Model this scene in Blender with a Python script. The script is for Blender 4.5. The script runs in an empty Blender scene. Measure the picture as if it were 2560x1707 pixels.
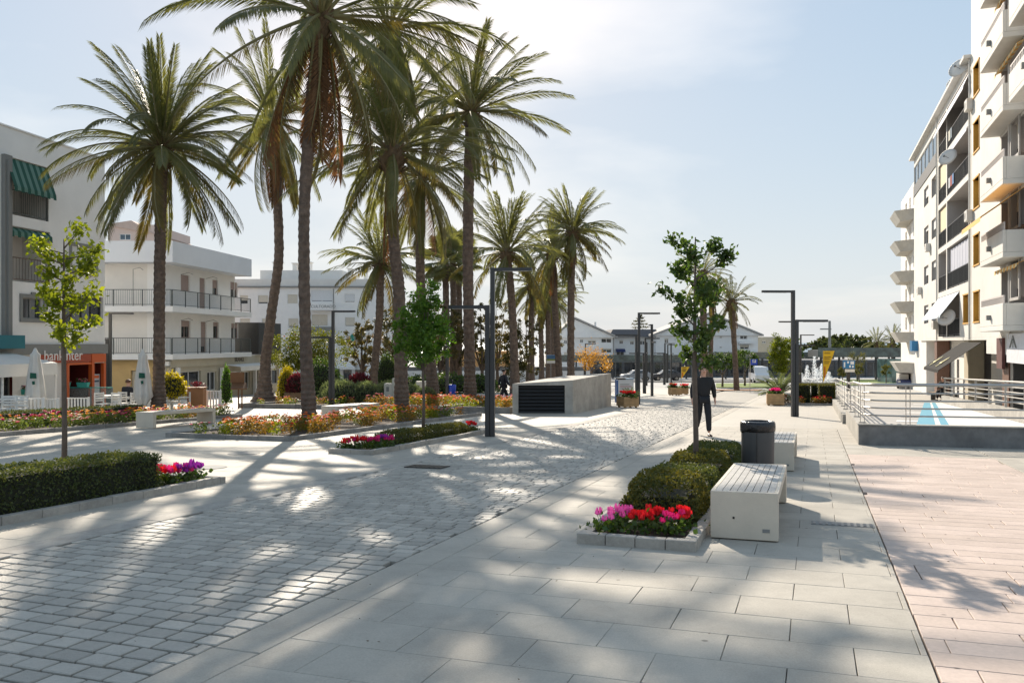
import bpy, math, random
import numpy as np
from mathutils import Vector, Matrix, Euler, noise

random.seed(11)
RNG = np.random.default_rng(5)
scene = bpy.context.scene
COL = scene.collection
R = math.radians

# ------------------------------------------------------------------ camera
FPX, CX, HY, EYE, SLOPE = 2100.0, 1280.0, 855.0, 1.68, 0.034
cam_d = bpy.data.cameras.new('camera')
cam_d.sensor_width = 36.0
cam_d.lens = FPX / 2560.0 * 36.0
cam_d.clip_end = 40000.0
cam_d.shift_y = 0.0006
cam = bpy.data.objects.new('camera', cam_d)
cam.location = (0, 0, EYE)
cam.rotation_euler = (R(90), 0, 0)
COL.objects.link(cam)
scene.camera = cam

# ------------------------------------------------------------------ sky and sun
SUN_AZ, SUN_EL = R(-9.1), R(28.5)
world = bpy.data.worlds.new('World')
scene.world = world
world.use_nodes = True
wn, wl = world.node_tree.nodes, world.node_tree.links
wn.clear()
w_out = wn.new('ShaderNodeOutputWorld')
w_bg = wn.new('ShaderNodeBackground')
w_sky = wn.new('ShaderNodeTexSky')
w_sky.sky_type = 'NISHITA'
w_sky.sun_disc = False
w_sky.sun_elevation = SUN_EL
w_sky.sun_rotation = SUN_AZ
w_sky.altitude = 50
w_sky.air_density = 1.0
w_sky.dust_density = 0.35
w_sky.ozone_density = 3.0
SKY_STRENGTH = 0.32
SKY_GAMMA = 0.22
w_bg.inputs['Strength'].default_value = SKY_STRENGTH
# thin high clouds: noise in the direction of view, flattened like a layer overhead
tc = wn.new('ShaderNodeTexCoord')
sep = wn.new('ShaderNodeSeparateXYZ')
wl.new(tc.outputs['Generated'], sep.inputs[0])
zc = wn.new('ShaderNodeMath'); zc.operation = 'MAXIMUM'; zc.inputs[1].default_value = 0.0
wl.new(sep.outputs['Z'], zc.inputs[0])
za = wn.new('ShaderNodeMath'); za.operation = 'ADD'; za.inputs[1].default_value = 0.16
wl.new(zc.outputs[0], za.inputs[0])
dx = wn.new('ShaderNodeMath'); dx.operation = 'DIVIDE'
dy = wn.new('ShaderNodeMath'); dy.operation = 'DIVIDE'
wl.new(sep.outputs['X'], dx.inputs[0]); wl.new(za.outputs[0], dx.inputs[1])
wl.new(sep.outputs['Y'], dy.inputs[0]); wl.new(za.outputs[0], dy.inputs[1])
cmb = wn.new('ShaderNodeCombineXYZ')
wl.new(dx.outputs[0], cmb.inputs[0]); wl.new(dy.outputs[0], cmb.inputs[1])
cn = wn.new('ShaderNodeTexNoise')
cn.inputs['Scale'].default_value = 0.62
cn.inputs['Detail'].default_value = 6.0
cn.inputs['Roughness'].default_value = 0.52
cn.inputs['Distortion'].default_value = 0.35
cmap = wn.new('ShaderNodeMapping'); cmap.inputs['Location'].default_value = (7.7, 2.6, 0.0)
wl.new(cmb.outputs[0], cmap.inputs[0]); wl.new(cmap.outputs[0], cn.inputs['Vector'])
cr = wn.new('ShaderNodeValToRGB')
cr.color_ramp.elements[0].position = 0.43; cr.color_ramp.elements[0].color = (0, 0, 0, 1)
cr.color_ramp.elements[1].position = 0.70; cr.color_ramp.elements[1].color = (1, 1, 1, 1)
wl.new(cn.outputs['Fac'], cr.inputs[0])
cm = wn.new('ShaderNodeMath'); cm.operation = 'MULTIPLY'; cm.inputs[1].default_value = 0.8
wl.new(cr.outputs[0], cm.inputs[0])
cl = wn.new('ShaderNodeMixRGB'); cl.blend_type = 'MIX'
# a thin cloud is lit by the sky behind it: brighten and whiten what is there
gain = wn.new('ShaderNodeMixRGB'); gain.blend_type = 'MULTIPLY'; gain.inputs[0].default_value = 1.0
gain.inputs[2].default_value = (1.3, 1.15, 1.0, 1)
addw = wn.new('ShaderNodeMixRGB'); addw.blend_type = 'ADD'; addw.inputs[0].default_value = 1.0
addw.inputs[2].default_value = (0.7, 0.62, 0.55, 1)
gm = wn.new('ShaderNodeGamma'); gm.inputs['Gamma'].default_value = SKY_GAMMA      # evens sky brightness so the unseen overhead and rear sky add fill
wl.new(w_sky.outputs[0], gm.inputs[0])
hs = wn.new('ShaderNodeHueSaturation'); hs.inputs['Saturation'].default_value = 2.5
wl.new(gm.outputs[0], hs.inputs['Color'])
wl.new(hs.outputs[0], gain.inputs[1]); wl.new(gain.outputs[0], addw.inputs[1])
wl.new(cm.outputs[0], cl.inputs[0]); wl.new(hs.outputs[0], cl.inputs[1]); wl.new(addw.outputs[0], cl.inputs[2])
# pale haze low over the horizon
hz = wn.new('ShaderNodeMath'); hz.operation = 'MULTIPLY'; hz.inputs[1].default_value = -4.5
wl.new(zc.outputs[0], hz.inputs[0])
he = wn.new('ShaderNodeMath'); he.operation = 'EXPONENT'; wl.new(hz.outputs[0], he.inputs[0])
hf = wn.new('ShaderNodeMath'); hf.operation = 'MULTIPLY'; hf.inputs[1].default_value = 0.85; wl.new(he.outputs[0], hf.inputs[0])
hm = wn.new('ShaderNodeMixRGB'); hm.inputs[2].default_value = (1.16, 1.31, 1.48, 1)
wl.new(hf.outputs[0], hm.inputs[0]); wl.new(cl.outputs[0], hm.inputs[1])
wb = wn.new('ShaderNodeMixRGB'); wb.blend_type = 'MULTIPLY'; wb.inputs[0].default_value = 1.0; wb.inputs[2].default_value = (1.05, 1.0, 0.955, 1)
wl.new(hm.outputs[0], wb.inputs[1]); wl.new(wb.outputs[0], w_bg.inputs['Color'])
wl.new(w_bg.outputs[0], w_out.inputs['Surface'])

sun_dir = Vector((math.sin(SUN_AZ) * math.cos(SUN_EL), math.cos(SUN_AZ) * math.cos(SUN_EL), math.sin(SUN_EL)))
sun_d = bpy.data.lights.new('sun', 'SUN')
sun_d.energy = 4.2
sun_d.angle = R(0.55)
sun_d.color = (1.0, 0.89, 0.74)
sun = bpy.data.objects.new('sun', sun_d)
sun.rotation_euler = sun_dir.to_track_quat('Z', 'Y').to_euler()
sun.location = (0, 0, 40)
COL.objects.link(sun)

vs = scene.view_settings
vs.view_transform = 'Standard'
vs.look = 'None'
vs.gamma = 1.0
vs.use_curve_mapping = False
vs.exposure = 0.84
scene.render.engine = 'CYCLES'
scene.cycles.max_bounces = 6
scene.cycles.diffuse_bounces = 3
scene.cycles.glossy_bounces = 3
scene.cycles.transmission_bounces = 4
scene.cycles.transparent_max_bounces = 6
scene.cycles.sample_clamp_indirect = 6.0

# ------------------------------------------------------------------ terrain and frames
def gz(y):
    if y <= 70: return -SLOPE * y
    d = min(y - 70, 90.0)
    return -SLOPE * 70 - SLOPE * d + SLOPE * d * d / 180.0
def G(px, py):
    """where the sight line through this point of the photograph meets the plaza (metres)"""
    t = EYE * FPX / (py - HY - SLOPE * FPX)
    return Vector(((px - CX) / FPX * t, t, -SLOPE * t))
def XD(px, d): return (px - CX) / FPX * d
def ZD(py, d): return EYE - (py - HY) / FPX * d
AX = Vector((0.33757, 0.94130, 0)); NX = Vector((0.94130, -0.33757, 0))      # along and across the road
RZ = -math.atan2(AX.x, AX.y)
def RS(r, s, z=0.0):
    p = AX * s + NX * r
    return Vector((p.x, p.y, gz(p.y) + z))
def toRS(p): return (p[0] * NX.x + p[1] * NX.y, p[0] * AX.x + p[1] * AX.y)

# ------------------------------------------------------------------ mesh helpers
ORG = {}
def _register(o, org): ORG[o.name] = Vector(org)
def org(o): return ORG.get(o.name, Vector((0, 0, 0)))

class MB:
    """collects faces; one MB becomes one mesh object"""
    def __init__(s): s.v = []; s.f = []; s.m = []; s.mi = 0
    def add(s, vs_, fs):
        b = len(s.v); s.v += [tuple(p) for p in vs_]
        for f in fs: s.f.append(tuple(i + b for i in f)); s.m.append(s.mi)
        return s
    def hexa(s, p):
        return s.add(p, [(0, 3, 2, 1), (4, 5, 6, 7), (0, 1, 5, 4), (1, 2, 6, 5), (2, 3, 7, 6), (3, 0, 4, 7)])
    def box(s, x0, x1, y0, y1, z0, z1):
        return s.hexa([(x0, y0, z0), (x1, y0, z0), (x1, y1, z0), (x0, y1, z0), (x0, y0, z1), (x1, y0, z1), (x1, y1, z1), (x0, y1, z1)])
    def cbox(s, c, d): return s.box(c[0] - d[0] / 2, c[0] + d[0] / 2, c[1] - d[1] / 2, c[1] + d[1] / 2, c[2] - d[2] / 2, c[2] + d[2] / 2)
    def rs(s, r0, r1, s0, s1, z0, z1):
        q = [(r0, s0), (r1, s0), (r1, s1), (r0, s1)]
        return s.hexa([RS(a, b, z0) for a, b in q] + [RS(a, b, z1) for a, b in q])
    def quad(s, a, b, c, d): return s.add([a, b, c, d], [(0, 1, 2, 3)])
    def tube(s, pts, rad, n=8, cap=True, up=None):
        pts = [Vector(p) for p in pts]
        if not hasattr(rad, '__len__'): rad = [rad] * len(pts)
        vs_, fs = [], []
        ref = Vector(up) if up else None
        for i, p in enumerate(pts):
            t = (pts[min(i + 1, len(pts) - 1)] - pts[max(i - 1, 0)]).normalized()
            if ref is None: ref = Vector((0, 0, 1)) if abs(t.z) < 0.9 else Vector((1, 0, 0))
            u = t.cross(ref).normalized(); w = u.cross(t).normalized(); ref = w
            for k in range(n):
                a = 2 * math.pi * k / n
                vs_.append(p + (u * math.cos(a) + w * math.sin(a)) * rad[i])
        for i in range(len(pts) - 1):
            for k in range(n):
                a, b = i * n + k, i * n + (k + 1) % n
                fs.append((a, b, b + n, a + n))
        if cap:
            fs.append(tuple(range(n - 1, -1, -1))); fs.append(tuple(range((len(pts) - 1) * n, len(pts) * n)))
        return s.add(vs_, fs)
    def lathe(s, prof, n=16, c=(0, 0, 0), sx=1.0, sy=1.0):
        vs_, fs = [], []
        for (r, z) in prof:
            for k in range(n):
                a = 2 * math.pi * k / n
                vs_.append((c[0] + r * sx * math.cos(a), c[1] + r * sy * math.sin(a), c[2] + z))
        for i in range(len(prof) - 1):
            for k in range(n):
                a, b = i * n + k, i * n + (k + 1) % n
                fs.append((a, b, b + n, a + n))
        fs.append(tuple(range(n - 1, -1, -1))); fs.append(tuple(range((len(prof) - 1) * n, len(prof) * n)))
        return s.add(vs_, fs)
    def prism(s, poly, z0, z1, poly2=None):
        n = len(poly); poly2 = poly2 or poly
        vs_ = [(p[0], p[1], z0 if len(p) < 3 else p[2] + z0) for p in poly] + [(p[0], p[1], z1 if len(p) < 3 else p[2] + z1) for p in poly2]
        fs = [tuple(range(n - 1, -1, -1)), tuple(range(n, 2 * n))] + [(i, (i + 1) % n, (i + 1) % n + n, i + n) for i in range(n)]
        return s.add(vs_, fs)
    def mesh(s, name, mats, off=(0, 0, 0), smooth=False):
        me = bpy.data.meshes.new(name)
        o = Vector(off)
        me.from_pydata([(p[0] - o.x, p[1] - o.y, p[2] - o.z) for p in s.v], [], s.f)
        for m in (mats if isinstance(mats, (list, tuple)) else [mats]): me.materials.append(m)
        if isinstance(mats, (list, tuple)) and len(mats) > 1: me.polygons.foreach_set('material_index', s.m)
        if smooth: me.polygons.foreach_set('use_smooth', [True] * len(me.polygons))
        me.update()
        return me
    def build(s, name, mats, parent=None, local=False, smooth=False, bevel=0, loc=None):
        """faces are in world space (local=False) or in the parent's own space (local=True)"""
        base = Vector((0, 0, 0))
        if not local:
            base = org(parent) if parent else (Vector(loc) if loc is not None else Vector((0, 0, 0)))
        o = bpy.data.objects.new(name, s.mesh(name, mats, base, smooth))
        COL.objects.link(o)
        if parent: o.parent = parent
        elif loc is not None: o.location = loc
        _register(o, base if not local else (org(parent) if parent else (loc or (0, 0, 0))))
        if bevel:
            b = o.modifiers.new('bevel', 'BEVEL'); b.width = bevel; b.segments = 2; b.limit_method = 'ANGLE'
        return o

def tag(o, label=None, cat=None, group=None, kind=None):
    if label: o['label'] = label
    if cat: o['category'] = cat
    if group: o['group'] = group
    if kind: o['kind'] = kind
    return o
def thing(name, label, cat, loc=(0, 0, 0), rz=0.0, group=None, kind=None):
    o = bpy.data.objects.new(name, None); COL.objects.link(o)
    o.location = loc; o.rotation_euler = (0, 0, rz); o.empty_display_size = 0.3
    _register(o, loc)
    return tag(o, label, cat, group, kind)
def put(name, me, parent=None, loc=(0, 0, 0), rot=(0, 0, 0), scale=(1, 1, 1)):
    o = bpy.data.objects.new(name, me); COL.objects.link(o)
    if parent: o.parent = parent
    o.location = loc; o.rotation_euler = rot; o.scale = scale
    return o
def children(o): return [c for c in COL.objects if c.parent == o]
CH = {}
def copy_tree(o, parent=None, loc=None, rz=None, label=None, kids=None):
    c = o.copy(); COL.objects.link(c)
    c.parent = parent
    if loc is not None: c.location = loc
    if rz is not None: c.rotation_euler[2] = rz
    if label: c['label'] = label
    for k in (list(o.children)): copy_tree(k, c)
    return c

def leaf_mesh(name, pts, mats, size, aspect=0.45, dirs=None, jit=1.0, fold=0.0, midx=None):
    """many small leaves: pts (n,3), each a four-point blade; one mesh"""
    n = len(pts)
    if n == 0: pts = np.zeros((1, 3)); n = 1
    pts = np.asarray(pts, float)
    d = RNG.normal(size=(n, 3)) * jit
    if dirs is not None: d = d * 0.6 + np.asarray(dirs)
    d /= np.linalg.norm(d, axis=1)[:, None] + 1e-9
    e = RNG.normal(size=(n, 3)); e -= (e * d).sum(1)[:, None] * d
    e /= np.linalg.norm(e, axis=1)[:, None] + 1e-9
    nn = np.cross(d, e)
    sz = (np.asarray(size) * RNG.uniform(0.65, 1.25, n))[:, None]
    a = pts - d * sz * 0.5
    b = pts + e * sz * aspect * 0.5 + nn * sz * fold
    c = pts + d * sz * 0.5
    f = pts - e * sz * aspect * 0.5 + nn * sz * fold
    V = np.stack([a, b, c, f], 1).reshape(-1, 3).astype(np.float32)
    me = bpy.data.meshes.new(name)
    me.vertices.add(4 * n); me.vertices.foreach_set('co', V.ravel())
    me.loops.add(4 * n); me.loops.foreach_set('vertex_index', np.arange(4 * n, dtype=np.int32))
    me.polygons.add(n); me.polygons.foreach_set('loop_start', np.arange(0, 4 * n, 4, dtype=np.int32))
    for m in (mats if isinstance(mats, (list, tuple)) else [mats]): me.materials.append(m)
    if midx is not None: me.polygons.foreach_set('material_index', np.asarray(midx, dtype=np.int32))
    me.update(); me.validate()
    return me
def ell_pts(n, c, rad, shell=0.5):
    d = RNG.normal(size=(n, 3)); d /= np.linalg.norm(d, axis=1)[:, None]
    r = RNG.uniform(shell, 1.0, n) ** 0.6
    return np.asarray(c) + d * r[:, None] * np.asarray(rad)

# ------------------------------------------------------------------ materials
MATS = {}
def mat(name, col, rough=0.7, var=0.12, vscale=4.0, bump=0.0, bscale=30.0, metal=0.0, spec=0.5, isl=0.0, obj=0.0,
        col2=None, stain=0.0, sscale=0.6, speck=0.0, coords='Object', detail=5.0):
    if name in MATS: return MATS[name]
    m = bpy.data.materials.new(name); m.use_nodes = True
    nt = m.node_tree; N = nt.nodes; L = nt.links
    p = N['Principled BSDF']
    p.inputs['Roughness'].default_value = rough; p.inputs['Metallic'].default_value = metal
    p.inputs['Specular IOR Level'].default_value = spec
    class _T: pass
    t = _T()
    if coords == 'World': t.outputs = {'World': N.new('ShaderNodeNewGeometry').outputs['Position']}
    else: t.outputs = N.new('ShaderNodeTexCoord').outputs
    def val(src, lo, hi):
        r = N.new('ShaderNodeMapRange'); r.inputs[1].default_value = 0; r.inputs[2].default_value = 1
        r.inputs[3].default_value = lo; r.inputs[4].default_value = hi; L.new(src, r.inputs[0]); return r.outputs[0]
    nz = N.new('ShaderNodeTexNoise'); nz.inputs['Scale'].default_value = vscale; nz.inputs['Detail'].default_value = detail
    nz.inputs['Roughness'].default_value = 0.62
    L.new(t.outputs[coords], nz.inputs['Vector'])
    fac = val(nz.outputs['Fac'], 1 - 2 * var, 1 + 2 * var)
    def mulv(a, b):
        q = N.new('ShaderNodeMath'); q.operation = 'MULTIPLY'; L.new(a, q.inputs[0]); L.new(b, q.inputs[1]); return q.outputs[0]
    rnd = None
    if isl or obj:
        g = N.new('ShaderNodeNewGeometry'); oi = N.new('ShaderNodeObjectInfo')
        ad = N.new('ShaderNodeMath'); ad.operation = 'ADD'; L.new(g.outputs['Random Per Island'], ad.inputs[0]); L.new(oi.outputs['Random'], ad.inputs[1])
        fr = N.new('ShaderNodeMath'); fr.operation = 'FRACT'; L.new(ad.outputs[0], fr.inputs[0]); rnd = fr.outputs[0]
        k = isl or obj
        fac = mulv(fac, val(rnd, 1 - k, 1 + k))
    if stain:
        s2 = N.new('ShaderNodeTexNoise'); s2.inputs['Scale'].default_value = sscale; s2.inputs['Detail'].default_value = 7; s2.inputs['Roughness'].default_value = 0.7
        L.new(t.outputs[coords], s2.inputs['Vector'])
        rp = N.new('ShaderNodeValToRGB'); rp.color_ramp.elements[0].position = 0.38; rp.color_ramp.elements[1].position = 0.6
        a = 1 - stain; rp.color_ramp.elements[0].color = (a, a, a, 1); rp.color_ramp.elements[1].color = (1, 1, 1, 1)
        L.new(s2.outputs['Fac'], rp.inputs[0]); fac = mulv(fac, rp.outputs[0])
    if speck:
        v = N.new('ShaderNodeTexVoronoi'); v.inputs['Scale'].default_value = 2.6; L.new(t.outputs[coords], v.inputs['Vector'])
        rp = N.new('ShaderNodeValToRGB'); rp.color_ramp.interpolation = 'LINEAR'
        rp.color_ramp.elements[0].position = 0.035; rp.color_ramp.elements[1].position = 0.065
        a = 1 - speck; rp.color_ramp.elements[0].color = (a, a, a, 1); rp.color_ramp.elements[1].color = (1, 1, 1, 1)
        L.new(v.outputs['Distance'], rp.inputs[0]); fac = mulv(fac, rp.outputs[0])
    base = N.new('ShaderNodeMixRGB'); base.blend_type = 'MIX'
    base.inputs[1].default_value = (*col, 1); base.inputs[2].default_value = (*(col2 or col), 1)
    if rnd is not None: L.new(rnd, base.inputs[0])
    else: L.new(nz.outputs['Fac'], base.inputs[0])
    mu = N.new('ShaderNodeMixRGB'); mu.blend_type = 'MULTIPLY'; mu.inputs[0].default_value = 1.0
    L.new(base.outputs[0], mu.inputs[1]); L.new(fac, mu.inputs[2])
    L.new(mu.outputs[0], p.inputs['Base Color'])
    if bump:
        b = N.new('ShaderNodeTexNoise'); b.inputs['Scale'].default_value = bscale; b.inputs['Detail'].default_value = 4
        L.new(t.outputs[coords], b.inputs['Vector'])
        bp = N.new('ShaderNodeBump'); bp.inputs['Strength'].default_value = bump; bp.inputs['Distance'].default_value = 0.02
        L.new(b.outputs['Fac'], bp.inputs['Height']); L.new(bp.outputs[0], p.inputs['Normal'])
    MATS[name] = m
    return m
def leafmat(name, c1, c2, trans=0.45, tcol=None, rough=0.5, isl=0.3):
    if name in MATS: return MATS[name]
    m = bpy.data.materials.new(name); m.use_nodes = True
    N = m.node_tree.nodes; L = m.node_tree.links
    p = N['Principled BSDF']; out = N['Material Output']
    p.inputs['Roughness'].default_value = rough; p.inputs['Specular IOR Level'].default_value = 0.35
    g = N.new('ShaderNodeNewGeometry'); oi = N.new('ShaderNodeObjectInfo')
    ad = N.new('ShaderNodeMath'); ad.operation = 'ADD'; L.new(g.outputs['Random Per Island'], ad.inputs[0]); L.new(oi.outputs['Random'], ad.inputs[1])
    fr = N.new('ShaderNodeMath'); fr.operation = 'FRACT'; L.new(ad.outputs[0], fr.inputs[0])
    mx = N.new('ShaderNodeMixRGB'); mx.inputs[1].default_value = (*c1, 1); mx.inputs[2].default_value = (*c2, 1); L.new(fr.outputs[0], mx.inputs[0])
    t = N.new('ShaderNodeTexCoord'); nz = N.new('ShaderNodeTexNoise'); nz.inputs['Scale'].default_value = 2.2
    L.new(t.outputs['Object'], nz.inputs['Vector'])
    mr = N.new('ShaderNodeMapRange'); mr.inputs[3].default_value = 1 - isl; mr.inputs[4].default_value = 1 + isl; L.new(nz.outputs['Fac'], mr.inputs[0])
    mu = N.new('ShaderNodeMixRGB'); mu.blend_type = 'MULTIPLY'; mu.inputs[0].default_value = 1; L.new(mx.outputs[0], mu.inputs[1]); L.new(mr.outputs[0], mu.inputs[2])
    L.new(mu.outputs[0], p.inputs['Base Color'])
    tr = N.new('ShaderNodeBsdfTranslucent')
    tm = N.new('ShaderNodeMixRGB'); tm.blend_type = 'MULTIPLY'; tm.inputs[0].default_value = 1; L.new(mu.outputs[0], tm.inputs[1])
    tm.inputs[2].default_value = (*(tcol or (2.2, 2.0, 0.9)), 1); L.new(tm.outputs[0], tr.inputs['Color'])
    ms = N.new('ShaderNodeMixShader'); ms.inputs[0].default_value = trans
    L.new(p.outputs[0], ms.inputs[1]); L.new(tr.outputs[0], ms.inputs[2]); L.new(ms.outputs[0], out.inputs['Surface'])
    MATS[name] = m
    return m
def glassmat(name, col=(0.03, 0.035, 0.04), rough=0.06, spec=0.8):
    if name in MATS: return MATS[name]
    m = bpy.data.materials.new(name); m.use_nodes = True
    N = m.node_tree.nodes; L = m.node_tree.links; p = N['Principled BSDF']
    p.inputs['Roughness'].default_value = rough; p.inputs['Specular IOR Level'].default_value = spec
    t = N.new('ShaderNodeTexCoord'); nz = N.new('ShaderNodeTexNoise'); nz.inputs['Scale'].default_value = 1.3; L.new(t.outputs['Object'], nz.inputs['Vector'])
    cr_ = N.new('ShaderNodeValToRGB'); cr_.color_ramp.elements[0].position = .3; cr_.color_ramp.elements[1].position = .7
    cr_.color_ramp.elements[0].color = (col[0] * .5, col[1] * .5, col[2] * .5, 1); cr_.color_ramp.elements[1].color = (*[c * 1.6 for c in col], 1)
    L.new(nz.outputs['Fac'], cr_.inputs[0]); L.new(cr_.outputs[0], p.inputs['Base Color'])
    MATS[name] = m
    return m
def emis(name, col, s=1.0):
    if name in MATS: return MATS[name]
    m = bpy.data.materials.new(name); m.use_nodes = True
    p = m.node_tree.nodes['Principled BSDF']; p.inputs['Base Color'].default_value = (*col, 1)
    p.inputs['Emission Color'].default_value = (*col, 1); p.inputs['Emission Strength'].default_value = s
    MATS[name] = m
    return m

M_slab = mat('granite_slab', (0.43, 0.39, 0.33), 0.75, 0.13, 75, 0.2, 160, obj=0.05, stain=0.20, sscale=1.1, speck=0.55, coords='World')
M_slabw = mat('granite_slab_far', (0.44, 0.405, 0.35), 0.75, 0.08, 60, 0.1, 140, isl=0.05, stain=0.16, sscale=0.5, speck=0.4, coords='World')
M_joint = mat('paving_joint', (0.30, 0.275, 0.24), 0.95, 0.2, 20)
M_cobble = mat('granite_sett', (0.40, 0.368, 0.32), 0.6, 0.09, 30, 0.35, 60, isl=0.16, stain=0.12, sscale=1.2, coords='World')
M_sand = mat('sett_joint', (0.055, 0.05, 0.042), 0.98, 0.3, 14, 0.5, 40)
M_pink = mat('pink_limestone', (0.57, 0.45, 0.38), 0.7, 0.09, 30, 0.2, 120, obj=0.09, col2=(0.54, 0.43, 0.37), stain=0.16, sscale=1.6, speck=0.45, coords='World')
M_kerb = mat('kerb_granite', (0.40, 0.365, 0.32), 0.8, 0.12, 25, 0.3, 60, obj=0.08, stain=0.25, sscale=3.0, coords='World')
M_kerbd = mat('weathered_kerb', (0.27, 0.255, 0.235), 0.85, 0.15, 25, 0.35, 50, obj=0.12, stain=0.35, sscale=2.5, coords='World')
M_soil = mat('soil', (0.07, 0.05, 0.035), 0.98, 0.3, 25, 0.8, 40)
M_ground = mat('concrete_ground', (0.40, 0.39, 0.37), 0.85, 0.08, 0.6, 0.1, 30, stain=0.12, sscale=0.12)
M_white = mat('white_render', (0.80, 0.785, 0.76), 0.85, 0.02, 1.2, 0.08, 40, stain=0.06, sscale=0.5)
M_cream = mat('cream_render', (0.74, 0.71, 0.665), 0.85, 0.03, 1.0, 0.08, 40, stain=0.08, sscale=0.4)
M_conc = mat('concrete', (0.42, 0.395, 0.355), 0.85, 0.09, 5, 0.3, 30, stain=0.28, sscale=1.1)
M_concd = mat('dark_concrete', (0.20, 0.195, 0.19), 0.9, 0.15, 4, 0.3, 30, stain=0.3, sscale=2.2)
M_bench = mat('cast_stone', (0.62, 0.545, 0.445), 0.65, 0.03, 6, 0.1, 60, stain=0.08, sscale=2.0)
M_slat = mat('bench_slat', (0.44, 0.415, 0.38), 0.55, 0.1, 18, 0.15, 40, obj=0.06, stain=0.2, sscale=4, coords='World')
M_dark = mat('dark_metal', (0.035, 0.036, 0.038), 0.45, 0.08, 8, 0.05, 60)
M_blackp = mat('black_plastic', (0.012, 0.012, 0.013), 0.35, 0.1, 8)
M_steel = mat('stainless_steel', (0.42, 0.40, 0.375), 0.32, 0.04, 12, 0.03, 80, metal=0.9)
M_trunk = mat('palm_bark', (0.115, 0.082, 0.062), 0.95, 0.3, 6, 0.9, 14, stain=0.35, sscale=5, col2=(0.18, 0.13, 0.10))
M_boot = mat('palm_boots', (0.13, 0.085, 0.045), 0.9, 0.3, 8, 0.8, 20)
M_bark = mat('tree_bark', (0.12, 0.09, 0.07), 0.9, 0.2, 12, 0.5, 40)
M_palm = leafmat('palm_leaf', (0.098, 0.112, 0.055), (0.145, 0.142, 0.065), 0.44, (2.0, 1.9, 0.8), 0.42)
M_palmy = leafmat('old_palm_leaf', (0.10, 0.095, 0.032), (0.15, 0.12, 0.04), 0.38, (1.7, 1.5, 0.6), 0.5)
M_palmd = leafmat('dead_palm_leaf', (0.15, 0.085, 0.045), (0.20, 0.12, 0.06), 0.35, (1.6, 1.15, 0.7), 0.7)
M_rach = mat('palm_rachis', (0.17, 0.15, 0.06), 0.6, 0.15, 5)
M_lime = leafmat('lime_leaf', (0.09, 0.13, 0.015), (0.16, 0.20, 0.02), 0.55, (2.3, 2.0, 0.6))
M_green = leafmat('green_leaf', (0.055, 0.12, 0.018), (0.11, 0.18, 0.03), 0.45, (2.0, 2.2, 0.6))
M_dkgreen = leafmat('dark_leaf', (0.038, 0.075, 0.02), (0.07, 0.105, 0.028), 0.38, (2.0, 2.0, 0.7))
M_hedge = leafmat('hedge_leaf', (0.058, 0.085, 0.030), (0.10, 0.115, 0.042), 0.34, (1.8, 1.6, 0.6), 0.75)
M_hedgey = leafmat('hedge_leaf_gold', (0.060, 0.080, 0.022), (0.12, 0.12, 0.034), 0.36, (1.9, 1.5, 0.5), 0.75)
M_core = mat('hedge_core', (0.018, 0.020, 0.010), 0.95, 0.3, 12, 0.5, 30)
M_glass = glassmat('window_glass')
M_glassb = glassmat('blue_glass', (0.06, 0.10, 0.14))
M_frame = mat('grey_frame', (0.22, 0.22, 0.21), 0.8, 0.05, 6)
M_shut = mat('roller_shutter', (0.60, 0.55, 0.46), 0.7, 0.04, 3)
M_pinkshut = mat('brown_shutter', (0.36, 0.27, 0.24), 0.7, 0.05, 3)
# ------------------------------------------------------------------ ground, paving, road
def project(p):
    return (CX + FPX * p.x / p.y, HY + FPX * (EYE - p.z) / p.y) if p.y > 0.3 else (-9e9, 9e9)
def in_frame(p, m=60):
    a, b = project(p); return -m < a < 2560 + m and b < 1707 + m

mb = MB()
ys = [-60, -10, 0, 10, 20, 30, 40, 50, 60, 70] + list(range(78, 162, 6)) + [180, 230, 300, 420]
xs = [-420, -120, -40, -10, 10, 40, 120, 420]
for j, y in enumerate(ys):
    for x in xs: mb.v.append((x, y, gz(y) - 0.06))
for j in range(len(ys) - 1):
    for i in range(len(xs) - 1):
        a = j * len(xs) + i; mb.f.append((a, a + 1, a + 1 + len(xs), a + len(xs))); mb.m.append(0)
ground = tag(mb.build('ground', M_ground), 'pale concrete ground of the plaza reaching far behind', kind='structure')
mb = MB(); mb.quad((-9000, 600, -30), (9000, 600, -30), (30000, 30000, -30), (-30000, 30000, -30))
tag(mb.build('sea', mat('sea_water', (0.10, 0.17, 0.24), 0.25, 0.1, 0.01)), 'blue grey sea along the horizon', kind='structure')
mb = MB(); mb.quad((-900, 420, gz(420) - .06), (900, 420, gz(420) - .06), (900, 600, -30), (-900, 600, -30))
tag(mb.build('hillside', mat('far_scrub', (0.12, 0.13, 0.08), 0.95, 0.3, 0.05)), 'scrubby slope falling to the sea', kind='structure')

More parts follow.
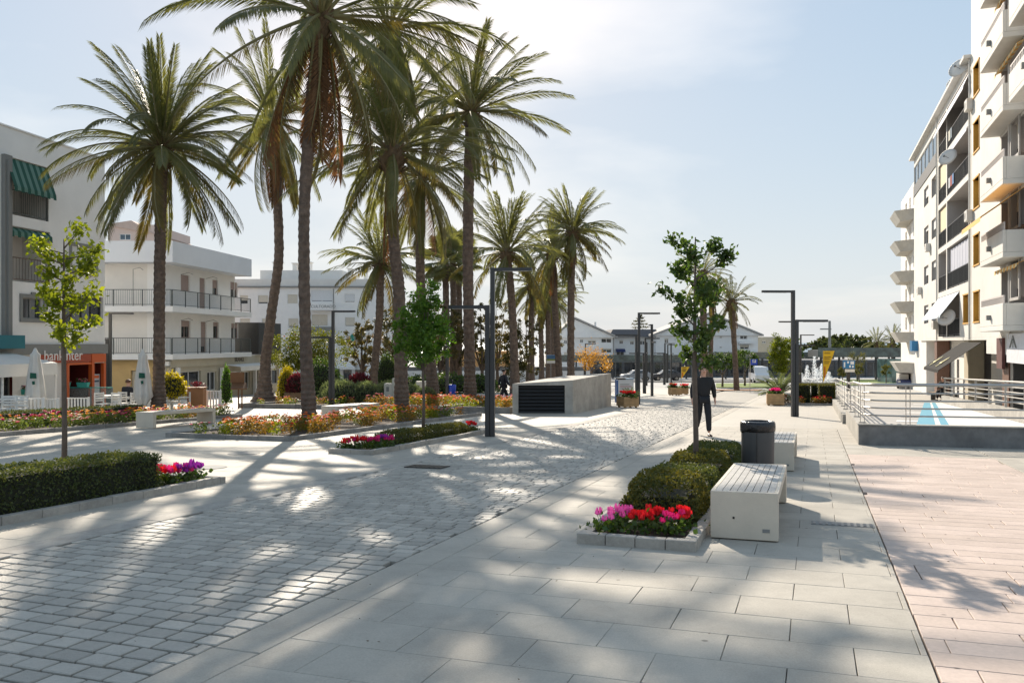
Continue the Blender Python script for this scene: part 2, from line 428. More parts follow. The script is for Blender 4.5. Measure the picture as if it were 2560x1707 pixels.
TILT = Matrix.Rotation(-math.atan(SLOPE), 4, 'X')
ROADROT = (TILT @ Matrix.Rotation(RZ, 4, 'Z')).to_euler()
_stone_meshes = {}
def stone_mesh(w, d, h, ch, m, jit=0.0, k=0):
    """a paving piece: top face with a small chamfer, sides; origin at the centre of its top"""
    key = (round(w, 3), round(d, 3), round(h, 3), m.name, k)
    if key in _stone_meshes: return _stone_meshes[key]
    q = MB(); q.add(*stone_geo(w, d, h, ch, jit))
    _stone_meshes[key] = q.mesh('paving_piece', m)
    return _stone_meshes[key]
def stone_geo(w, d, h, ch, jit):
    a, b = w / 2, d / 2
    j = lambda: random.uniform(-jit, jit)
    o = [(-a + j(), -b + j()), (a + j(), -b + j()), (a + j(), b + j()), (-a + j(), b + j())]
    tz = [random.uniform(-jit, jit) * 0.25 for _ in range(4)]
    vs_ = [(x, y, -h) for x, y in o] + [(x, y, -ch) for x, y in o] + [(x - math.copysign(ch, x), y - math.copysign(ch, y), t) for (x, y), t in zip(o, tz)]
    fs = [(8, 9, 10, 11)] + [(i + 4, (i + 1) % 4 + 4, (i + 1) % 4 + 8, i + 8) for i in range(4)] + [(i, (i + 1) % 4, (i + 1) % 4 + 4, i + 4) for i in range(4)]
    return vs_, fs
SLAB_SURF = {}
def lay(cells, parent, piece, massname, m, mfar, h, ch, jit, limit=300, variants=6, rot_extra=0.0, z=0.0):
    """cells: (r, s, w, d). The pieces that show largest are objects of their own, the rest one part."""
    sc = []
    for c in cells:
        p = RS(c[0], c[1])
        t = p.y
        sc.append((-(c[2] * c[3] / (t ** 3)) if (t > 0.5 and in_frame(p, 120)) else 0.0, c))
    sc.sort(key=lambda q: q[0])
    sizes = {}
    for (key, c) in sc[:limit]:
        if key == 0: continue
        k = random.randrange(variants)
        me = stone_mesh(c[2], c[3], h, ch, m, jit, k)
        p = RS(c[0], c[1], z + random.uniform(-jit, jit) * 0.2)
        e = Euler((ROADROT.x + random.uniform(-1, 1) * jit * .6, ROADROT.y + random.uniform(-1, 1) * jit * .6, ROADROT.z))
        put(piece, me, parent, p - org(parent), e)
    rest = [c for key, c in sc[limit:]] + [c for key, c in sc[:limit] if key == 0]
    q = MB()
    for c in rest:
        vs_, fs = stone_geo(c[2], c[3], h, ch, jit)
        dz = random.uniform(-jit, jit) * 0.2 + z
        q.add([RS(c[0] + x, c[1] + y, zz + dz) for x, y, zz in vs_], fs)
    if rest: tag(q.build(massname, mfar, parent), kind='stuff')

def sheet(name, label, r0, r1, s0, s1, z, m, step=6.0):
    q = MB(); s = s0
    while s < s1 - 1e-6:
        e = min(s + step, s1)
        q.quad(RS(r0, s, z), RS(r1, s, z), RS(r1, e, z), RS(r0, e, z)); s = e
    return tag(q.build(name, m, loc=RS((r0 + r1) / 2, s0, z)), label, kind='structure')

ROAD_L, ROAD_R = -6.85, -3.45
# cobbled road
road = sheet('road', 'grey cobbled lane of small granite setts running away through the plaza', ROAD_L, ROAD_R, -2, 75, -0.034, M_sand)
cells = []
s = 1.5; row = 0
while s < 40:
    d = 0.145 + random.uniform(-.007, .007)
    r = ROAD_L - random.uniform(0, 0.19) 
    while r < ROAD_R:
        w = random.uniform(0.175, 0.23)
        a, b = max(r, ROAD_L + .004), min(r + w, ROAD_R - .004)
        if b - a > 0.05: cells.append(((a + b) / 2, s + d / 2, round(b - a, 2), round(d, 3)))
        r += w + 0.02
    s += d + 0.026; row += 1
lay(cells, road, 'sett', 'distant_setts', M_cobble, M_cobble, 0.05, 0.006, 0.005)
# beyond, the setts are too small to see: a patterned sheet
def brickmat(name, c1, c2, mortar, bw, bh, ms=0.012, bump=0.2):
    m = bpy.data.materials.new(name); m.use_nodes = True
    N = m.node_tree.nodes; L = m.node_tree.links; p = N['Principled BSDF']; p.inputs['Roughness'].default_value = 0.7
    t = N.new('ShaderNodeTexCoord'); mp = N.new('ShaderNodeMapping'); mp.inputs['Rotation'].default_value[2] = -RZ
    L.new(t.outputs['Object'], mp.inputs[0])
    b = N.new('ShaderNodeTexBrick'); b.inputs['Scale'].default_value = 1; b.inputs['Brick Width'].default_value = bw; b.inputs['Row Height'].default_value = bh
    b.inputs['Mortar Size'].default_value = ms; b.inputs['Color1'].default_value = (*c1, 1); b.inputs['Color2'].default_value = (*c2, 1); b.inputs['Mortar'].default_value = (*mortar, 1)
    L.new(mp.outputs[0], b.inputs['Vector'])
    nz = N.new('ShaderNodeTexNoise'); nz.inputs['Scale'].default_value = 0.5; nz.inputs['Detail'].default_value = 8; L.new(t.outputs['Object'], nz.inputs['Vector'])
    mr = N.new('ShaderNodeMapRange'); mr.inputs[3].default_value = 0.86; mr.inputs[4].default_value = 1.1; L.new(nz.outputs['Fac'], mr.inputs[0])
    mu = N.new('ShaderNodeMixRGB'); mu.blend_type = 'MULTIPLY'; mu.inputs[0].default_value = 1; L.new(b.outputs['Color'], mu.inputs[1]); L.new(mr.outputs[0], mu.inputs[2])
    L.new(mu.outputs[0], p.inputs['Base Color'])
    MATS[name] = m
    return m
M_settfar = brickmat('setts_far', (0.38, 0.35, 0.305), (0.33, 0.305, 0.265), (0.16, 0.15, 0.14), 0.22, 0.171, 0.01)
M_slabfar = brickmat('slabs_far', (0.44, 0.405, 0.35), (0.42, 0.385, 0.33), (0.27, 0.26, 0.25), 0.72, 0.5, 0.004)
q = MB()
for k in range(7): q.quad(RS(ROAD_L, 40 + 5 * k, -.004), RS(ROAD_R, 40 + 5 * k, -.004), RS(ROAD_R, 45 + 5 * k, -.004), RS(ROAD_L, 45 + 5 * k, -.004))
q.build('far_paving', M_settfar, road)

def slab_cells(r0, r1, s0, s1, w, d, holes=(), gap=0.004, off=0.0):
    out = []; s = s0; row = 0
    while s < s1 - 0.01:
        e = min(s + d, s1)
        r = r0 - (w / 2 if row % 2 else 0) + off
        while r < r1:
            a, b = max(r, r0), min(r + w, r1)
            if b - a > 0.04 and e - s > .03:
                cr_, cs_ = (a + b) / 2, (s + e) / 2
                if not any(h[0] - .02 <= a and b <= h[1] + .02 and h[2] - .02 <= s and e <= h[3] + .02 for h in holes):
                    clip = None
                    for h in holes:
                        if h[0] < cr_ < h[1] and h[2] < cs_ < h[3]: clip = h
                    if clip is None: out.append((cr_, cs_, round(b - a - gap, 3), round(e - s - gap, 3)))
            r += w
        s = e; row += 1
    return out
# right-hand pavement
pav_r = sheet('pavement', 'light grey granite slab pavement beside the cobbled lane and the bench', ROAD_R, 7.4, -2, 75, -0.05, M_joint)
kc = [(-3.27, s, 0.33, 1.19) for s in np.arange(1.2, 60, 1.2)]
lay(kc, pav_r, 'kerb_slab', 'distant_kerb_slabs', M_slab, M_slabw, 0.05, 0.006, 0.003, limit=30, variants=2)
lay(slab_cells(-3.10, 0.64, 1.5, 26, 0.74, 0.5), pav_r, 'paving_slab', 'distant_paving_slabs', M_slab, M_slabw, 0.045, 0.003, 0.002)
lay(slab_cells(0.65, 3.25, 18.2, 26, 0.74, 0.5), pav_r, 'paving_slab', 'distant_paving_slabs', M_slab, M_slabw, 0.045, 0.003, 0.002, limit=40)
lay(slab_cells(3.26, 7.4, 4, 26, 0.74, 0.5), pav_r, 'paving_slab', 'distant_paving_slabs', M_slab, M_slabw, 0.045, 0.003, 0.002, limit=40)
q = MB()
for k in range(10): q.quad(RS(-3.1, 26 + 5 * k, -.003), RS(7.4, 26 + 5 * k, -.003), RS(7.4, 31 + 5 * k, -.003), RS(-3.1, 31 + 5 * k, -.003))
q.build('far_paving', M_slabfar, pav_r)
# pink paving
pink = sheet('plaza_paving', 'pink limestone strip paving set into the grey pavement', 0.645, 3.255, -2, 18.2, -0.044, M_joint)
cells = []
s = 1.0; row = 0
while s < 18.15:
    e = min(s + 0.27, 18.2); r = 0.65 - random.uniform(0, 1.0)
    while r < 3.25:
        w = random.choice([0.7, 0.9, 1.0, 1.15]); a, b = max(r, 0.65), min(r + w, 3.25)
        if b - a > .05: cells.append(((a + b) / 2, (s + e) / 2, round(b - a - .006, 2), round(e - s - .006, 3)))
        r += w
    s = e
lay(cells, pink, 'paving_strip', 'distant_paving_strips', M_pink, M_pink, 0.042, 0.003, 0.002)
# left pavement
pav_l = sheet('pavement', 'pale slab pavement around the flower beds and palms', -34, ROAD_L, -2, 75, -0.05, M_joint)
kc = [(-7.03, s, 0.34, 1.78) for s in np.arange(1.2, 60, 1.8)]
lay(kc, pav_l, 'kerb_slab', 'distant_kerb_slabs', M_kerb, M_kerb, 0.05, 0.008, 0.003, limit=20, variants=2, z=.004)
lay(slab_cells(-20.0, -7.21, 2, 26, 1.0, 0.6), pav_l, 'paving_slab', 'distant_paving_slabs', M_slab, M_slabw, 0.045, 0.003, 0.002, limit=280)
q = MB()
for k in range(10): q.quad(RS(-20, 26 + 5 * k, -.003), RS(-7.21, 26 + 5 * k, -.003), RS(-7.21, 31 + 5 * k, -.003), RS(-20, 31 + 5 * k, -.003))
for k in range(13): q.quad(RS(-34, 8 + 5 * k, -.003), RS(-20, 8 + 5 * k, -.003), RS(-20, 13 + 5 * k, -.003), RS(-34, 13 + 5 * k, -.003))
q.build('far_paving', M_slabfar, pav_l)
# drains and covers
def flatplate(name, label, r0, r1, s0, s1, z, m, cat='drain cover', slots=0):
    t = thing(name, label, cat, RS((r0 + r1) / 2, (s0 + s1) / 2, z))
    MB().rs(r0, r1, s0, s1, 0.001, z).build('plate', m, t)
    for i in range(slots):
        a = r0 + (r1 - r0) * (i + .25) / slots
        MB().rs(a, a + (r1 - r0) / slots * .5, s0 + .03, s1 - .03, z + .0005, z + .004).build('slot', M_blackp, t)
    return t
flatplate('drain_grate', 'slotted drain grate set in the grey slabs by the pink paving', -0.02, 0.62, 9.75, 9.98, 0.006, M_frame, slots=10)
g1 = toRS(G(1068, 1167)); flatplate('drain_grate', 'dark drain grate at the edge of the cobbles', g1[0] - .35, g1[0] + .35, g1[1] - .2, g1[1] + .2, 0.014, M_dark, slots=8)
for (px, py, lab) in ((460, 1078, 'round manhole cover near the low bench by the flower bed'), (610, 1133, 'round manhole cover in the middle of the left pavement'), (520, 1168, 'round manhole cover beside the clipped hedge')):
    c = toRS(G(px, py)); q = MB()
    n = 24; pts = [RS(c[0] + .32 * math.cos(6.2832 * i / n), c[1] + .32 * math.sin(6.2832 * i / n)) for i in range(n)]
    q.prism(pts, 0.001, 0.008)
    tag(q.build('manhole_cover', M_frame, loc=RS(c[0], c[1])), lab, 'manhole cover', 'manhole covers in the pavement')
# ------------------------------------------------------------------ palms
def frond_mesh(name, L, bend, npairs, leaf, width, mleaf, twist=0.0, vee=0.5, start=0.14, droop=0.0, back=False):
    """a feather frond: rachis from the origin along +x bending down, leaflets in two rows"""
    n = 14; pts = []; p = Vector((0, 0, 0)); tang = []
    for i in range(n + 1):
        t = i / n; a = -bend * (t ** 1.4)
        d = Vector((math.cos(a), math.sin(twist) * t * .3, math.sin(a))).normalized()
        pts.append(p.copy()); tang.append(d); p = p + d * (L / n)
    q = MB(); q.mi = 1
    q.tube(pts, [0.045 * (1 - .9 * i / n) * (L / 4.0) + .004 for i in range(n + 1)], 5, cap=False)
    q.mi = 0
    for i in range(npairs):
        t = start + (1 - start) * (i + random.uniform(-.3, .3)) / (npairs - 1); t = min(max(t, start), .999)
        x = t * n; k = min(int(x), n - 1); f = x - k
        b = pts[k].lerp(pts[k + 1], f); T = tang[k].lerp(tang[k + 1], f).normalized()
        side = Vector((0, 1, 0)); up = T.cross(side) * -1
        ll = leaf * (0.45 + 1.1 * math.sin(math.pi * min(1, (t - start) / (1 - start) * .78 + .14)) ** 0.8) * random.uniform(.85, 1.1)
        for sg in (-1, 1):
            fw = 1.15 + 0.85 * t + random.uniform(-.12, .12)
            v = vee + random.uniform(-.25, .25)
            d = (T * fw + side * sg * math.cos(v) + up * math.sin(v) - Vector((0, 0, droop))).normalized()
            w = d.cross(up).normalized() * (width * random.uniform(.8, 1.2))
            tip = b + d * ll - Vector((0, 0, 1)) * ll * (0.10 + droop * .3); mid = b + d * ll * .45
            q.add([b, mid + w * .5, tip, mid - w * .5], [(0, 1, 2, 3)])
    return q.mesh(name, [mleaf, M_rach])
random.seed(3)
NEAR = {}
NEAR['up'] = [frond_mesh('palm_frond', 4.2, b, 118, .36, .029, M_palm, tw, .55) for b, tw in ((.35, .3), (.55, -.4), (.75, .2))]
NEAR['mid'] = [frond_mesh('palm_frond', 4.2, b, 118, .36, .029, M_palm, tw, .45) for b, tw in ((.8, .4), (1.05, -.4), (1.2, .1))]
NEAR['low'] = [frond_mesh('palm_frond', 4.0, b, 112, .35, .029, M_palm, tw, .2, droop=.35) for b, tw in ((.55, .3), (.8, -.3))] + [frond_mesh('palm_frond', 4.0, .7, 104, .35, .031, M_palmy, .2, .1, droop=.5)]
NEAR['dead'] = [frond_mesh('palm_frond', 3.4, .35, 46, .40, .04, M_palmd, tw, -.5, droop=1.2) for tw in (.3, -.3)]
FAR = {}
FAR['up'] = [frond_mesh('palm_frond', 4.2, b, 34, .42, .075, M_palm, .2, .5) for b in (.4, .7)]
FAR['mid'] = [frond_mesh('palm_frond', 4.2, b, 34, .42, .075, M_palm, -.2, .45) for b in (.9, 1.2)]
FAR['low'] = [frond_mesh('palm_frond', 4.0, b, 34, .40, .075, m, .2, .2, droop=.35) for b, m in ((.6, M_palm), (.8, M_palmy))]
FAR['dead'] = [frond_mesh('palm_frond', 3.0, .35, 24, .4, .08, M_palmd, .2, -.5, droop=1.2)]

def trunk_mesh(path, radii, m=None, seg=18, rings=70, amp=0.045):
    """tapered trunk with rings of leaf scars"""
    P = [Vector(p) for p in path]; n = len(P) - 1
    def cr(t):
        x = t * n; k = min(int(x), n - 1); f = x - k
        p0, p1, p2, p3 = P[max(k - 1, 0)], P[k], P[k + 1], P[min(k + 2, n)]
        return 0.5 * ((2 * p1) + (p2 - p0) * f + (2 * p0 - 5 * p1 + 4 * p2 - p3) * f * f + (3 * p1 - p0 - 3 * p2 + p3) * f ** 3)
    def rr(t):
        x = t * (len(radii) - 1); k = min(int(x), len(radii) - 2); return radii[k] + (radii[k + 1] - radii[k]) * (x - k)
    q = MB(); vs_ = []; fs = []
    for i in range(rings + 1):
        t = i / rings; c = cr(t); r = rr(t)
        for k in range(seg):
            a = 2 * math.pi * (k + (0.5 if i % 2 else 0)) / seg
            d = r * (1 + amp * (1 if (i % 2) else -1) + 0.10 * noise.noise(Vector((c.x * 2 + math.cos(a) * 2, c.y * 2 + math.sin(a) * 2, c.z * 3))))
            vs_.append((c.x + d * math.cos(a), c.y + d * math.sin(a), c.z))
    for i in range(rings):
        for k in range(seg):
            a, b = i * seg + k, i * seg + (k + 1) % seg
            fs.append((a, b, b + seg, a + seg))
    fs.append(tuple(range(rings * seg, (rings + 1) * seg)))
    q.add(vs_, fs)
    return q.mesh('trunk', m or M_trunk)

def palm(label, base, path_px, depth, crown_r, nf=(16, 16, 18), dead=0, lib=NEAR, radii=(.24, .18, .16, .16, .17, .19), bulge=.34, seedv=0, low_el=-62, group='palms in the plaza', rings=110, spread=1.0):
    """base: point on the plaza; path_px: points of the trunk as (photo x, photo y) taken at this depth"""
    random.seed(100 + seedv)
    t = thing('palm_tree', label, 'palm tree', base, group=group)
    path = [Vector((0, 0, -0.1))] + [Vector((XD(px, depth), depth, ZD(py, depth))) - Vector(base) for px, py in path_px]
    put('trunk', trunk_mesh(path, radii, rings=rings), t)
    c = path[-1]
    q = MB(); vs_ = []
    q.lathe([(.02, -.75), (bulge * .55, -.6), (bulge * .9, -.25), (bulge, 0), (bulge * .8, .3), (bulge * .35, .55), (.02, .6)], 12)
    q.v = [(x * (1 + .22 * noise.noise(Vector((x * 9, y * 9, z * 9)))), y * (1 + .22 * noise.noise(Vector((x * 9 + 5, y * 9, z * 9)))), z) for x, y, z in q.v]
    for k in range(46):     # cut frond bases
        a = k * 2.4; z = -.55 + .022 * k; rr = bulge * (.75 + .3 * math.cos(z * 2))
        d = Vector((math.cos(a), math.sin(a), .75)).normalized(); b = Vector((math.cos(a) * rr * .8, math.sin(a) * rr * .8, z))
        q.tube([b, b + d * random.uniform(.16, .3)], [.05, .028], 4)
    put('crown_base', q.mesh('crown_base', M_boot), t, c)
    sc = crown_r / 4.0
    def fr(kind, el, az, s=1.0):
        me = random.choice(lib[kind])
        put('frond', me, t, c + Vector((math.cos(az) * .1, math.sin(az) * .1, .25)), (random.uniform(-.5, .5), -el, az), (sc * s, sc * s, sc * s))
    for i in range(nf[0]):
        fr('up', R(random.uniform(48, 84)), i * 2.4 + random.uniform(-.3, .3), random.uniform(.85, 1.0) * spread)
    for i in range(nf[1]):
        fr('mid', R(random.uniform(8, 46)), i * 2.4 + random.uniform(-.3, .3), random.uniform(.92, 1.1) * spread)
    for i in range(nf[2]):
        fr('low', R(random.uniform(low_el, 4)), i * 2.4 + random.uniform(-.3, .3), random.uniform(.9, 1.08))
    for i in range(dead):
        fr('dead', R(random.uniform(-84, -60)), i * 2.4 + random.uniform(-.5, .5), random.uniform(.8, 1.15))
    return t
def gbase(px, py): return G(px, py)
def dbase(px, d): return Vector((XD(px, d), d, gz(d)))

palm('tallest palm with rusty hanging fronds rising out of the big flower bed', G(775, 1072), [(771, 1000), (764, 850), (760, 650), (763, 470), (783, 230), (802, 62)], G(775, 1072).y, 4.7,
     (11, 13, 15), 12, radii=(.25, .21, .165, .16, .165, .19, .20), seedv=1, low_el=-70, bulge=.3)
palm('dark green palm with a full round crown beside the white parasols', G(396, 1040), [(397, 930), (399, 700), (402, 520), (405, 385)], G(396, 1040).y, 3.85,
     (26, 28, 30), 0, radii=(.36, .215, .20, .20, .20, .20), seedv=2, low_el=-52)
palm('leaning palm with swollen foot in front of the balcony building', G(660, 1004), [(662, 940), (666, 880), (682, 760), (697, 640), (694, 500), (690, 380), (680, 312)], G(660, 1004).y, 5.0,
     (10, 12, 20), 6, radii=(.85, .40, .30, .28, .27, .26, .25, .25, .24, .24, .24, .25, .26), seedv=3, low_el=-80)
palm('palm with pineapple shaped crown base at the back of the big flower bed', G(1004, 1038), [(1003, 960), (998, 740), (986, 620), (979, 480), (981, 395)], G(1004, 1038).y, 4.15,
     (19, 14, 15), 2, radii=(.36, .26, .23, .21, .21, .24), bulge=.5, seedv=4, low_el=-48)
palm('tall palm with long brown hanging fronds, its trunk behind the pineapple crowned one', dbase(1003, 33.6), [(1001, 960), (997, 740), (987, 610), (976, 420), (968, 250), (974, 92)], 33.6, 4.6,
     (9, 10, 11), 16, radii=(.26, .2, .19, .19, .19, .19, .21), seedv=40, low_el=-70, bulge=.35)
palm('slim palm behind the young bushy tree, its crown mostly hidden', G(1083, 1003), [(1078, 930), (1056, 770), (1050, 640), (1050, 530), (1054, 455)], G(1083, 1003).y, 4.4,
     (12, 14, 18), 4, radii=(.40, .32, .25, .25, .25, .27), seedv=5, low_el=-70)
palm('tall straight palm with wide feathery crown left of the concrete vent', G(1176, 1012), [(1174, 900), (1170, 670), (1172, 450), (1178, 292)], G(1176, 1012).y, 4.5,
     (17, 21, 18), 0, radii=(.38, .28, .26, .26, .26, .28), seedv=6, low_el=-50)
FARR = (.42, .30, .28, .28, .28, .30)
palm('palm with open spiky crown just above the concrete vent', dbase(1288, 60), [(1284, 850), (1278, 740), (1268, 640)], 60, 4.6, (20, 14, 12), 0, FAR, FARR, .55, 7, -40, rings=50)
palm('dense round palm at the end of the row, nearest the open sky', dbase(1428, 66), [(1427, 880), (1428, 720), (1431, 590)], 66, 3.9, (22, 22, 26), 4, FAR, FARR, .5, 8, -75, rings=50)
palm('palm tucked behind the dense round one, trunk leaning', dbase(1400, 72), [(1396, 900), (1388, 780), (1380, 640)], 72, 4.2, (12, 14, 20), 3, FAR, FARR, .5, 9, -70, rings=50)
for i, (px, tx, ty, d) in enumerate(((1329, 1328, 716, 84), (1354, 1350, 738, 92), (1371, 1370, 735, 88), (1383, 1383, 760, 96))):
    palm(('first', 'second', 'third', 'last')[i] + ' of the small distant palms in a row above the concrete vent', dbase(px, d), [(px, 900), ((px + tx) / 2, 820), (tx, ty)], d, 3.8, (8, 12, 16), 0, FAR, FARR, .4, 20 + i, -70, rings=40, group='small distant palms')
palm('leaning palm in front of the far white apartment block', dbase(930, 62), [(938, 900), (949, 780), (950, 668)], 62, 4.3, (20, 16, 18), 0, FAR, FARR, .5, 30, -60, rings=50)
palm('lone thin palm standing in the lawn below the white gabled house', G(1842, 976), [(1838, 900), (1832, 800), (1828, 762)], G(1842, 976).y, 2.6, (10, 10, 10), 1, FAR, (.26, .22, .22, .24, .33), .42, 31, -70, rings=40)
palm('palm half hidden behind the young street tree, right one of two', dbase(1776, 78), [(1777, 900), (1779, 800), (1780, 745)], 78, 2.6, (9, 9, 10), 2, FAR, (.26, .2, .2, .22, .3), .4, 32, -75, rings=40)
palm('palm half hidden behind the young street tree, left one of two', dbase(1762, 74), [(1761, 900), (1758, 780), (1756, 690)], 74, 2.8, (9, 9, 10), 2, FAR, (.34, .3, .3, .3, .33), .42, 33, -75, rings=40)

# fan palms
def fan_leaf():
    q = MB(); q.mi = 1; q.tube([(0, 0, 0), (.7, 0, .08), (1.3, 0, .05)], [.03, .025, .02], 4, cap=False); q.mi = 0
    for i in range(26):
        a = R(-115 + 230 * i / 25); d = Vector((math.cos(a), math.sin(a), .05)); w = Vector((-math.sin(a), math.cos(a), 0)) * .06
        b = Vector((1.3, 0, .05)); q.add([b, b + d * .55 + w, b + d * random.uniform(.85, 1.05) - Vector((0, 0, .25)), b + d * .55 - w], [(0, 1, 2, 3)])
    return q.mesh('fan_frond', [M_palm, M_rach])
FAN = fan_leaf()
for i, (px, top, d) in enumerate(((1113, 655, 74), (1131, 632, 78), (1146, 660, 80))):
    random.seed(60 + i)
    b = dbase(px, d); t = thing('fan_palm', ('shorter', 'tallest', 'hindmost')[i] + ' of the three distant fan palms between the tall trunks', 'palm tree', b, group='distant fan palms')
    h = ZD(top, d) - b.z
    put('trunk', trunk_mesh([(0, 0, -.1), (.1, 0, h * .5), (0, 0, h)], FARR, rings=40), t)
    for k in range(34):
        el = R(random.uniform(-55, 80)); put('frond', FAN, t, (0, 0, h), (random.uniform(-.6, .6), -el, k * 2.4), (1.25,) * 3)

# ------------------------------------------------------------------ broadleaf trees
def street_tree(name, label, base, h_trunk, h_top, rad, nleaf, size, m, seedv, sparse=False, tr=.035, limbs=16, lean=(0, 0), group=None, crown_w=None, bot=None):
    random.seed(seedv); global RNG; RNG = np.random.default_rng(seedv)
    t = thing(name, label, 'tree', base, group=group)
    q = MB()
    L = Vector((lean[0], lean[1], 0))
    q.tube([L * 0 + Vector((0, 0, -.05)), L * .3 + Vector((.01, 0, h_trunk * .4)), L * .6 + Vector((-.01, .01, h_trunk)), L + Vector((0, 0, h_top * .93))], [tr * 1.15, tr, tr * .85, tr * .22], 9)
    tr_o = q.build('trunk', M_bark, t, local=True, smooth=True)
    lq = MB(); P = []; D = []
    for i in range(limbs):
        z0 = h_trunk + (h_top - h_trunk) * (i / limbs) * .82; a = i * 2.4 + random.uniform(-.4, .4)
        f = (z0 - h_trunk) / (h_top - h_trunk); env = crown_w(f) if crown_w else math.sin(math.pi * min(1, .18 + f * .8)) ** .7
        ln = rad * env * random.uniform(.62, 1.22)
        b = L * (.6 + .4 * f) + Vector((0, 0, z0)); e = b + Vector((math.cos(a) * ln, math.sin(a) * ln, ln * random.uniform(.35, .95)))
        mid = b.lerp(e, .5) + Vector((0, 0, -.06 * ln))
        lq.tube([b, mid, e], [tr * .33, tr * .22, tr * .09], 5)
        n = int(nleaf / limbs * (0.5 + env))
        nc = 4 if sparse else 5
        cl = [(random.uniform(.35, 1.05)) for _ in range(nc)]
        for k in range(n):
            u = random.choice(cl) + random.gauss(0, .05); c = b.lerp(e, u)
            sp = (.085 if sparse else .125) * max(rad, .5) * 1.3
            P.append((c.x + random.gauss(0, sp), c.y + random.gauss(0, sp), c.z + random.gauss(0, sp)))
    lq.build('limb', M_bark, tr_o, local=True)
    put('crown', leaf_mesh('crown', P, m, size, .55, fold=.12), t)
    return t
def blob_tree(name, label, base, trunk_h, crown, nleaf, size, m, seedv, tr=.12, group=None, cat='tree', nb=9, fruit=None, spread=.16):
    """crown: list of (centre, radii) clumps"""
    random.seed(seedv); global RNG; RNG = np.random.default_rng(seedv)
    t = thing(name, label, cat, base, group=group)
    q = MB(); q.tube([(0, 0, -.1), (.03, .02, trunk_h * .5), (0, 0, trunk_h)], [tr * 1.2, tr, tr * .8], 9)
    for c, r_ in crown: q.tube([(0, 0, trunk_h * .9), (Vector((0, 0, trunk_h)) + Vector(c)) * .5 + Vector((0, 0, .1)), c], [tr * .6, tr * .35, tr * .15], 6)
    q.build('trunk', M_bark, t, local=True, smooth=True)
    tot = sum(r_[0] * r_[1] + r_[0] * r_[2] for c, r_ in crown); P = []
    for c, r_ in crown:
        n = int(nleaf * (r_[0] * r_[1] + r_[0] * r_[2]) / tot)
        cc = ell_pts(max(4, int(n / 40)), c, r_, .55)          # sprays, so that gaps stay between them
        for k in range(n):
            s_ = cc[RNG.integers(len(cc))]; sp = min(r_) * spread
            P.append(s_ + RNG.normal(size=3) * sp)
    put('crown', leaf_mesh('crown', P, m, size, .5, fold=.1), t)
    if fruit:
        f = MB(); fm = mat('orange_fruit', (0.75, 0.20, 0.02), 0.5, .1)
        for i in range(fruit):
            c, r_ = random.choice(crown); p = ell_pts(1, c, r_, .9)[0]
            MB().lathe([(.01, -.05), (.04, -.03), (.05, 0), (.04, .03), (.01, .05)], 8, p).build('orange', fm, t, local=True, smooth=True)
    return t

b = RS(-8.75, 8.4); street_tree('street_tree', 'sparse young tree with lime green leaves growing out of the clipped hedge', G(160, 1232), 2.0, 3.75, .50, 1400, .085, M_lime, 47, True, .036, 19)
blob_tree('street_tree', 'young tree with dense bright green crown in the narrow bed by the lamp post', RS(-8.8, 18.2), 1.85, [((.0, 0, 2.08), (.42, .4, .26)), ((-.25, .1, 2.45), (.40, .35, .32)), ((.28, -.1, 2.5), (.40, .35, .30)), ((-.17, 0, 2.92), (.42, .36, .30)),
    ((.26, .05, 2.98), (.36, .3, .30)), ((.06, 0, 3.36), (.34, .3, .26)), ((.2, 0, 3.6), (.18, .2, .2)), ((-.58, 0, 2.75), (.13, .15, .2)), ((-.52, 0, 2.2), (.13, .15, .18)), ((.5, 0, 2.2), (.16, .15, .16))], 5600, .095, M_green, 42, .035, spread=.30)
street_tree('street_tree', 'slender tree with open dark green crown standing in the long hedge', RS(-1.62, 12.45), 1.72, 3.90, .42, 1450, .095, M_dkgreen, 43, True, .040, 18, crown_w=lambda f: .6 + .5 * math.sin(math.pi * (f * .9)))
street_tree('street_tree', 'small yellow green tree behind the clipped hedge blocks', G(1952, 985), 1.5, 4.3, .75, 3800, .13, M_lime, 44, False, .05, 20)
# ------------------------------------------------------------------ beds, hedges, flowers
def bed(name, label, r0, r1, s0, s1, hk=0.10, wk=0.12, m=M_kerb, piece=0.5, skip=()):
    """a planting bed edged with separate kerb stones"""
    t = thing(name, label, 'flower bed', RS((r0 + r1) / 2, (s0 + s1) / 2))
    MB().rs(r0 + wk, r1 - wk, s0 + wk, s1 - wk, -.02, hk * .55).build('soil', M_soil, t)
    def run(a0, a1, fixed, along):
        n = max(1, round((a1 - a0) / piece)); d = (a1 - a0) / n
        for i in range(n):
            z = hk + random.uniform(-.006, .006); g = .003; j = random.uniform(-.004, .004)
            if along == 's': MB().rs(fixed[0] + j, fixed[1] + j, a0 + d * i + g, a0 + d * (i + 1) - g, -.02, z).build('kerb_stone', m, t, bevel=.008)
            else: MB().rs(a0 + d * i + g, a0 + d * (i + 1) - g, fixed[0] + j, fixed[1] + j, -.02, z).build('kerb_stone', m, t, bevel=.008)
    if 'l' not in skip: run(s0 + wk, s1 - wk, (r0, r0 + wk), 's')
    if 'r' not in skip: run(s0 + wk, s1 - wk, (r1 - wk, r1), 's')
    if 'n' not in skip: run(r0, r1, (s0, s0 + wk), 'r')
    if 'f' not in skip: run(r0, r1, (s1 - wk, s1), 'r')
    return t
random.seed(5)
bed('flower_bed', 'stone edged bed with clipped hedge and cyclamen at its tip, nearest on the cobbles', -9.35, -8.28, 2.5, 10.4)
bed('flower_bed', 'narrow stone edged bed with low hedge around the dense young tree', -9.28, -8.25, 14.8, 21.2)
bed('flower_bed', 'big stone edged bed of orange and red flowers around two palm trunks', -15.4, -11.7, 17.0, 29.3, .11, .14, M_kerbd, .9)
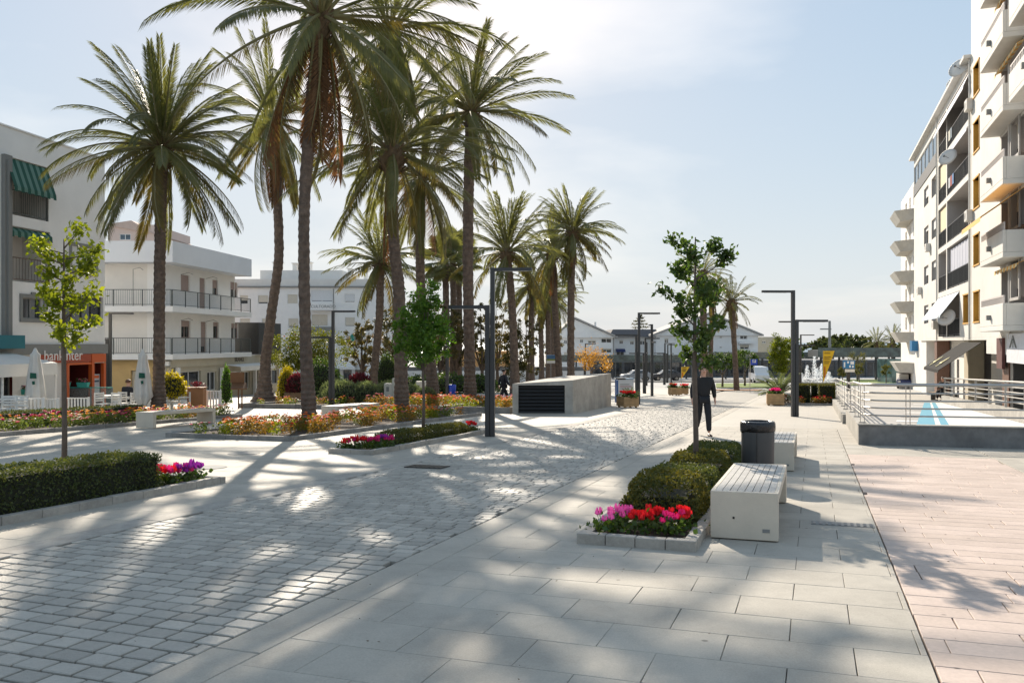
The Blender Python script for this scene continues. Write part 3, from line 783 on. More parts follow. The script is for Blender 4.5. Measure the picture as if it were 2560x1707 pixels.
bed('flower_bed', 'stone edged bed with long hedge and cyclamen beside the slatted bench', -2.17, -1.02, 7.9, 15.6, .10, .12, M_kerb, .3)
bed('flower_bed', 'long bed of mixed bright flowers in front of the cafe terrace', -22.6, -19.5, 12.0, 25.4, .11, .14, M_kerbd, .9)
bed('flower_bed', 'raised kerb bed around the leaning palm with swollen foot', -24.5, -19.5, 31.6, 38.5, .2, .2, M_kerbd, 1.0)
bed('flower_bed', 'raised bed with lavender mounds and red flowers behind the stone bench', -18.8, -14.8, 32.2, 43.5, .2, .2, M_kerbd, 1.0)
bed('flower_bed', 'raised bed of small shrubs at the foot of the tall straight palm', -14.4, -11.2, 31.0, 42.0, .24, .2, M_kerbd, 1.0)
bed('flower_bed', 'bed with clipped hedge blocks and red flowers beside the steel railing', -1.9, 1.1, 43.2, 50.0, .1, .12, M_kerbd, 1.0)

def surf_pts(r0, r1, s0, s1, z0, z1, dens, rough=.035, round_=0.0):
    """points on the faces of a clipped block in road coordinates"""
    A = [('t', (r1 - r0) * (s1 - s0)), ('n', (r1 - r0) * (z1 - z0)), ('f', (r1 - r0) * (z1 - z0)), ('l', (s1 - s0) * (z1 - z0)), ('r', (s1 - s0) * (z1 - z0))]
    P = []; Dn = []
    for k, a in A:
        n = int(a * dens)
        for _ in range(n):
            u, v = random.random(), random.random(); w = abs(random.gauss(0, rough))
            if k == 't': p = (r0 + u * (r1 - r0), s0 + v * (s1 - s0), z1 - w + random.gauss(0, .012)); d = (0, 0, 1)
            elif k == 'n': p = (r0 + u * (r1 - r0), s0 + w, z0 + v * (z1 - z0)); d = tuple(-AX)
            elif k == 'f': p = (r0 + u * (r1 - r0), s1 - w, z0 + v * (z1 - z0)); d = tuple(AX)
            elif k == 'l': p = (r0 + w, s0 + u * (s1 - s0), z0 + v * (z1 - z0)); d = tuple(-NX)
            else: p = (r1 - w, s0 + u * (s1 - s0), z0 + v * (z1 - z0)); d = tuple(NX)
            nz = noise.noise(Vector((p[0] * 2.2, p[1] * 2.2, p[2] * 3))) * .05
            if round_:
                cr_, cs_ = (r0 + r1) / 2, (s0 + s1) / 2
                e = ((p[0] - cr_) / ((r1 - r0) / 2)) ** 4 + ((p[1] - cs_) / ((s1 - s0) / 2)) ** 4
                p = (cr_ + (p[0] - cr_) * (1 - round_ * .12 * min(1, e) * (p[2] - z0) / (z1 - z0)), cs_ + (p[1] - cs_) * (1 - round_ * .12 * min(1, e) * (p[2] - z0) / (z1 - z0)), p[2] - round_ * .16 * min(1.2, e) ** 2 * (1 if p[2] > (z0 + z1) / 2 else 0))
            P.append(RS(p[0] + d[0] * nz, p[1] + d[1] * nz, p[2] + (nz if k == 't' else 0))); Dn.append(d)
    return P, Dn
def hedge(label, r0, r1, s0, s1, h, dens, size, m, z0=.05, round_=0.0, group=None, name='hedge', core=True, cat='hedge'):
    t = thing(name, label, cat, RS((r0 + r1) / 2, (s0 + s1) / 2, z0), group=group)
    k = .055 + .13 * round_
    MB().rs(r0 + k, r1 - k, s0 + k, s1 - k, 0, h - k * 1.3).build('stems', M_core, t)
    P, Dn = surf_pts(r0, r1, s0, s1, z0, h, dens, round_=round_)
    P = [p - org(t) for p in P]
    put('foliage', leaf_mesh('foliage', P, m, size, .55, jit=1.0, fold=.1), t)
    return t
random.seed(8)
hedge('dark clipped box hedge around the sparse lime tree trunk', -9.2, -8.42, 2.8, 9.25, .56, 1900, .042, M_hedge)
hedge('low olive hedge around the dense young tree', -9.1, -8.42, 15.8, 20.6, .34, 1300, .05, M_hedgey, round_=.6)
for i, (s0, s1, h, lab) in enumerate(((9.0, 10.1, .52, 'nearest rounded hedge block behind the cyclamen'), (10.42, 11.6, .45, 'second rounded hedge block beside the slatted bench'),
                                      (11.85, 13.3, .49, 'third hedge block holding the slender tree trunk'), (13.5, 15.4, .45, 'farthest hedge block beside the black litter bin'))):
    hedge(lab, -2.0 - .04 * (i % 2), -1.12 + .03 * (i % 2), s0, s1, h, 1700, .048, M_hedgey if i % 2 == 0 else M_hedge, round_=.9, group='hedge blocks beside the bench')
hedge('long low dark hedge in front of the cafe chairs', -22.3, -21.7, 12.3, 23.0, .5, 420, .07, M_hedge)
for i, (r0, r1, s0, s1) in enumerate(((-1.0, -.15, 44.6, 46.4), (-.1, .2, 45.6, 47.0), (.25, 1.02, 44.3, 46.4))):
    hedge(('left', 'narrow middle', 'right')[i] + ' cube of clipped hedge by the steel railing', r0, r1, s0, s1, 1.0, 500, .075, M_hedgey, group='clipped hedge cubes')

# cyclamen and bedding plants: built once per colour, then copied
FL = {}
def petal_mat(name, c): return leafmat('petal_' + name, c, tuple(min(1, x * 1.15 + .01) for x in c), .35, (1.5, 1.3, 1.3), .55, .1)
PC = {'red': (.62, .012, .018), 'magenta': (.55, .015, .16), 'pink': (.72, .12, .42), 'purple': (.25, .02, .30), 'yellow': (.80, .42, .01), 'orange': (.75, .20, .02), 'white': (.75, .72, .66), 'rose': (.68, .16, .22), 'rust': (.42, .09, .03)}
PM = {k: petal_mat(k, v) for k, v in PC.items()}
def cyclamen(label, loc, cols, nb=11, sc=1.0, seedv=0, group='cyclamen'):
    random.seed(seedv); global RNG; RNG = np.random.default_rng(seedv)
    t = thing('cyclamen', label, 'flower plant', loc, group=group)
    P = [(random.gauss(0, .085 * sc), random.gauss(0, .085 * sc), .03 + abs(random.gauss(0, .05)) * sc) for _ in range(110)]
    put('leaves', leaf_mesh('leaves', P, M_dkgreen, .055 * sc, .8, fold=.05), t)
    for i in range(nb):
        a = random.uniform(0, 6.28); r = .11 * sc * math.sqrt(random.random()); z = (.145 + random.uniform(-.035, .035)) * sc
        c = Vector((r * math.cos(a), r * math.sin(a), z)); q = MB(); q.mi = 1
        q.tube([(c.x * .5, c.y * .5, .03), c], .0025, 4, cap=False); q.mi = 0
        for k in range(5):
            b = k * 1.2566 + a; d = Vector((math.cos(b), math.sin(b), 0)); w = Vector((-math.sin(b), math.cos(b), 0)) * .017 * sc
            tip = c + d * .026 * sc + Vector((0, 0, .055 * sc)); mid = c + d * .028 * sc + Vector((0, 0, .022 * sc))
            q.add([c, mid + w, tip + w * .5, tip - w * .5, mid - w], [(0, 1, 2, 3, 4)])
        q.build('bloom', [PM[random.choice(cols)], M_green], t, local=True)
    return t
Zs = .055
for i, (r, s, cols, nb, lab) in enumerate(((-2.0, 8.18, ['pink'], 6, 'small pink cyclamen at the corner of the stone kerb'), (-1.86, 8.4, ['pink'], 13, 'pink cyclamen in front of the nearest hedge block'),
                                           (-1.62, 8.28, ['red'], 15, 'bright red cyclamen in the middle of the bed tip'), (-1.52, 8.55, ['red'], 9, 'red cyclamen close against the nearest hedge block'),
                                           (-1.28, 8.55, ['red'], 16, 'large red cyclamen next to the slatted bench'), (-1.32, 8.28, ['magenta'], 9, 'magenta cyclamen next to the slatted bench'))):
    cyclamen(lab, RS(r + (.06 if r < -1.9 else 0), s + .05, Zs), cols, nb, 1.08, 70 + i)
for i, (r, s, cols, nb, lab) in enumerate(((-8.62, 9.5, ['red', 'magenta'], 22, 'crimson cyclamen against the end of the clipped hedge'), (-8.85, 9.55, ['magenta'], 20, 'magenta cyclamen behind the crimson one'), (-8.6, 9.85, ['magenta', 'purple'], 16, 'magenta cyclamen beside the purple one'),
                                           (-8.65, 10.12, ['purple'], 16, 'purple cyclamen at the tip of the hedge bed'))):
    cyclamen(lab, RS(r, s, Zs), cols, nb, 1.3, 80 + i)
for i, (r, s, cols, lab) in enumerate(((-9.0, 15.1, ['magenta', 'red'], 'leftmost magenta cyclamen in the narrow bed'), (-8.8, 15.25, ['red'], 'red cyclamen in the narrow bed between magenta ones'), (-8.55, 15.4, ['magenta'], 'magenta cyclamen at the front of the narrow bed'),
                                       (-8.42, 15.7, ['magenta', 'purple'], 'purple magenta cyclamen against the low olive hedge'), (-8.6, 20.75, ['red'], 'red cyclamen at the far end of the narrow bed'))):
    cyclamen(lab, RS(r, s, Zs), cols, 12, 1.3, 90 + i)

# bedding plants for the big beds
def bedding(cols, leafm, nb, seedv, h=.34, w=.2, leafn=150, ls=.065, bs=.085):
    random.seed(seedv); global RNG; RNG = np.random.default_rng(seedv)
    t = thing('bedding_plant', 'bedding plant', 'flower plant', (0, 0, -50))
    P = [(random.gauss(0, w * .5), random.gauss(0, w * .5), .03 + random.random() * h * .85) for _ in range(leafn)]
    put('leaves', leaf_mesh('leaves', P, leafm, ls, .6, fold=.08), t)
    for i in range(nb):
        a = random.uniform(0, 6.28); r = w * math.sqrt(random.random()); c = Vector((r * math.cos(a), r * math.sin(a), h * random.uniform(.75, 1.1)))
        q = MB()
        for k in range(9):
            b = k * .698 + a; d = Vector((math.cos(b), math.sin(b), .45)); ww = Vector((-math.sin(b), math.cos(b), 0)) * bs * .28
            q.add([c, c + d * bs * .3 + ww, c + d * bs * .6, c + d * bs * .3 - ww], [(0, 1, 2, 3)])
        q.lathe([(.004, 0), (bs * .22, bs * .12), (bs * .2, bs * .25), (.004, bs * .32)], 6, c)
        q.build('bloom', PM[random.choice(cols)], t, local=True)
    return t
M_begonia = leafmat('croton_leaf', (0.12, 0.14, 0.03), (0.28, 0.17, 0.05), .45, (1.8, 1.3, .6))
M_fresh = leafmat('fresh_leaf', (0.08, 0.12, 0.03), (0.14, 0.16, 0.05), .4, (1.6, 1.7, .7))
PB = [('orange', bedding(['orange', 'yellow'], M_begonia, 7, 1)), ('rust', bedding(['rust', 'rose'], M_begonia, 6, 2)), ('red', bedding(['red'], M_begonia, 6, 3, .3)), ('yellow', bedding(['yellow', 'orange'], M_lime, 7, 4)), ('white', bedding(['white', 'rose'], M_fresh, 6, 5, .26)),
      ('rose', bedding(['rose', 'magenta'], M_fresh, 7, 6, .3)), ('magenta', bedding(['magenta', 'red'], M_fresh, 7, 7, .3)), ('gold', bedding(['yellow'], M_fresh, 8, 8, .33))]
PBD = dict(PB)
USED = set()
def plant(kind, loc, label, group, sc=1.0):
    o = PBD[kind]
    c = o if kind not in USED else copy_tree(o)
    USED.add(kind); c.location = loc; c.rotation_euler[2] = random.uniform(0, 6.28); c.scale = (sc,) * 3
    tag(c, label, 'flower plant', group)
    return c
random.seed(21)
trunks = [toRS(G(775, 1072)), toRS(G(1004, 1038))]
def scatter(kinds, r0, r1, s0, s1, n, labf, group, sc=(.85, 1.25), avoid=(), z=.06, mind=.3):
    pts = []; tries = 0
    while len(pts) < n and tries < n * 60:
        tries += 1; r, s = random.uniform(r0, r1), random.uniform(s0, s1)
        if any((r - a) ** 2 + (s - b) ** 2 < mind ** 2 for a, b in pts) or any((r - a) ** 2 + (s - b) ** 2 < .42 ** 2 for a, b in avoid): continue
        pts.append((r, s)); k = random.choice(kinds); f = (s - s0) / (s1 - s0); g = (r - r0) / (r1 - r0)
        zone = ('at its near end', 'a little way in', 'half way along', 'past the middle', 'toward the far end', 'at its far end')[min(5, int(f * 6))] + (', back edge', ', middle', ', front edge')[min(2, int(g * 3))]
        plant(k, RS(r, s, z), labf(k) + ' ' + zone, group, random.uniform(*sc))
CW = {'orange': 'orange and yellow', 'rust': 'rust coloured', 'red': 'red', 'yellow': 'golden leaved yellow', 'white': 'white', 'rose': 'rose pink', 'magenta': 'magenta', 'gold': 'yellow'}
scatter(['yellow', 'yellow', 'orange', 'red', 'yellow', 'orange', 'rust', 'white'], -15.1, -12.0, 17.3, 29.0, 88, lambda k: CW[k] + ' plant in the big palm bed', 'flowers in the big palm bed', avoid=trunks)
scatter(['gold', 'rose', 'magenta', 'red', 'gold', 'white', 'magenta'], -21.6, -19.75, 14.6, 25.2, 78, lambda k: CW[k] + ' plant in the long cafe bed', 'flowers in the cafe bed', (.9, 1.3))
scatter(['orange', 'red', 'yellow', 'rust'], -18.5, -15.0, 32.5, 37.5, 34, lambda k: CW[k] + ' plant in the lavender bed', 'flowers in the lavender bed', (1.1, 1.5), z=.11, mind=.4)
scatter(['yellow', 'rust', 'orange'], -14.1, -11.5, 31.3, 36.5, 30, lambda k: CW[k] + ' plant under the tall straight palm', 'plants under the tall palm', (1.0, 1.4), avoid=[toRS(G(1176, 1012))], z=.13, mind=.4)
scatter(['yellow', 'white', 'rust'], -24.1, -19.9, 32.0, 38.0, 24, lambda k: CW[k] + ' low plant around the swollen palm foot', 'plants around the swollen palm foot', (.8, 1.1), avoid=[toRS(G(660, 1004))], z=.11, mind=.5)
scatter(['red'], -1.75, .95, 43.45, 43.9, 9, lambda k: 'red flowers before the hedge cubes', 'red flowers by the railing', (1.0, 1.4), mind=.25)

# rounded shrubs
def shrub(label, loc, rad, h, n, size, m, seedv, name='shrub', group=None, cat='shrub', upright=0.0):
    random.seed(seedv); global RNG; RNG = np.random.default_rng(seedv)
    t = thing(name, label, cat, loc, group=group)
    q = MB(); q.lathe([(.02, 0), (rad * .7, h * .12), (rad * .8, h * .5), (rad * .45, h * .8), (.02, h * .88)], 12); q.build('stems', M_core, t, local=True)
    d = RNG.normal(size=(n, 3)); d /= np.linalg.norm(d, axis=1)[:, None]; d[:, 2] = np.abs(d[:, 2]) * 1.0
    P = d * np.array([rad, rad, h]) * (1 + RNG.normal(size=(n, 1)) * .06) * (1 - .12 * RNG.random((n, 1))) + np.array([0, 0, .03])
    dirs = None
    if upright: dirs = np.tile([0, 0, upright], (n, 1)) + d
    put('foliage', leaf_mesh('foliage', P, m, size, .3 if upright else .55, dirs=dirs, fold=.08), t)
    return t
M_lav = leafmat('lavender_leaf', (0.13, 0.16, 0.09), (0.20, 0.22, 0.12), .35, (1.4, 1.5, .8))
M_burg = leafmat('burgundy_leaf', (0.10, 0.015, 0.02), (0.16, 0.03, 0.04), .35, (1.6, 1.0, 1.0))
M_yellow = leafmat('yellow_leaf', (0.32, 0.27, 0.01), (0.45, 0.38, 0.02), .5, (1.5, 1.4, .5))
for i, (px, d, rad, h) in enumerate(((858, 41.5, 1.05, 1.05), (912, 42, .95, 1.0), (975, 43, 1.0, 1.05), (1028, 42.5, .75, .85), (835, 44, .8, 1.1), (1064, 40, .6, .75))):
    shrub(('large round', 'middle', 'broad', 'small', 'hindmost', 'rightmost')[i] + ' grey green lavender mound in the raised bed', Vector((XD(px, d), d, gz(d) + .1)), rad, h, 2600, .14, M_lav, 200 + i, 'lavender_shrub', 'lavender mounds', upright=1.2)
shrub('dark red cordyline clump behind the lavender', Vector((XD(900, 46), 46, gz(46) + .6)), .7, .9, 700, .3, M_burg, 210, upright=.8)
shrub('burgundy shrub in a clay trough by the cafe wall', Vector((XD(742, 46), 46, gz(46) + .5)), .6, 1.0, 900, .2, M_burg, 211, upright=.8)
shrub('clipped bright yellow shrub at the corner of the cafe', Vector((XD(717, 47), 47, gz(47))), .55, 1.9, 2600, .1, M_yellow, 212)
shrub('dark bushy shrub behind the lamp post', Vector((XD(800, 52), 52, gz(52))), 1.5, 2.4, 3600, .14, M_dkgreen, 213)
shrub('tall oval dark topiary beside the grey doorway', Vector((XD(968, 66), 66, gz(66))), .95, 3.0, 3600, .12, M_dkgreen, 214)
shrub('yellow flowering bush behind the dark round palm trunk', Vector((XD(430, 33), 33, gz(33) + .55)), .62, 1.05, 1500, .1, M_yellow, 215)
shrub('green column shrub by the cafe window', Vector((XD(566, 43), 43, gz(43))), .28, 1.9, 1500, .1, M_green, 216)
for i, (px, d, rad, h) in enumerate(((1120, 62, 2.2, 1.5), (1190, 64, 2.0, 1.4), (1050, 63, 2.0, 1.3))):
    shrub(('middle', 'right', 'left')[i] + ' one of the dark low bushes under the far trees', Vector((XD(px, d), d, gz(d))), rad, h, 2200, .18, M_dkgreen, 220 + i, group='low bushes under the far trees')
# cycad
random.seed(30)
cy = thing('cycad', 'spiky grey green cycad beside the wooden planter with pink flowers', 'plant', RS(-1.6, 44.6, .05))
CYF = frond_mesh('cycad_frond', 1.3, .7, 26, .22, .03, M_lav, 0, .3)
MB().lathe([(.12, 0), (.16, .2), (.1, .45)], 10).build('stem', M_boot, cy, local=True)
for k in range(34): put('frond', CYF, cy, (0, 0, .42), (0, -R(random.uniform(5, 80)), k * 2.4), (random.uniform(.8, 1.15),) * 3)

# ------------------------------------------------------------------ benches, litter bin, lamp posts
def bench(label, r0, r1, s0, s1, h=.48, group='stone benches with slatted tops', slats=8):
    t = thing('stone_bench', label, 'bench', RS((r0 + r1) / 2, (s0 + s1) / 2), group=group)
    th = .13
    for a, b in ((s0, 1), (s1, -1)):
        lo, hi = sorted((a, a + b * .05)); l2, h2 = sorted((a + b * .0505, a + b * th))
        q = MB(); q.rs(r0, r1, lo, hi, .012, h); q.rs(r0 + .001, r1 - .001, l2, h2, .012, h - .09); q.build('leg', M_bench, t, bevel=.006)
    top = MB()
    top.rs(r0, r0 + .035, s0 + .05, s1 - .05, h - .0895, h); top.rs(r1 - .035, r1, s0 + .05, s1 - .05, h - .0895, h)
    top.rs(r0 + .035, r1 - .035, s0 + .05, s1 - .05, h - .0895, h - .022)
    top.build('top', M_bench, t)
    w = (r1 - r0 - .07) / slats
    for i in range(slats):
        a = r0 + .035 + w * i
        MB().rs(a + .0035, a + w - .0035, s0 + .055, s1 - .055, h - .021, h - .002 + random.uniform(-.0015, .0015)).build('slat', M_slat, t)
    return t
random.seed(9)
b1 = bench('slatted stone bench nearest, beside the red cyclamen and hedge', -.97, -.32, 8.6, 11.3)
MB().rs(-.47, -.40, 8.596, 8.6, .09, .125).build('maker_plate', M_frame, b1)
MB().rs(-.755, -.735, 8.596, 8.6, .21, .232).build('bolt_hole', M_blackp, b1)
b1b = bench('slatted stone bench half hidden behind the black litter bin', -.95, -.30, 14.75, 17.4)
MB().rs(-.45, -.38, 14.746, 14.75, .09, .12).build('maker_plate', M_frame, b1b)
c = toRS(G(822, 1050)); bench('stone bench standing behind the big palm bed', c[0] - .3, c[0] + .33, c[1], c[1] + 2.9, group='plain stone benches', slats=6)
c = toRS(G(360, 1071)); bench('stone bench in front of the long cafe flower bed', c[0] - .3, c[0] + .33, c[1], c[1] + 2.7, group='plain stone benches', slats=6)

bn = thing('litter_bin', 'black cylindrical litter bin with a bag folded over its rim', 'litter bin', RS(-.78, 13.05), RZ)
MB().lathe([(.215, .0), (.225, .02), (.235, .05), (.24, .80), (.235, .83)], 32).build('body', mat('bin_metal', (.045, .047, .05), .4, .08, 6), bn, local=True, smooth=True)
q = MB(); q.lathe([(.2, .80), (.247, .78), (.255, .80), (.257, .86), (.252, .90), (.24, .925), (.2, .93), (.19, .88), (.18, .7)], 32)
q.v = [(x * (1 + .03 * noise.noise(Vector((x * 14, y * 14, z * 9)))), y * (1 + .03 * noise.noise(Vector((x * 14 + 3, y * 14, z * 9)))), z - (.05 * max(0, noise.noise(Vector((x * 5, y * 5, 1)))) if z < .83 else 0)) for x, y, z in q.v]
q.build('bag', mat('bin_bag', (.012, .012, .014), .22, .1, 20, .6, 25), bn, local=True, smooth=True)
MB().box(-.004, .004, -.2435, -.2345, .06, .78).build('seam', M_blackp, bn, local=True)

def lamp(label, loc, rz, h1=4.55, h2=3.5, arm=1.05, w=.11, flip=1, group='double arm lamp posts', full=True):
    """two box posts side by side, each with a level arm, pointing opposite ways"""
    t = thing('lamp_post', label, 'lamp post', loc, rz, group)
    g = .012; d = .16
    MB().box(g, g + w, -d / 2, d / 2, -.1, h1).build('tall_post', M_dark, t, local=True, bevel=.006)
    MB().box(-g - w, -g, -d / 2, d / 2, -.1, h2).build('short_post', M_dark, t, local=True, bevel=.006)
    MB().box(-g + .001, g - .001, -d / 2 + .03, d / 2 - .03, -.1, h2 * .75).build('spacer', M_blackp, t, local=True)
    a = MB().box(g + w + .001, g + w + arm, -.06, .06, h1 - .085, h1 - .003).build('tall_arm', M_dark, t, local=True)
    MB().box(g + w + .2, g + w + arm - .1, -.045, .045, h1 - .093, h1 - .0855).build('lamp_panel', mat('lamp_lens', (.5, .5, .48), .3), a, local=True)
    a = MB().box(-g - w - arm, -g - w - .001, -.06, .06, h2 - .085, h2 - .003).build('short_arm', M_dark, t, local=True)
    MB().box(-g - w - arm + .1, -g - w - .2, -.045, .045, h2 - .093, h2 - .0855).build('lamp_panel', MATS['lamp_lens'], a, local=True)
    return t
lamp('lamp post at the end of the narrow hedge bed, arms both ways', G(1225, 1091), RZ * .3, 4.3, 3.35, .95)
lamp('lamp post right of the walking man, near the steel railing', G(1987, 1041), math.pi + .05, 4.62, 3.55, 1.1)
lamp('lamp post behind the stone bench in front of the orange tree', G(829, 1021), RZ * .3, 4.35, 3.2, .95)
lamp('lamp post beside the wooden planter and recycling box', G(1594, 1010), 0.0, 4.6, 3.5, 1.0)
lamp('lamp post in front of the red bank branch', dbase(272, 40), .1, 4.45, 3.2, 1.0)
lamp('lamp post right of the recycling box, a little farther off', dbase(1611, 62), 0.0, 4.1, 3.0, 1.0)
lamp('lamp post seen edge on beside the cobbled lane', dbase(1630, 55.5), R(90), 4.75, 3.6, 1.0)
lamp('lamp post behind the nearer one by the hedge cubes', dbase(1992, 52), math.pi, 4.75, 3.3, 1.0)
lamp('farthest lamp post by the hedge cubes, arm to the right', dbase(2000, 75), 0.0, 4.9, 3.6, 1.15)
lamp('lamp post among the trunks beside the blue bin', dbase(1118, 53), R(80), 4.3, 3.3, 1.0)
for i, (px, d) in enumerate(((1462, 98), (1617, 92), (1661, 96), (1668, 104), (1678, 100), (1732, 108))):
    lamp(('small lamp post by the yellow leaved tree', 'thin far lamp post left of the lane', 'left one of a far pair of lamp posts', 'right one of a far pair of lamp posts', 'far lamp post close to the young street tree', 'far lamp post behind the walking man')[i], dbase(px, d), (0, R(85), R(20), R(10), R(90), 0)[i], 4.7, 3.6, 1.2, .12, group='far lamp posts')
# ------------------------------------------------------------------ buildings
class Fr:
    """a vertical wall plane: o = left foot as one looks at it, d = direction to the right"""
    def __init__(s, o, d):
        s.o = Vector((o[0], o[1], 0)); s.d = Vector((d[0], d[1], 0)).normalized(); s.n = Vector((s.d.y, -s.d.x, 0))
    def P(s, a, out, z): p = s.o + s.d * a + s.n * out; return Vector((p.x, p.y, z))
    def box(s, mb, a0, a1, o0, o1, z0, z1):
        q = [(a0, o1), (a1, o1), (a1, o0), (a0, o0)]
        return mb.hexa([s.P(a, o, z0) for a, o in q] + [s.P(a, o, z1) for a, o in q])
    def at(s, px, out=0.0):
        k = (px - CX) / FPX; o = s.o + s.n * out
        a = (k * o.y - o.x) / (s.d.x - k * s.d.y); return a, (o + s.d * a).y
    def a(s, px, out=0.0): return s.at(px, out)[0]
    def z(s, px, py, out=0.0): return ZD(py, s.at(px, out)[1])
    def rect(s, x0, y0, x1, y1, out=0.0):
        a0, d0 = s.at(x0, out); a1, d1 = s.at(x1, out); return (a0, a1, ZD(y1, d0), ZD(y0, d0))
    def rot(s): return Matrix(((s.d.x, 0, s.n.x), (s.d.y, 0, s.n.y), (0, 1, 0))).to_euler()

def facade(fr, parent, a0, a1, z0, z1, ops, m, depth=9.0, name='wall', m_in=None, dmax=1.6, roofm=None):
    """front with real openings: ops = (a0, a1, z0, z1, recess depth); body closed behind"""
    A = sorted({a0, a1, *[v for o in ops for v in o[:2] if a0 < v < a1]}); Z = sorted({z0, z1, *[v for o in ops for v in o[2:4] if z0 < v < z1]})
    q = MB()
    for i in range(len(A) - 1):
        for j in range(len(Z) - 1):
            ca, cz = (A[i] + A[i + 1]) / 2, (Z[j] + Z[j + 1]) / 2
            if any(o[0] < ca < o[1] and o[2] < cz < o[3] for o in ops): continue
            q.quad(fr.P(A[i], 0, Z[j]), fr.P(A[i + 1], 0, Z[j]), fr.P(A[i + 1], 0, Z[j + 1]), fr.P(A[i], 0, Z[j + 1]))
    for o in ops:
        b, c, e, f, d = o[:5]
        q.mi = 1 if m_in else 0
        for (p1, p2) in (((b, e), (c, e)), ((c, e), (c, f)), ((c, f), (b, f)), ((b, f), (b, e))):
            q.quad(fr.P(p1[0], 0, p1[1]), fr.P(p2[0], 0, p2[1]), fr.P(p2[0], -d, p2[1]), fr.P(p1[0], -d, p1[1]))
        q.quad(fr.P(b, -d, e), fr.P(c, -d, e), fr.P(c, -d, f), fr.P(b, -d, f)); q.mi = 0
    for aa in (a0, a1): q.quad(fr.P(aa, 0, z0), fr.P(aa, -depth, z0), fr.P(aa, -depth, z1), fr.P(aa, 0, z1))
    q.quad(fr.P(a0, 0, z1), fr.P(a1, 0, z1), fr.P(a1, -depth, z1), fr.P(a0, -depth, z1))
    q.quad(fr.P(a0, -depth, z0), fr.P(a1, -depth, z0), fr.P(a1, -depth, z1), fr.P(a0, -depth, z1))
    return q.build(name, [m, m_in] if m_in else m, parent)
def window(fr, parent, rc, depth=.14, fm=M_frame, gm=M_glass, mull=1, shutter=0.0, sm=M_shut, fw=.05, name='window', transom=0):
    a0, a1, z0, z1 = rc[:4]; q = MB(); o0, o1 = -depth + .025, -depth + .075; e = .002
    fr.box(q, a0 + e, a1 - e, o0, o1, z0 + e, z0 + fw); fr.box(q, a0 + e, a1 - e, o0, o1, z1 - fw, z1 - e)
    fr.box(q, a0 + e, a0 + fw, o0, o1, z0 + fw, z1 - fw); fr.box(q, a1 - fw, a1 - e, o0, o1, z0 + fw, z1 - fw)
    for i in range(mull):
        c = a0 + (a1 - a0) * (i + 1) / (mull + 1); fr.box(q, c - fw / 2, c + fw / 2, o0, o1, z0 + fw, z1 - fw)
    if transom: c = z0 + (z1 - z0) * transom; fr.box(q, a0 + fw, a1 - fw, o0 + .004, o1 - .004, c - fw / 2, c + fw / 2)
    w = q.build(name, fm, parent)
    g = MB(); fr.box(g, a0 + fw * .6, a1 - fw * .6, -depth + .012, -depth + .035, z0 + fw * .6, z1 - fw * .6); g.build('pane', gm, w)
    if shutter:
        g = MB(); n = max(3, int((z1 - z0) * shutter / .09)); h = (z1 - z0 - fw) * shutter / n
        for i in range(n):
            t = z1 - fw * .5 - h * i; fr.box(g, a0 + .02, a1 - .02, -depth + .08, -depth + (.098 if i % 2 else .104), t - h + .004, t)
        g.build('shutter', sm, w)
    return w
def surround(fr, parent, rc, w=.14, out=.05, m=M_frame, name='window_surround', crest=False):
    a0, a1, z0, z1 = rc[:4]; q = MB()
    fr.box(q, a0 - w, a1 + w, 0.002, out, z1, z1 + w); fr.box(q, a0 - w, a1 + w, 0.002, out + .02, z0 - w, z0)
    fr.box(q, a0 - w, a0, 0.002, out, z0, z1); fr.box(q, a1, a1 + w, 0.002, out, z0, z1)
    if crest: c = (a0 + a1) / 2; fr.box(q, c - .12, c + .12, .004, out + .01, z1 + w, z1 + w + .09)
    return q.build(name, m, parent)
def railing(fr, parent, a0, a1, out, z0, h, m=M_dark, step=.12, name='railing', post=1.6, th=.012, solid=None):
    q = MB()
    fr.box(q, a0, a1, out - .02, out + .02, z0 + h - .04, z0 + h); fr.box(q, a0, a1, out - .012, out + .012, z0 + .08, z0 + .11)
    n = int((a1 - a0) / step)
    for i in range(n + 1):
        c = a0 + (a1 - a0) * i / max(1, n); fr.box(q, c - th / 2, c + th / 2, out - th / 2, out + th / 2, z0 + .11, z0 + h - .04)
    n = max(1, int((a1 - a0) / post))
    for i in range(n + 1):
        c = min(max(a0 + (a1 - a0) * i / n, a0 + .02), a1 - .02); fr.box(q, c - .022, c + .022, out - .023, out + .023, z0, z0 + h - .041)
    return q.build(name, m, parent)
def awning(fr, parent, a0, a1, o0, z0, o1, z1, val, m, name='awning', stripes=0, m2=None, sc=0):
    """sloping cloth from (o0,z0) at the wall to (o1,z1), with a hanging valance"""
    q = MB(); n = stripes or 1
    for i in range(n):
        q.mi = i % 2 if stripes else 0; b, c = a0 + (a1 - a0) * i / n, a0 + (a1 - a0) * (i + 1) / n
        for t in (0, .02): q.quad(fr.P(b, o0, z0 + t), fr.P(c, o0, z0 + t), fr.P(c, o1, z1 + t), fr.P(b, o1, z1 + t))
        dz = val * (1 - (.25 if sc and i % 2 else 0))
        q.quad(fr.P(b, o1 + .005, z1 + .02), fr.P(c, o1 + .005, z1 + .02), fr.P(c, o1 + .02, z1 - dz), fr.P(b, o1 + .02, z1 - dz))
    q.mi = 0
    for aa in (a0, a1): q.add([fr.P(aa, o0, z0), fr.P(aa, o1, z1), fr.P(aa, o1, z1 + .02), fr.P(aa, o0, z0 + .02)], [(0, 1, 2, 3)])
    fr.box(q, a0, a1, o1 - .03, o1 + .003, z1 - .04, z1 - .002)
    return q.build(name, [m, m2 or m], parent)
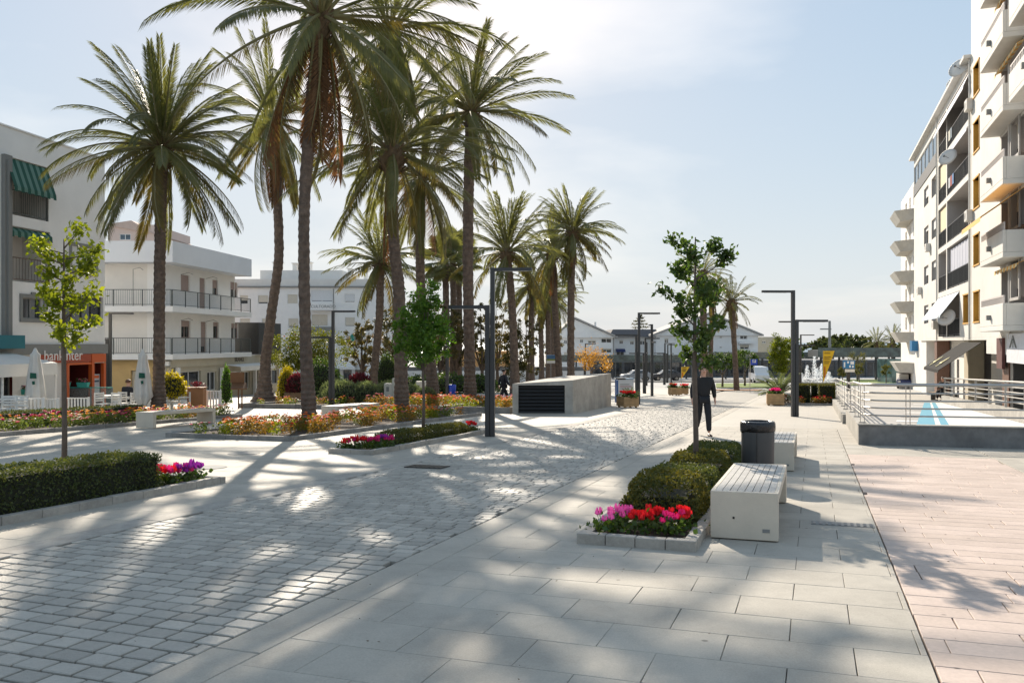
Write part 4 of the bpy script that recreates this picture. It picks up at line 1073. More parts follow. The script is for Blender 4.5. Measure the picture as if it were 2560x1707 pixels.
def lettering(fr, parent, text, a, z, size, out, m, name='lettering', align='LEFT', rot=None, loc=None):
    c = bpy.data.curves.new(name, 'FONT'); c.body = text; c.size = size; c.extrude = .012; c.align_x = align
    tmp = bpy.data.objects.new(name, c); COL.objects.link(tmp)
    me = bpy.data.meshes.new_from_object(tmp.evaluated_get(bpy.context.evaluated_depsgraph_get()))
    bpy.data.objects.remove(tmp); me.materials.clear(); me.materials.append(m)
    o = bpy.data.objects.new(name, me); COL.objects.link(o); o.parent = parent
    o.location = (loc if loc is not None else fr.P(a, out, z)) - org(parent); o.rotation_euler = rot or fr.rot()
    return o

# ---- bank building, left
F1 = Fr((-19.38, 31.9), (0.96, 6.1)); g1z = -1.35
B1 = thing('bank_building', 'white apartment block with green striped awnings over a red bank branch', 'building', F1.P(2, 0, g1z))
z_slab = F1.z(200, 860); z_top = F1.z(212, 383); zz = lambda x0, y0, x1, y1: F1.rect(x0, y0, x1, y1)
l1 = zz(14, 389, 122, 533); l2 = zz(20, 562, 126, 701); wu = zz(178, 612, 238, 676); wl_ = zz(55, 743, 108, 796); wc = (F1.a(160), 6.17 - .12, F1.z(160, 810), F1.z(160, 736))
facade(F1, B1, -9, 6.17, z_slab, z_top, [(*l1, 1.3), (*l2, 1.3), (*wu, .12), (*wl_, .2), (*wc, .2)], M_white, 12, m_in=M_cream)
q = MB(); F1.box(q, -9, 6.17, -12, 0.05, z_top + .001, z_top + .06); q.build('roof_coping', M_white, B1)
q = MB(); F1.box(q, F1.a(3), F1.a(22), .003, .16, z_slab, z_top - 1.1); F1.box(q, F1.a(8), F1.a(11), .161, .24, z_slab, z_top - 1.3); q.build('pilaster', M_frame, B1)
q = MB(); F1.box(q, -9, 6.25, -.5, .12, z_slab - .42, z_slab - .002); q.build('slab_band', M_frame, B1)
M_gst = mat('green_awning', (.012, .075, .05), .8, .08, 3); M_gst2 = mat('green_awning_light', (.11, .21, .17), .8, .08, 3)
awning(F1, B1, l1[0] + .02, l1[1] - .02, -.05, l1[3] - .05, .35, l1[3] - 1.15, .2, M_gst, stripes=13, m2=M_gst2, sc=1)
awning(F1, B1, l2[0] + .02, l2[1] - .02, -.1, l2[3] - .05, .1, l2[3] - .22, .22, M_gst, stripes=13, m2=M_gst2, sc=1)
M_rail = mat('balcony_iron', (.07, .08, .075), .6, .1, 6)
railing(F1, B1, l1[0], l1[1], -.06, l1[2], 1.0, M_rail, .1); railing(F1, B1, l2[0], l2[1], -.06, l2[2], .95, mat('brown_iron', (.12, .07, .055), .6, .1, 6), .16)
for l in (l1, l2):
    window(F1, B1, (l[0] + .7, l[0] + 1.7, l[2] + .02, l[2] + 2.05), 1.29 + .0, M_frame, M_glass, 1, name='balcony_door')
window(F1, B1, wu, .12, M_frame, M_glass, 0, .97, mat('white_shutter', (.66, .66, .66), .6, .03, 3)); surround(F1, B1, wu, .13)
window(F1, B1, wl_, .2, M_frame, M_glass, 1); surround(F1, B1, wl_, .14, crest=True)
window(F1, B1, wc, .2, M_dark, M_glass, 3, fw=.07)
# ground floor of the bank
M_red = mat('bank_red', (.34, .055, .02), .5, .05, 3); M_redo = mat('bank_orange', (.55, .10, .02), .45, .05, 3); M_dred = mat('bank_dark_red', (.10, .012, .008), .5, .1, 2)
door = (F1.a(164), F1.a(222), g1z, F1.z(164, 912)); shopw = (F1.a(-40), F1.a(31), g1z + .6, F1.z(20, 940)); atm = (F1.a(227), F1.a(252), g1z + .2, F1.z(227, 908))
facade(F1, B1, -9, 6.1, g1z - .3, z_slab - .42, [(*door, 1.2), (*shopw, .2), (*atm, .25)], M_cream, 10, 'shop_wall', m_in=M_dred)
window(F1, B1, shopw, .2, M_frame, M_glass, 2, name='shop_window')
q = MB(); F1.box(q, F1.a(93), F1.a(221.5), .004, .14, F1.z(159, 906), z_slab - .43); q.build('sign_band', M_red, B1)
q = MB(); F1.box(q, F1.a(222), F1.a(257), .006, .16, F1.z(222, 906), z_slab - .43); q.build('sign_end', M_redo, B1)
q = MB()
for (a, b) in ((F1.a(158.5), F1.a(164)), (F1.a(221), F1.a(227))): F1.box(q, a, b, .003, .18, g1z - .2, F1.z(159, 907))
F1.box(q, F1.a(164), F1.a(221), .005, .16, F1.z(164, 912) - .01, F1.z(164, 907)); q.build('door_frame', M_redo, B1)
q = MB(); F1.box(q, F1.a(252), F1.a(257.5), .003, .15, g1z - .2, F1.z(252, 907)); q.build('corner_post', M_redo, B1)
window(F1, B1, (door[0] + .1, door[1] - .1, g1z + .02, door[3] - .12), 1.18, M_dred, M_glass, 1, name='bank_door')
at = MB(); F1.box(at, F1.a(229), F1.a(250), -.245, -.02, g1z + .75, F1.z(229, 936)); at_o = at.build('cash_machine', mat('atm_grey', (.45, .47, .50), .5, .05, 6), B1)
q = MB(); F1.box(q, F1.a(231), F1.a(248), -.018, -.012, g1z + 1.25, F1.z(229, 951)); q.build('screen', M_glassb, at_o)
q = MB(); F1.box(q, F1.a(231), F1.a(248), -.018, -.01, F1.z(229, 946), F1.z(229, 939)); q.build('sign_strip', M_redo, at_o)
lettering(F1, B1, 'bankinter', F1.a(101), F1.z(101, 902), .62, .145, mat('letter_white', (.75, .70, .66), .6, .02))
q = MB(); F1.box(q, F1.a(-60), F1.a(31), .13, .55, F1.z(20, 871), F1.z(20, 838)); q.build('shop_sign', mat('teal_sign', (.010, .15, .18), .5, .05, 3), B1)
awning(F1, B1, F1.a(-300, 2.2), F1.a(143, 2.2), .06, F1.z(60, 880, 0), 2.2, F1.z(140, 908, 2.2), .42, mat('white_awning', (.72, .70, .66), .8, .04, 2), 'cafe_awning')
q = MB()
for px in (5, 138): F1.box(q, F1.a(px, 2.1) - .03, F1.a(px, 2.1) + .03, 2.08, 2.14, g1z - .2, F1.z(140, 910, 2.2)); 
q.build('awning_post', M_white, B1)

# ---- balcony building
def gzy(y): return gz(y)
B2 = thing('balcony_building', 'white three storey corner house with wraparound balconies above a cafe', 'building', (-22, 54, gz(54)))
E2 = Fr((-29.0, 50.0), (1, 0)); E2R = Fr((-20.2, 50.0), (1.2, 11.3))        # outer edge of slabs: end side, street side
W2 = Fr((-29.0, 51.1), (1, 0)); W2R = Fr((-21.25, 51.0), (1.2, 11.3))       # walls behind
zt, zb = ZD(602, 50), ZD(655, 50); s2t, s2b = ZD(765, 50), ZD(779, 50); s1t, s1b = ZD(886, 50), ZD(899, 50)
LEN = 11.36
def ring(name, z0, z1, m, over=0.0):
    q = MB(); p = [(-29, 50 - over), (-20.2 + over, 50 - over), (-19.0 + over, 61.3 + over), (-29, 61.3 + over)]
    q.prism(p, z0, z1); return q.build(name, m, B2)
ring('parapet', zb, zt, mat('white_parapet', (.70, .71, .73), .85, .02, 1, stain=.04)); ring('balcony_slab', s2b, s2t, M_white); ring('balcony_slab', s1b, s1t, M_white)
ops = [(*W2R.rect(x0, y0, x1, y1), .18) for (x0, y0, x1, y1) in ((452, 686, 474, 726), (531, 699, 545, 736), (576, 704, 594, 742))]
ops2 = [(*W2R.rect(x0, y0, x1, y1), .18) for (x0, y0, x1, y1) in ((453, 801, 476, 844), (533, 805, 547, 845), (578, 808, 596, 846))]
def doorrc(x0, x1, py, zfl): r_ = W2R.rect(x0, py, x1, py + 20); return (r_[0], r_[1], zfl + .02, r_[3], .18)
ops.append(doorrc(499, 513, 694, s2t)); ops2.append(doorrc(502, 516, 804, s1t))
facade(W2R, B2, 0, 10.2, s2t, zb, ops, M_white, 7.5); facade(W2R, B2, 0, 10.2, s1t, s2b, ops2, M_white, 7.5)
facade(W2, B2, 0, 7.76, s2t, zb, [(2.0, 2.9, s2t + .02, s2t + 2.1, .15)], M_cream, .3); facade(W2, B2, 0, 7.76, s1t, s2b, [(2.0, 2.9, s1t + .02, s1t + 2.1, .15)], M_cream, .3)
for k, o in enumerate(ops + ops2):
    window(W2R, B2, o[:4], .18, M_pinkshut, M_glass, 0 if k % 4 else 1, (1.0, .55, .5, .97, .35, .25, .3, .8)[k], M_pinkshut, .04, name='balcony_door' if k % 4 == 3 else 'window')
for zf in (s2t, s1t):
    railing(E2R, B2, .05, LEN - .05, -.06, zf + .003, 1.0, M_rail, .13); railing(E2, B2, .05, 8.7, -.06, zf + .003, 1.0, M_rail, .13)
    for a in (2.8, 6.2):      # washing line arms
        q = MB(); p = E2R.P(a, -.95, zf + 2.1); q.tube([p, p + E2R.n * .5 + Vector((0, 0, .12)), p + E2R.n * .8 + Vector((0, 0, 0))], .015, 4); q.build('wall_lamp_arm', M_frame, B2)
q = MB(); q.tube([(-26.0 + 3.4, 50.1, s2t), (-22.6, 50.1, s2t + 2.2), (-22.2, 50.1, s2t + 2.3), (-22.0, 50.1, s2t + 2.15)], .02, 5); q.build('aerial', M_frame, B2)
# ground floor: yellow end wall and beige cafe front
gB = gz(50) - .4
M_ochre = mat('ochre_render', (.52, .36, .16), .85, .06, 1.5, .1, 30); M_beige = mat('beige_render', (.50, .44, .33), .8, .06, 1.5, stain=.1, sscale=1)
C2 = Fr((-29.0, 50.6), (1, 0)); C2R = Fr((-20.55, 50.5), (1.2, 11.3)); CL = 17.2
dr = (C2.a(327), C2.a(372), gz(50), C2.z(327, 926)); facade(C2, B2, 0, 8.4, gB, s1b - .002, [(*dr, .3)], M_ochre, .6, 'cafe_end_wall')
window(C2, B2, dr, .3, mat('brown_wood', (.09, .05, .035), .6, .1, 5), M_glass, 1, name='cafe_door')
wins = [C2R.rect(448, 930, 502, 978), C2R.rect(518, 930, 541, 977), C2R.rect(567, 930, 606, 972), C2R.rect(608, 930, 625, 972), C2R.rect(669, 925, 697, 962)]
drc = (C2R.a(634), C2R.a(646), gz(60), C2R.z(634, 925), .25)
facade(C2R, B2, 0, CL, gB - .8, s1b - .004, [(*w, .2) for w in wins] + [drc], M_beige, 6, 'cafe_wall')
for w in wins: window(C2R, B2, w, .2, M_white, M_glass, 1, name='cafe_window')
window(C2R, B2, drc[:4], .25, M_white, M_glass, 0, name='cafe_side_door')
q = MB(); C2R.box(q, 0, CL, .004, .1, C2R.z(440, 918), C2R.z(440, 894)); q.build('fascia', mat('fascia_cream', (.56, .50, .38), .6, .06, 2, stain=.12), B2)
lettering(C2R, B2, 'BRANGI.', C2R.a(583), C2R.z(583, 904), .42, .104, mat('letter_bronze', (.07, .05, .04), .5))
for px in (437, 548, 631, 650):
    q = MB(); a = C2R.a(px); C2R.box(q, a - .12, a + .12, .102 if px != 437 else .102, .3, gB - .6, C2R.z(px, 919)); q.build('post', M_white, B2)
awning(C2R, B2, C2R.a(556), C2R.a(646), .11, C2R.z(560, 912), 1.3, C2R.z(600, 917, 1.3), .3, MATS['white_awning'], 'cafe_awning')
awning(C2R, B2, C2R.a(664), C2R.a(700), .11, C2R.z(664, 909), 1.0, C2R.z(680, 911, 1.0), .3, MATS['white_awning'], 'cafe_awning')
q = MB(); C2.box(q, C2.a(408), C2.a(428), .02, .35, C2.z(408, 914), C2.z(408, 903)); q.build('air_conditioner', M_white, B2)
q = MB(); C2R.box(q, C2R.a(634), C2R.a(690), -2.0, .4, C2R.z(634, 886), C2R.z(634, 806)); q.build('black_screen', mat('black_lattice', (.012, .013, .014), .5, .3, 5), B2)
# pink house behind
B2b = thing('pink_house', 'pale pink house with blue window showing over the balcony building', 'building', (XD(330, 80), 80, gz(80)))
FP = Fr((XD(270, 80), 80), (1, 0)); wp = FP.rect(299, 585, 327, 600)
facade(FP, B2b, 0, FP.a(385), gz(80), ZD(562, 80), [(*wp, .1)], mat('pink_render', (.62, .49, .43), .85, .03, 1), 9)
window(FP, B2b, wp, .1, M_white, M_glassb, 1)
q = MB(); a1_ = FP.a(385); q.add([FP.P(-.2, .2, ZD(562, 80)), FP.P(a1_ + .2, .2, ZD(578, 80) - .3), FP.P(FP.a(330), .2, ZD(552, 80)), FP.P(-.2, -9, ZD(562, 80)), FP.P(a1_ + .2, -9, ZD(578, 80) - .3), FP.P(FP.a(330), -9, ZD(552, 80))], [(0, 1, 2), (3, 5, 4), (0, 2, 5, 3), (1, 4, 5, 2), (0, 3, 4, 1)]); q.build('roof', mat('pink_roof', (.52, .40, .34), .9, .1, 3), B2b)
# ---- far white apartment block
B3 = thing('apartment_block', 'far white apartment block with shuttered windows behind the orange tree', 'building', (XD(790, 95), 95, gz(95)))
F3 = Fr((XD(540, 95), 95), (1, 0)); g3 = gz(95)
r1 = [F3.rect(*t) for t in ((645, 738, 670, 760), (719, 736, 744, 759), (778, 725, 831, 754), (862, 735, 887, 756), (917, 733, 930, 754), (721, 796, 746, 819), (779, 786, 819, 815), (863, 793, 887, 816), (865, 838, 909, 856), (600, 738, 620, 760), (600, 796, 625, 819), (655, 796, 680, 819))]
d3 = [(F3.a(a), F3.a(b), g3, F3.z(0, 924)) for a, b in ((836, 849), (858, 879), (887, 905), (934, 956), (700, 720), (640, 670))]
facade(F3, B3, 0, F3.a(985), g3 - .5, ZD(719, 95), [(*w, .15) for w in r1] + [(*w, .3) for w in d3], M_white, 10)
for i, w in enumerate(r1): window(F3, B3, w, .15, M_white, M_glass, 1 if i in (2, 6, 8) else 0, (.8, 1, .93, .9, .75, .85, .97, .9, .2, .6, .5, .7)[i], M_shut if i not in (2, 3) else MATS['white_shutter'], .06)
for w in d3: window(F3, B3, w, .3, M_frame, M_glass, 1, name='shop_door')
q = MB(); F3.box(q, -.1, F3.a(985) + .1, -10, .25, ZD(719, 95) + .002, ZD(719, 95) + .16); q.build('cornice', M_frame, B3)
q = MB(); F3.box(q, 0, F3.a(965), -9.8, -.3, ZD(719, 95) + .161, ZD(697, 95)); q.build('roof_parapet', M_cream, B3)
q = MB(); F3.box(q, F3.a(634), F3.a(845), -8.5, -2.5, ZD(697, 95) + .002, ZD(671, 95)); F3.box(q, F3.a(845), F3.a(862), -7.5, -3, ZD(697, 95) + .002, ZD(683, 95)); q.build('penthouse', M_cream, B3)
for a, b, t in ((648, 669, 646), (700, 711, 648), (732, 747, 645), (846, 855, 662), (888, 896, 668)):
    q = MB(); F3.box(q, F3.a(a), F3.a(b), -6.5, -5.4, ZD(671, 95) - 1, ZD(t, 95)); F3.box(q, F3.a(a) - .12, F3.a(b) + .12, -6.6, -5.3, ZD(t, 95) + .002, ZD(t, 95) + .1); q.build('chimney', M_cream, B3)
q = MB(); F3.box(q, F3.a(778), F3.a(834), .004, .9, ZD(776, 95), ZD(757, 95)); q.build('balcony_front', M_white, B3)
q = MB(); F3.box(q, F3.a(778), F3.a(834), .004, .9, ZD(836, 95), ZD(817, 95)); q.build('balcony_front', M_frame, B3)
lettering(F3, B3, 'CULTORADO', F3.a(782), ZD(770, 95), .45, .91, M_frame)
awning(F3, B3, F3.a(832), F3.a(892), .01, ZD(908, 95), 1.2, ZD(917, 95), .25, MATS['white_awning'], 'shop_awning')
q = MB(); F3.box(q, F3.a(833), F3.a(834.6), .01, .1, ZD(836, 95), ZD(722, 95)); q.build('downpipe', M_frame, B3)
q = MB(); p = F3.P(F3.a(882), .35, ZD(868, 95)); q.lathe([(.05, 0), (.35, .5), (.3, 1.2), (.08, 1.5)], 8, p, .8, .4); q.build('hanging_towel', mat('green_towel', (.03, .22, .17), .9), B3)

M_warm = mat('warm_white_render', (0.68, 0.655, 0.61), 0.85, 0.03, 1.2, 0.08, 40, stain=0.09, sscale=0.5)
# ---- right hand apartment block
BR = thing('apartment_block', 'tall white block with yellow window reveals and orange awnings lining the plaza', 'building', RS(7.6, 50))
S_FAR, S_NEAR = 73.9, 30.0
FR_ = Fr(tuple(AX * S_FAR + NX * 7.57)[:2], tuple(-AX)[:2])
sa = lambda s: S_FAR - s
pa = lambda px: FR_.a(px)
ZK = [1.9 + 2.8 * k for k in range(7)]
LB = S_FAR - S_NEAR; gR = -2.9
split = pa(2428)
BO = .75; BB0, BB1, BC0 = FR_.a(2450, BO), FR_.a(2507, BO), FR_.a(2522, BO)
opsF, opsN = [], []; wl1, lg, og, bl, rw = [], [], [], [], []
for k in range(5):
    z = ZK[k]
    if k < 4:
        for (x0, x1) in ((2310, 2321), (2329, 2342)): wl1.append((pa(x0), pa(x1), z + 1.1, z + 2.4)); opsF.append((*wl1[-1], .22))
    lg.append((pa(2346), pa(2365.5), z + .12, z + 2.6, 0, k)); opsF.append((*lg[-1][:4], 1.2))
    lg.append((pa(2367.5), pa(2424) if k else pa(2399), z + .12, z + 2.6, 1, k)); opsF.append((*lg[-1][:4], 1.3))
og.append((pa(2409), pa(2423), ZK[0] + .8, ZK[0] + 2.25)); opsF.append((*og[-1], .3))
opsF.append((.02, pa(2341), ZK[4] + .95, ZK[4] + 2.45, 1.2)); terr = opsF[-1]
for k in range(6):
    z = ZK[k] + .4
    if k < 5: og.append((pa(2434.5), pa(2449), z + .4, z + 1.85)); opsN.append((*og[-1], .3))
    bl.append((BB0 + .35, BB1 - .1, z + .02, z + 2.5, k)); opsN.append((*bl[-1][:4], 1.1))
    if k >= 3: bl.append((BC0 + .4, LB - .4, z + .02, z + 2.5, k + 10)); opsN.append((*bl[-1][:4], 1.1))
    if k < 3: rw.append((pa(2531), pa(2550), z + 1.15, z + 2.6)); opsN.append((*rw[-1], .25))
    if k < 3: rw.append((sa(33.4), sa(32.2), z + 1.15, z + 2.6)); opsN.append((*rw[-1], .25))
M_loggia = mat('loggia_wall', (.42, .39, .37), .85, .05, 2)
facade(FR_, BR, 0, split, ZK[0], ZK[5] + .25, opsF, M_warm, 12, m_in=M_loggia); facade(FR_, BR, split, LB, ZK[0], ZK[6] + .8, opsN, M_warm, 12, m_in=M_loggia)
M_yel = mat('ochre_reveal', (.62, .33, .05), .7, .06, 4)
for w in wl1: window(FR_, BR, w, .22, M_warm, M_glass, 1, random.choice([0, .3, .5, .2]), MATS['white_shutter'], .05)
for w in og:
    window(FR_, BR, w, .3, M_warm, M_glass, 0, random.choice([.3, .6, .9]), M_shut, .05)
    q = MB(); e = .004
    FR_.box(q, w[0] + e, w[0] + .05, -.2, .03, w[2] + e, w[3] - e); FR_.box(q, w[1] - .05, w[1] - e, -.2, .03, w[2] + e, w[3] - e); FR_.box(q, w[0] - .06, w[1] + .06, -.2, .05, w[3] + .0, w[3] + .07); FR_.box(q, w[0] - .06, w[1] + .06, -.2, .05, w[2] - .07, w[2])
    q.build('window_reveal', M_yel, BR)
for w in rw:
    window(FR_, BR, w, .25, M_dark, M_glass, 1, random.choice([.55, .75, .4]), M_shut, .05); surround(FR_, BR, w, .12, .06, mat('stone_trim', (.45, .43, .41), .8, .05, 4))
for (a0, a1, z0, z1, big, k) in lg:
    window(FR_, BR, (a0 + .15, min(a1 - .1, a0 + 2.2), z0 + .02, z0 + 2.1), 1.18 + (.1 if big else 0), M_frame, M_glass, 1, name='balcony_door')
    if not big and k in (0, 1):
        pass
    railing(FR_, BR, a0 + .01, a1 - .01, -.06, z0, 1.0, M_dark, .09)
    if big and k in (1, 4): q = MB(); FR_.box(q, a0 + .05, a1 - .05, -.12, -.1, z0 + .05, z0 + .9); q.build('railing_screen', mat('grey_screen', (.16, .18, .19), .4, .1, 4), BR)
    if not big and k in (2, 3): q = MB(); FR_.box(q, a0 + .05, a1 - .05, -.14, -.11, z0 + .9, z1 - .05); q.build('roller_blind', mat('cream_blind', (.68, .56, .36), .8, .04, 3), BR)
for k, (a0, a1, z0, z1) in ((2, lg[3][:4]),):
    pass
z = ZK[1]
q = MB()
for i in range(26):       # white curtain hung in the loggia
    a = lg[3][0] + .3 + 3.6 * i / 26 * (lg[3][1] - lg[3][0]) / 4.2; d = -.16 + .03 * math.sin(i * 1.7)
    a2 = lg[3][0] + .3 + 3.6 * (i + 1) / 26 * (lg[3][1] - lg[3][0]) / 4.2; d2 = -.16 + .03 * math.sin((i + 1) * 1.7)
    q.quad(FR_.P(a, d, z + .95), FR_.P(a2, d2, z + .95), FR_.P(a2, d2, z + 2.5), FR_.P(a, d, z + 2.5))
q.build('curtain', mat('lilac_curtain', (.52, .53, .60), .9, .05, 3), BR)
M_bluea = mat('blue_awning', (.50, .58, .66), .8, .05, 3); M_ora = mat('orange_awning', (.80, .42, .10), .8, .05, 3)
awning(FR_, BR, lg[0][0] + .05, lg[1][1] - .1, .0, ZK[0] + 2.55, .95, ZK[0] + 1.25, .12, M_bluea)
awning(FR_, BR, lg[8][0] + .05, lg[9][1], -.05, ZK[4] + 2.55, .3, ZK[4] + 1.75, .15, mat('pale_awning', (.62, .62, .66), .8, .05, 3))
awning(FR_, BR, lg[7][0] + .05, lg[7][1], -.05, ZK[3] + 2.55, .15, ZK[3] + 2.35, .1, mat('pale_awning', (.62, .62, .66), .8))
# glazed terrace at the top far end
window(FR_, BR, (terr[0] + .03, terr[1] - .03, terr[2], terr[3]), .1, M_warm, M_glassb, 5, name='terrace_glazing')
q = MB(); FR_.box(q, .02, pa(2341), .003, .05, ZK[4] + .1, ZK[4] + .93); q.build('terrace_screen', mat('charcoal_screen', (.05, .05, .055), .6, .1, 4), BR)
q = MB(); FR_.box(q, -.3, split, -12.2, .35, ZK[5] + .252, ZK[5] + .42); q.build('roof_edge', M_warm, BR)
q = MB(); FR_.box(q, split + .01, LB, -12.2, .4, ZK[6] + .802, ZK[6] + 1.0); q.build('roof_edge', M_warm, BR)
q = MB(); FR_.box(q, pa(2405), pa(2425), -6, -1.5, ZK[5] + .421, ZK[5] + 2.2); q.build('roof_hut', M_cream, BR)
# balconies
M_latt = mat('balcony_lattice', (.50, .46, .44), .7, .08, 20)
for (a0, a1, z0, z1, k) in bl:
    b0, b1 = (BB0, BB1) if k < 10 else (BC0, LB)
    q = MB(); o = BO
    FR_.box(q, b0, b1, .002, o, z0 - .2, z0 + .0); FR_.box(q, b0, b1, o - .12, o, z0 + .001, z0 + .85)
    FR_.box(q, b0, b0 + .12, .002, o - .121, z0 + .001, z0 + .85); FR_.box(q, b1 - .12, b1, .002, o - .121, z0 + .001, z0 + .85)
    p_ = q.build('balcony', M_warm, BR, bevel=.02)
    q = MB(); n = 22
    FR_.box(q, b0 + .04, b1 - .04, o - .09, o - .03, z0 + 1.1, z0 + 1.16)
    for i in range(n + 1):
        c = b0 + .05 + (b1 - b0 - .1) * i / n; FR_.box(q, c - .035, c + .035, o - .08, o - .04, z0 + .851, z0 + 1.1)
    q.build('railing', M_latt, p_)
    q = MB(); FR_.box(q, (b0 + b1) / 2 - .08, (b0 + b1) / 2 + .08, o + .002, o + .16, z0 + .25, z0 + .45); q.build('wall_light', M_frame, p_)
    window(FR_, BR, (a0 + .5, a1 - .3, z0 + .02, z0 + 2.1), 1.09, M_warm, M_glass, 1, name='balcony_door')
    if k == 1: awning(FR_, BR, a0, a1 + .1, .0, z1 - .02, 1.5, z1 - 1.1, .18, M_ora)
    if k in (0, 3, 4, 5, 13, 14, 15): awning(FR_, BR, a0, a1, .0, z1 - .02, .25, z1 - .12, .16, M_ora, stripes=14, m2=mat('cream_awning', (.78, .66, .40), .8), sc=1)
    if k == 1:
        q = MB(); FR_.box(q, a0 + .01, a1 - .01, -1.08, -1.04, z0 + .03, z1 - .02); q.build('terracotta_wall', mat('terracotta_render', (.38, .16, .09), .85, .05, 2), BR)
# satellite dishes
def dish(parent, p, r, face, m=M_cream, stem=True):
    q = MB(); q.lathe([(.01, 0), (r * .5, .02 + r * .03), (r, r * .22), (r + .01, r * .22 + .01), (r * .5, .045 + r * .03), (.01, .03)], 20)
    me = q.mesh('satellite_dish', m, smooth=True); o = put('satellite_dish', me, parent, Vector(p) - org(parent), Vector(face).to_track_quat('Z', 'Y').to_euler())
    q = MB(); q.tube([(0, 0, .02), (0, -r * .3, r * .9)], .015, 5); q.box(-.05, .05, -r * .3 - .05, -r * .3 + .05, r * .85, r * .95); q.tube([(0, 0, 0), (0, .1, -.4), (0, .5, -.45)], .03, 5)
    put('arm', q.mesh('arm', M_frame), o)
for (px, z, r) in ((2400, ZK[3] + .9 + .6, .5), (2396, ZK[0] + 1.1, .5)): dish(BR, FR_.P(pa(px), .55, z), r, (-.75, -.5, .4))
dish(BR, FR_.P(pa(2417), .3, ZK[5] + .1), .55, (-.75, -.5, .4)); dish(BR, FR_.P(pa(2375), -.3, ZK[5] + .9), .5, (-.75, -.5, .4))
for px, h in ((2416, 1.9), (2432, 2.2)):
    q = MB(); q.tube([FR_.P(pa(px), -.5, ZK[5] + .4), FR_.P(pa(px), -.5, ZK[5] + .4 + h)], .03, 5); q.build('aerial', M_frame, BR)
for (px, z) in ((2304, ZK[1] + .5), (2325, ZK[2] + .4), (2343.5, ZK[0] + .6), (2430, ZK[2] + .3), (2430, ZK[4] + .3), (2526, ZK[1] + .6)):
    q = MB(); a_ = pa(px); FR_.box(q, a_ - .38, a_ + .38, .02, .30, z, z + .55); ac = q.build('air_conditioner', M_warm, BR, bevel=.02)
    q = MB(); q.tube([FR_.P(a_ - .12, .302, z + .28), FR_.P(a_ - .12, .306, z + .28)], .19, 14); q.build('fan_grille', M_frame, ac)
for px in (2344, 2426.5, 2527): q = MB(); q.tube([FR_.P(pa(px), .06, ZK[0] - .1), FR_.P(pa(px), .06, ZK[5] + .2)], .045, 6); q.build('downpipe', M_warm, BR)
for k_, cols in ((3, ((.55, .56, .6), (.35, .1, .1), (.1, .2, .4))), (4, ((.6, .58, .5), (.2, .25, .3)))):      # washing on the balcony rails
    a_ = lg[2 * k_ + 1][0] + .5
    for i_, c_ in enumerate(cols): q = MB(); FR_.box(q, a_ + .7 * i_, a_ + .7 * i_ + .5, -.03, -.012, ZK[k_] + .5, ZK[k_] + 1.1); q.build('washing', mat('washing_%d_%d' % (k_, i_), c_, .9, .08, 4), BR)
# ground floor shops, set back under the overhang
GF = Fr(tuple(AX * S_FAR + NX * 8.5)[:2], tuple(-AX)[:2]); ga = lambda px: GF.a(px)
shops = [(ga(2392), ga(2398), gR, .6, .3), (ga(2424), ga(2452), gR, 1.3, .5), (ga(2458), ga(2478), gR, 1.4, .5), (ga(2530), ga(2600), gR, 1.2, .4)]
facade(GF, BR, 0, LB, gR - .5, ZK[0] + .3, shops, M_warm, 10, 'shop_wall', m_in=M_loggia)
for w in shops: window(GF, BR, w[:4], w[4], M_dark, M_glass, 1, name='shop_window')
q = MB(); FR_.box(q, pa(2466), LB, -.9, .0, ZK[0] - .75, ZK[0] - .003); q.build('overhang_fascia', M_warm, BR)
q = MB(); FR_.box(q, .5, pa(2466) - .02, -.9, .0, ZK[0] - .12, ZK[0] - .003); q.build('overhang_edge', M_warm, BR)
M_brown = mat('brown_cladding', (.17, .085, .055), .5, .1, 4)
for (x0, x1, m_) in ((2499, 2515, M_brown), (2519, 2526, M_dark), (2405, 2415, M_beige), (2300, 2312, M_cream), (2332, 2338, M_brown)):
    q = MB(); FR_.box(q, pa(x0), pa(x1), -.85, -.1, gR - .3, ZK[0] - .13 if x1 < 2466 else ZK[0] - .76); q.build('pillar', m_, BR)
q = MB(); FR_.box(q, pa(2522), LB, .003, .08, ZK[0] - 1.05, ZK[0] + .12); sgn = q.build('shop_sign', mat('sign_grey', (.66, .66, .70), .6), BR)
q = MB()
for (u, v) in (((0, 0), (1, .62)), ((1, .62), (2, 0)), ((.25, .02), (1, .45)), ((1, .45), (1.75, .02)), ((1, 0), (1, .3))):
    a_ = pa(2530) + u[0] * .62; b_ = pa(2530) + v[0] * .62
    q.tube([FR_.P(a_, .085, ZK[0] - .45 + u[1] * .8), FR_.P(b_, .085, ZK[0] - .45 + v[1] * .8)], .022, 4)
q.build('logo', M_frame, sgn)
q = MB(); FR_.box(q, pa(2499), pa(2513), .003, .12, ZK[0] - 1.35, ZK[0] - .05); FR_.box(q, pa(2502.5), pa(2510.5), .121, .13, ZK[0] - .6, ZK[0] - .2); q.build('hanging_sign', mat('maroon_sign', (.12, .04, .035), .5), BR)
q = MB(); GF.box(q, ga(2432), ga(2437), .01, .08, .62, .8); q.build('green_light_sign', emis('green_sign', (.05, .9, .2), 1.5), BR)
M_dka = mat('charcoal_awning', (.032, .031, .030), .9, .08, 3, spec=.1)
aw = awning(FR_, BR, sa(51.0), sa(45.4), .0, ZK[0] - .25, 1.85, ZK[0] - 1.6, .12, M_dka, 'shop_awning')
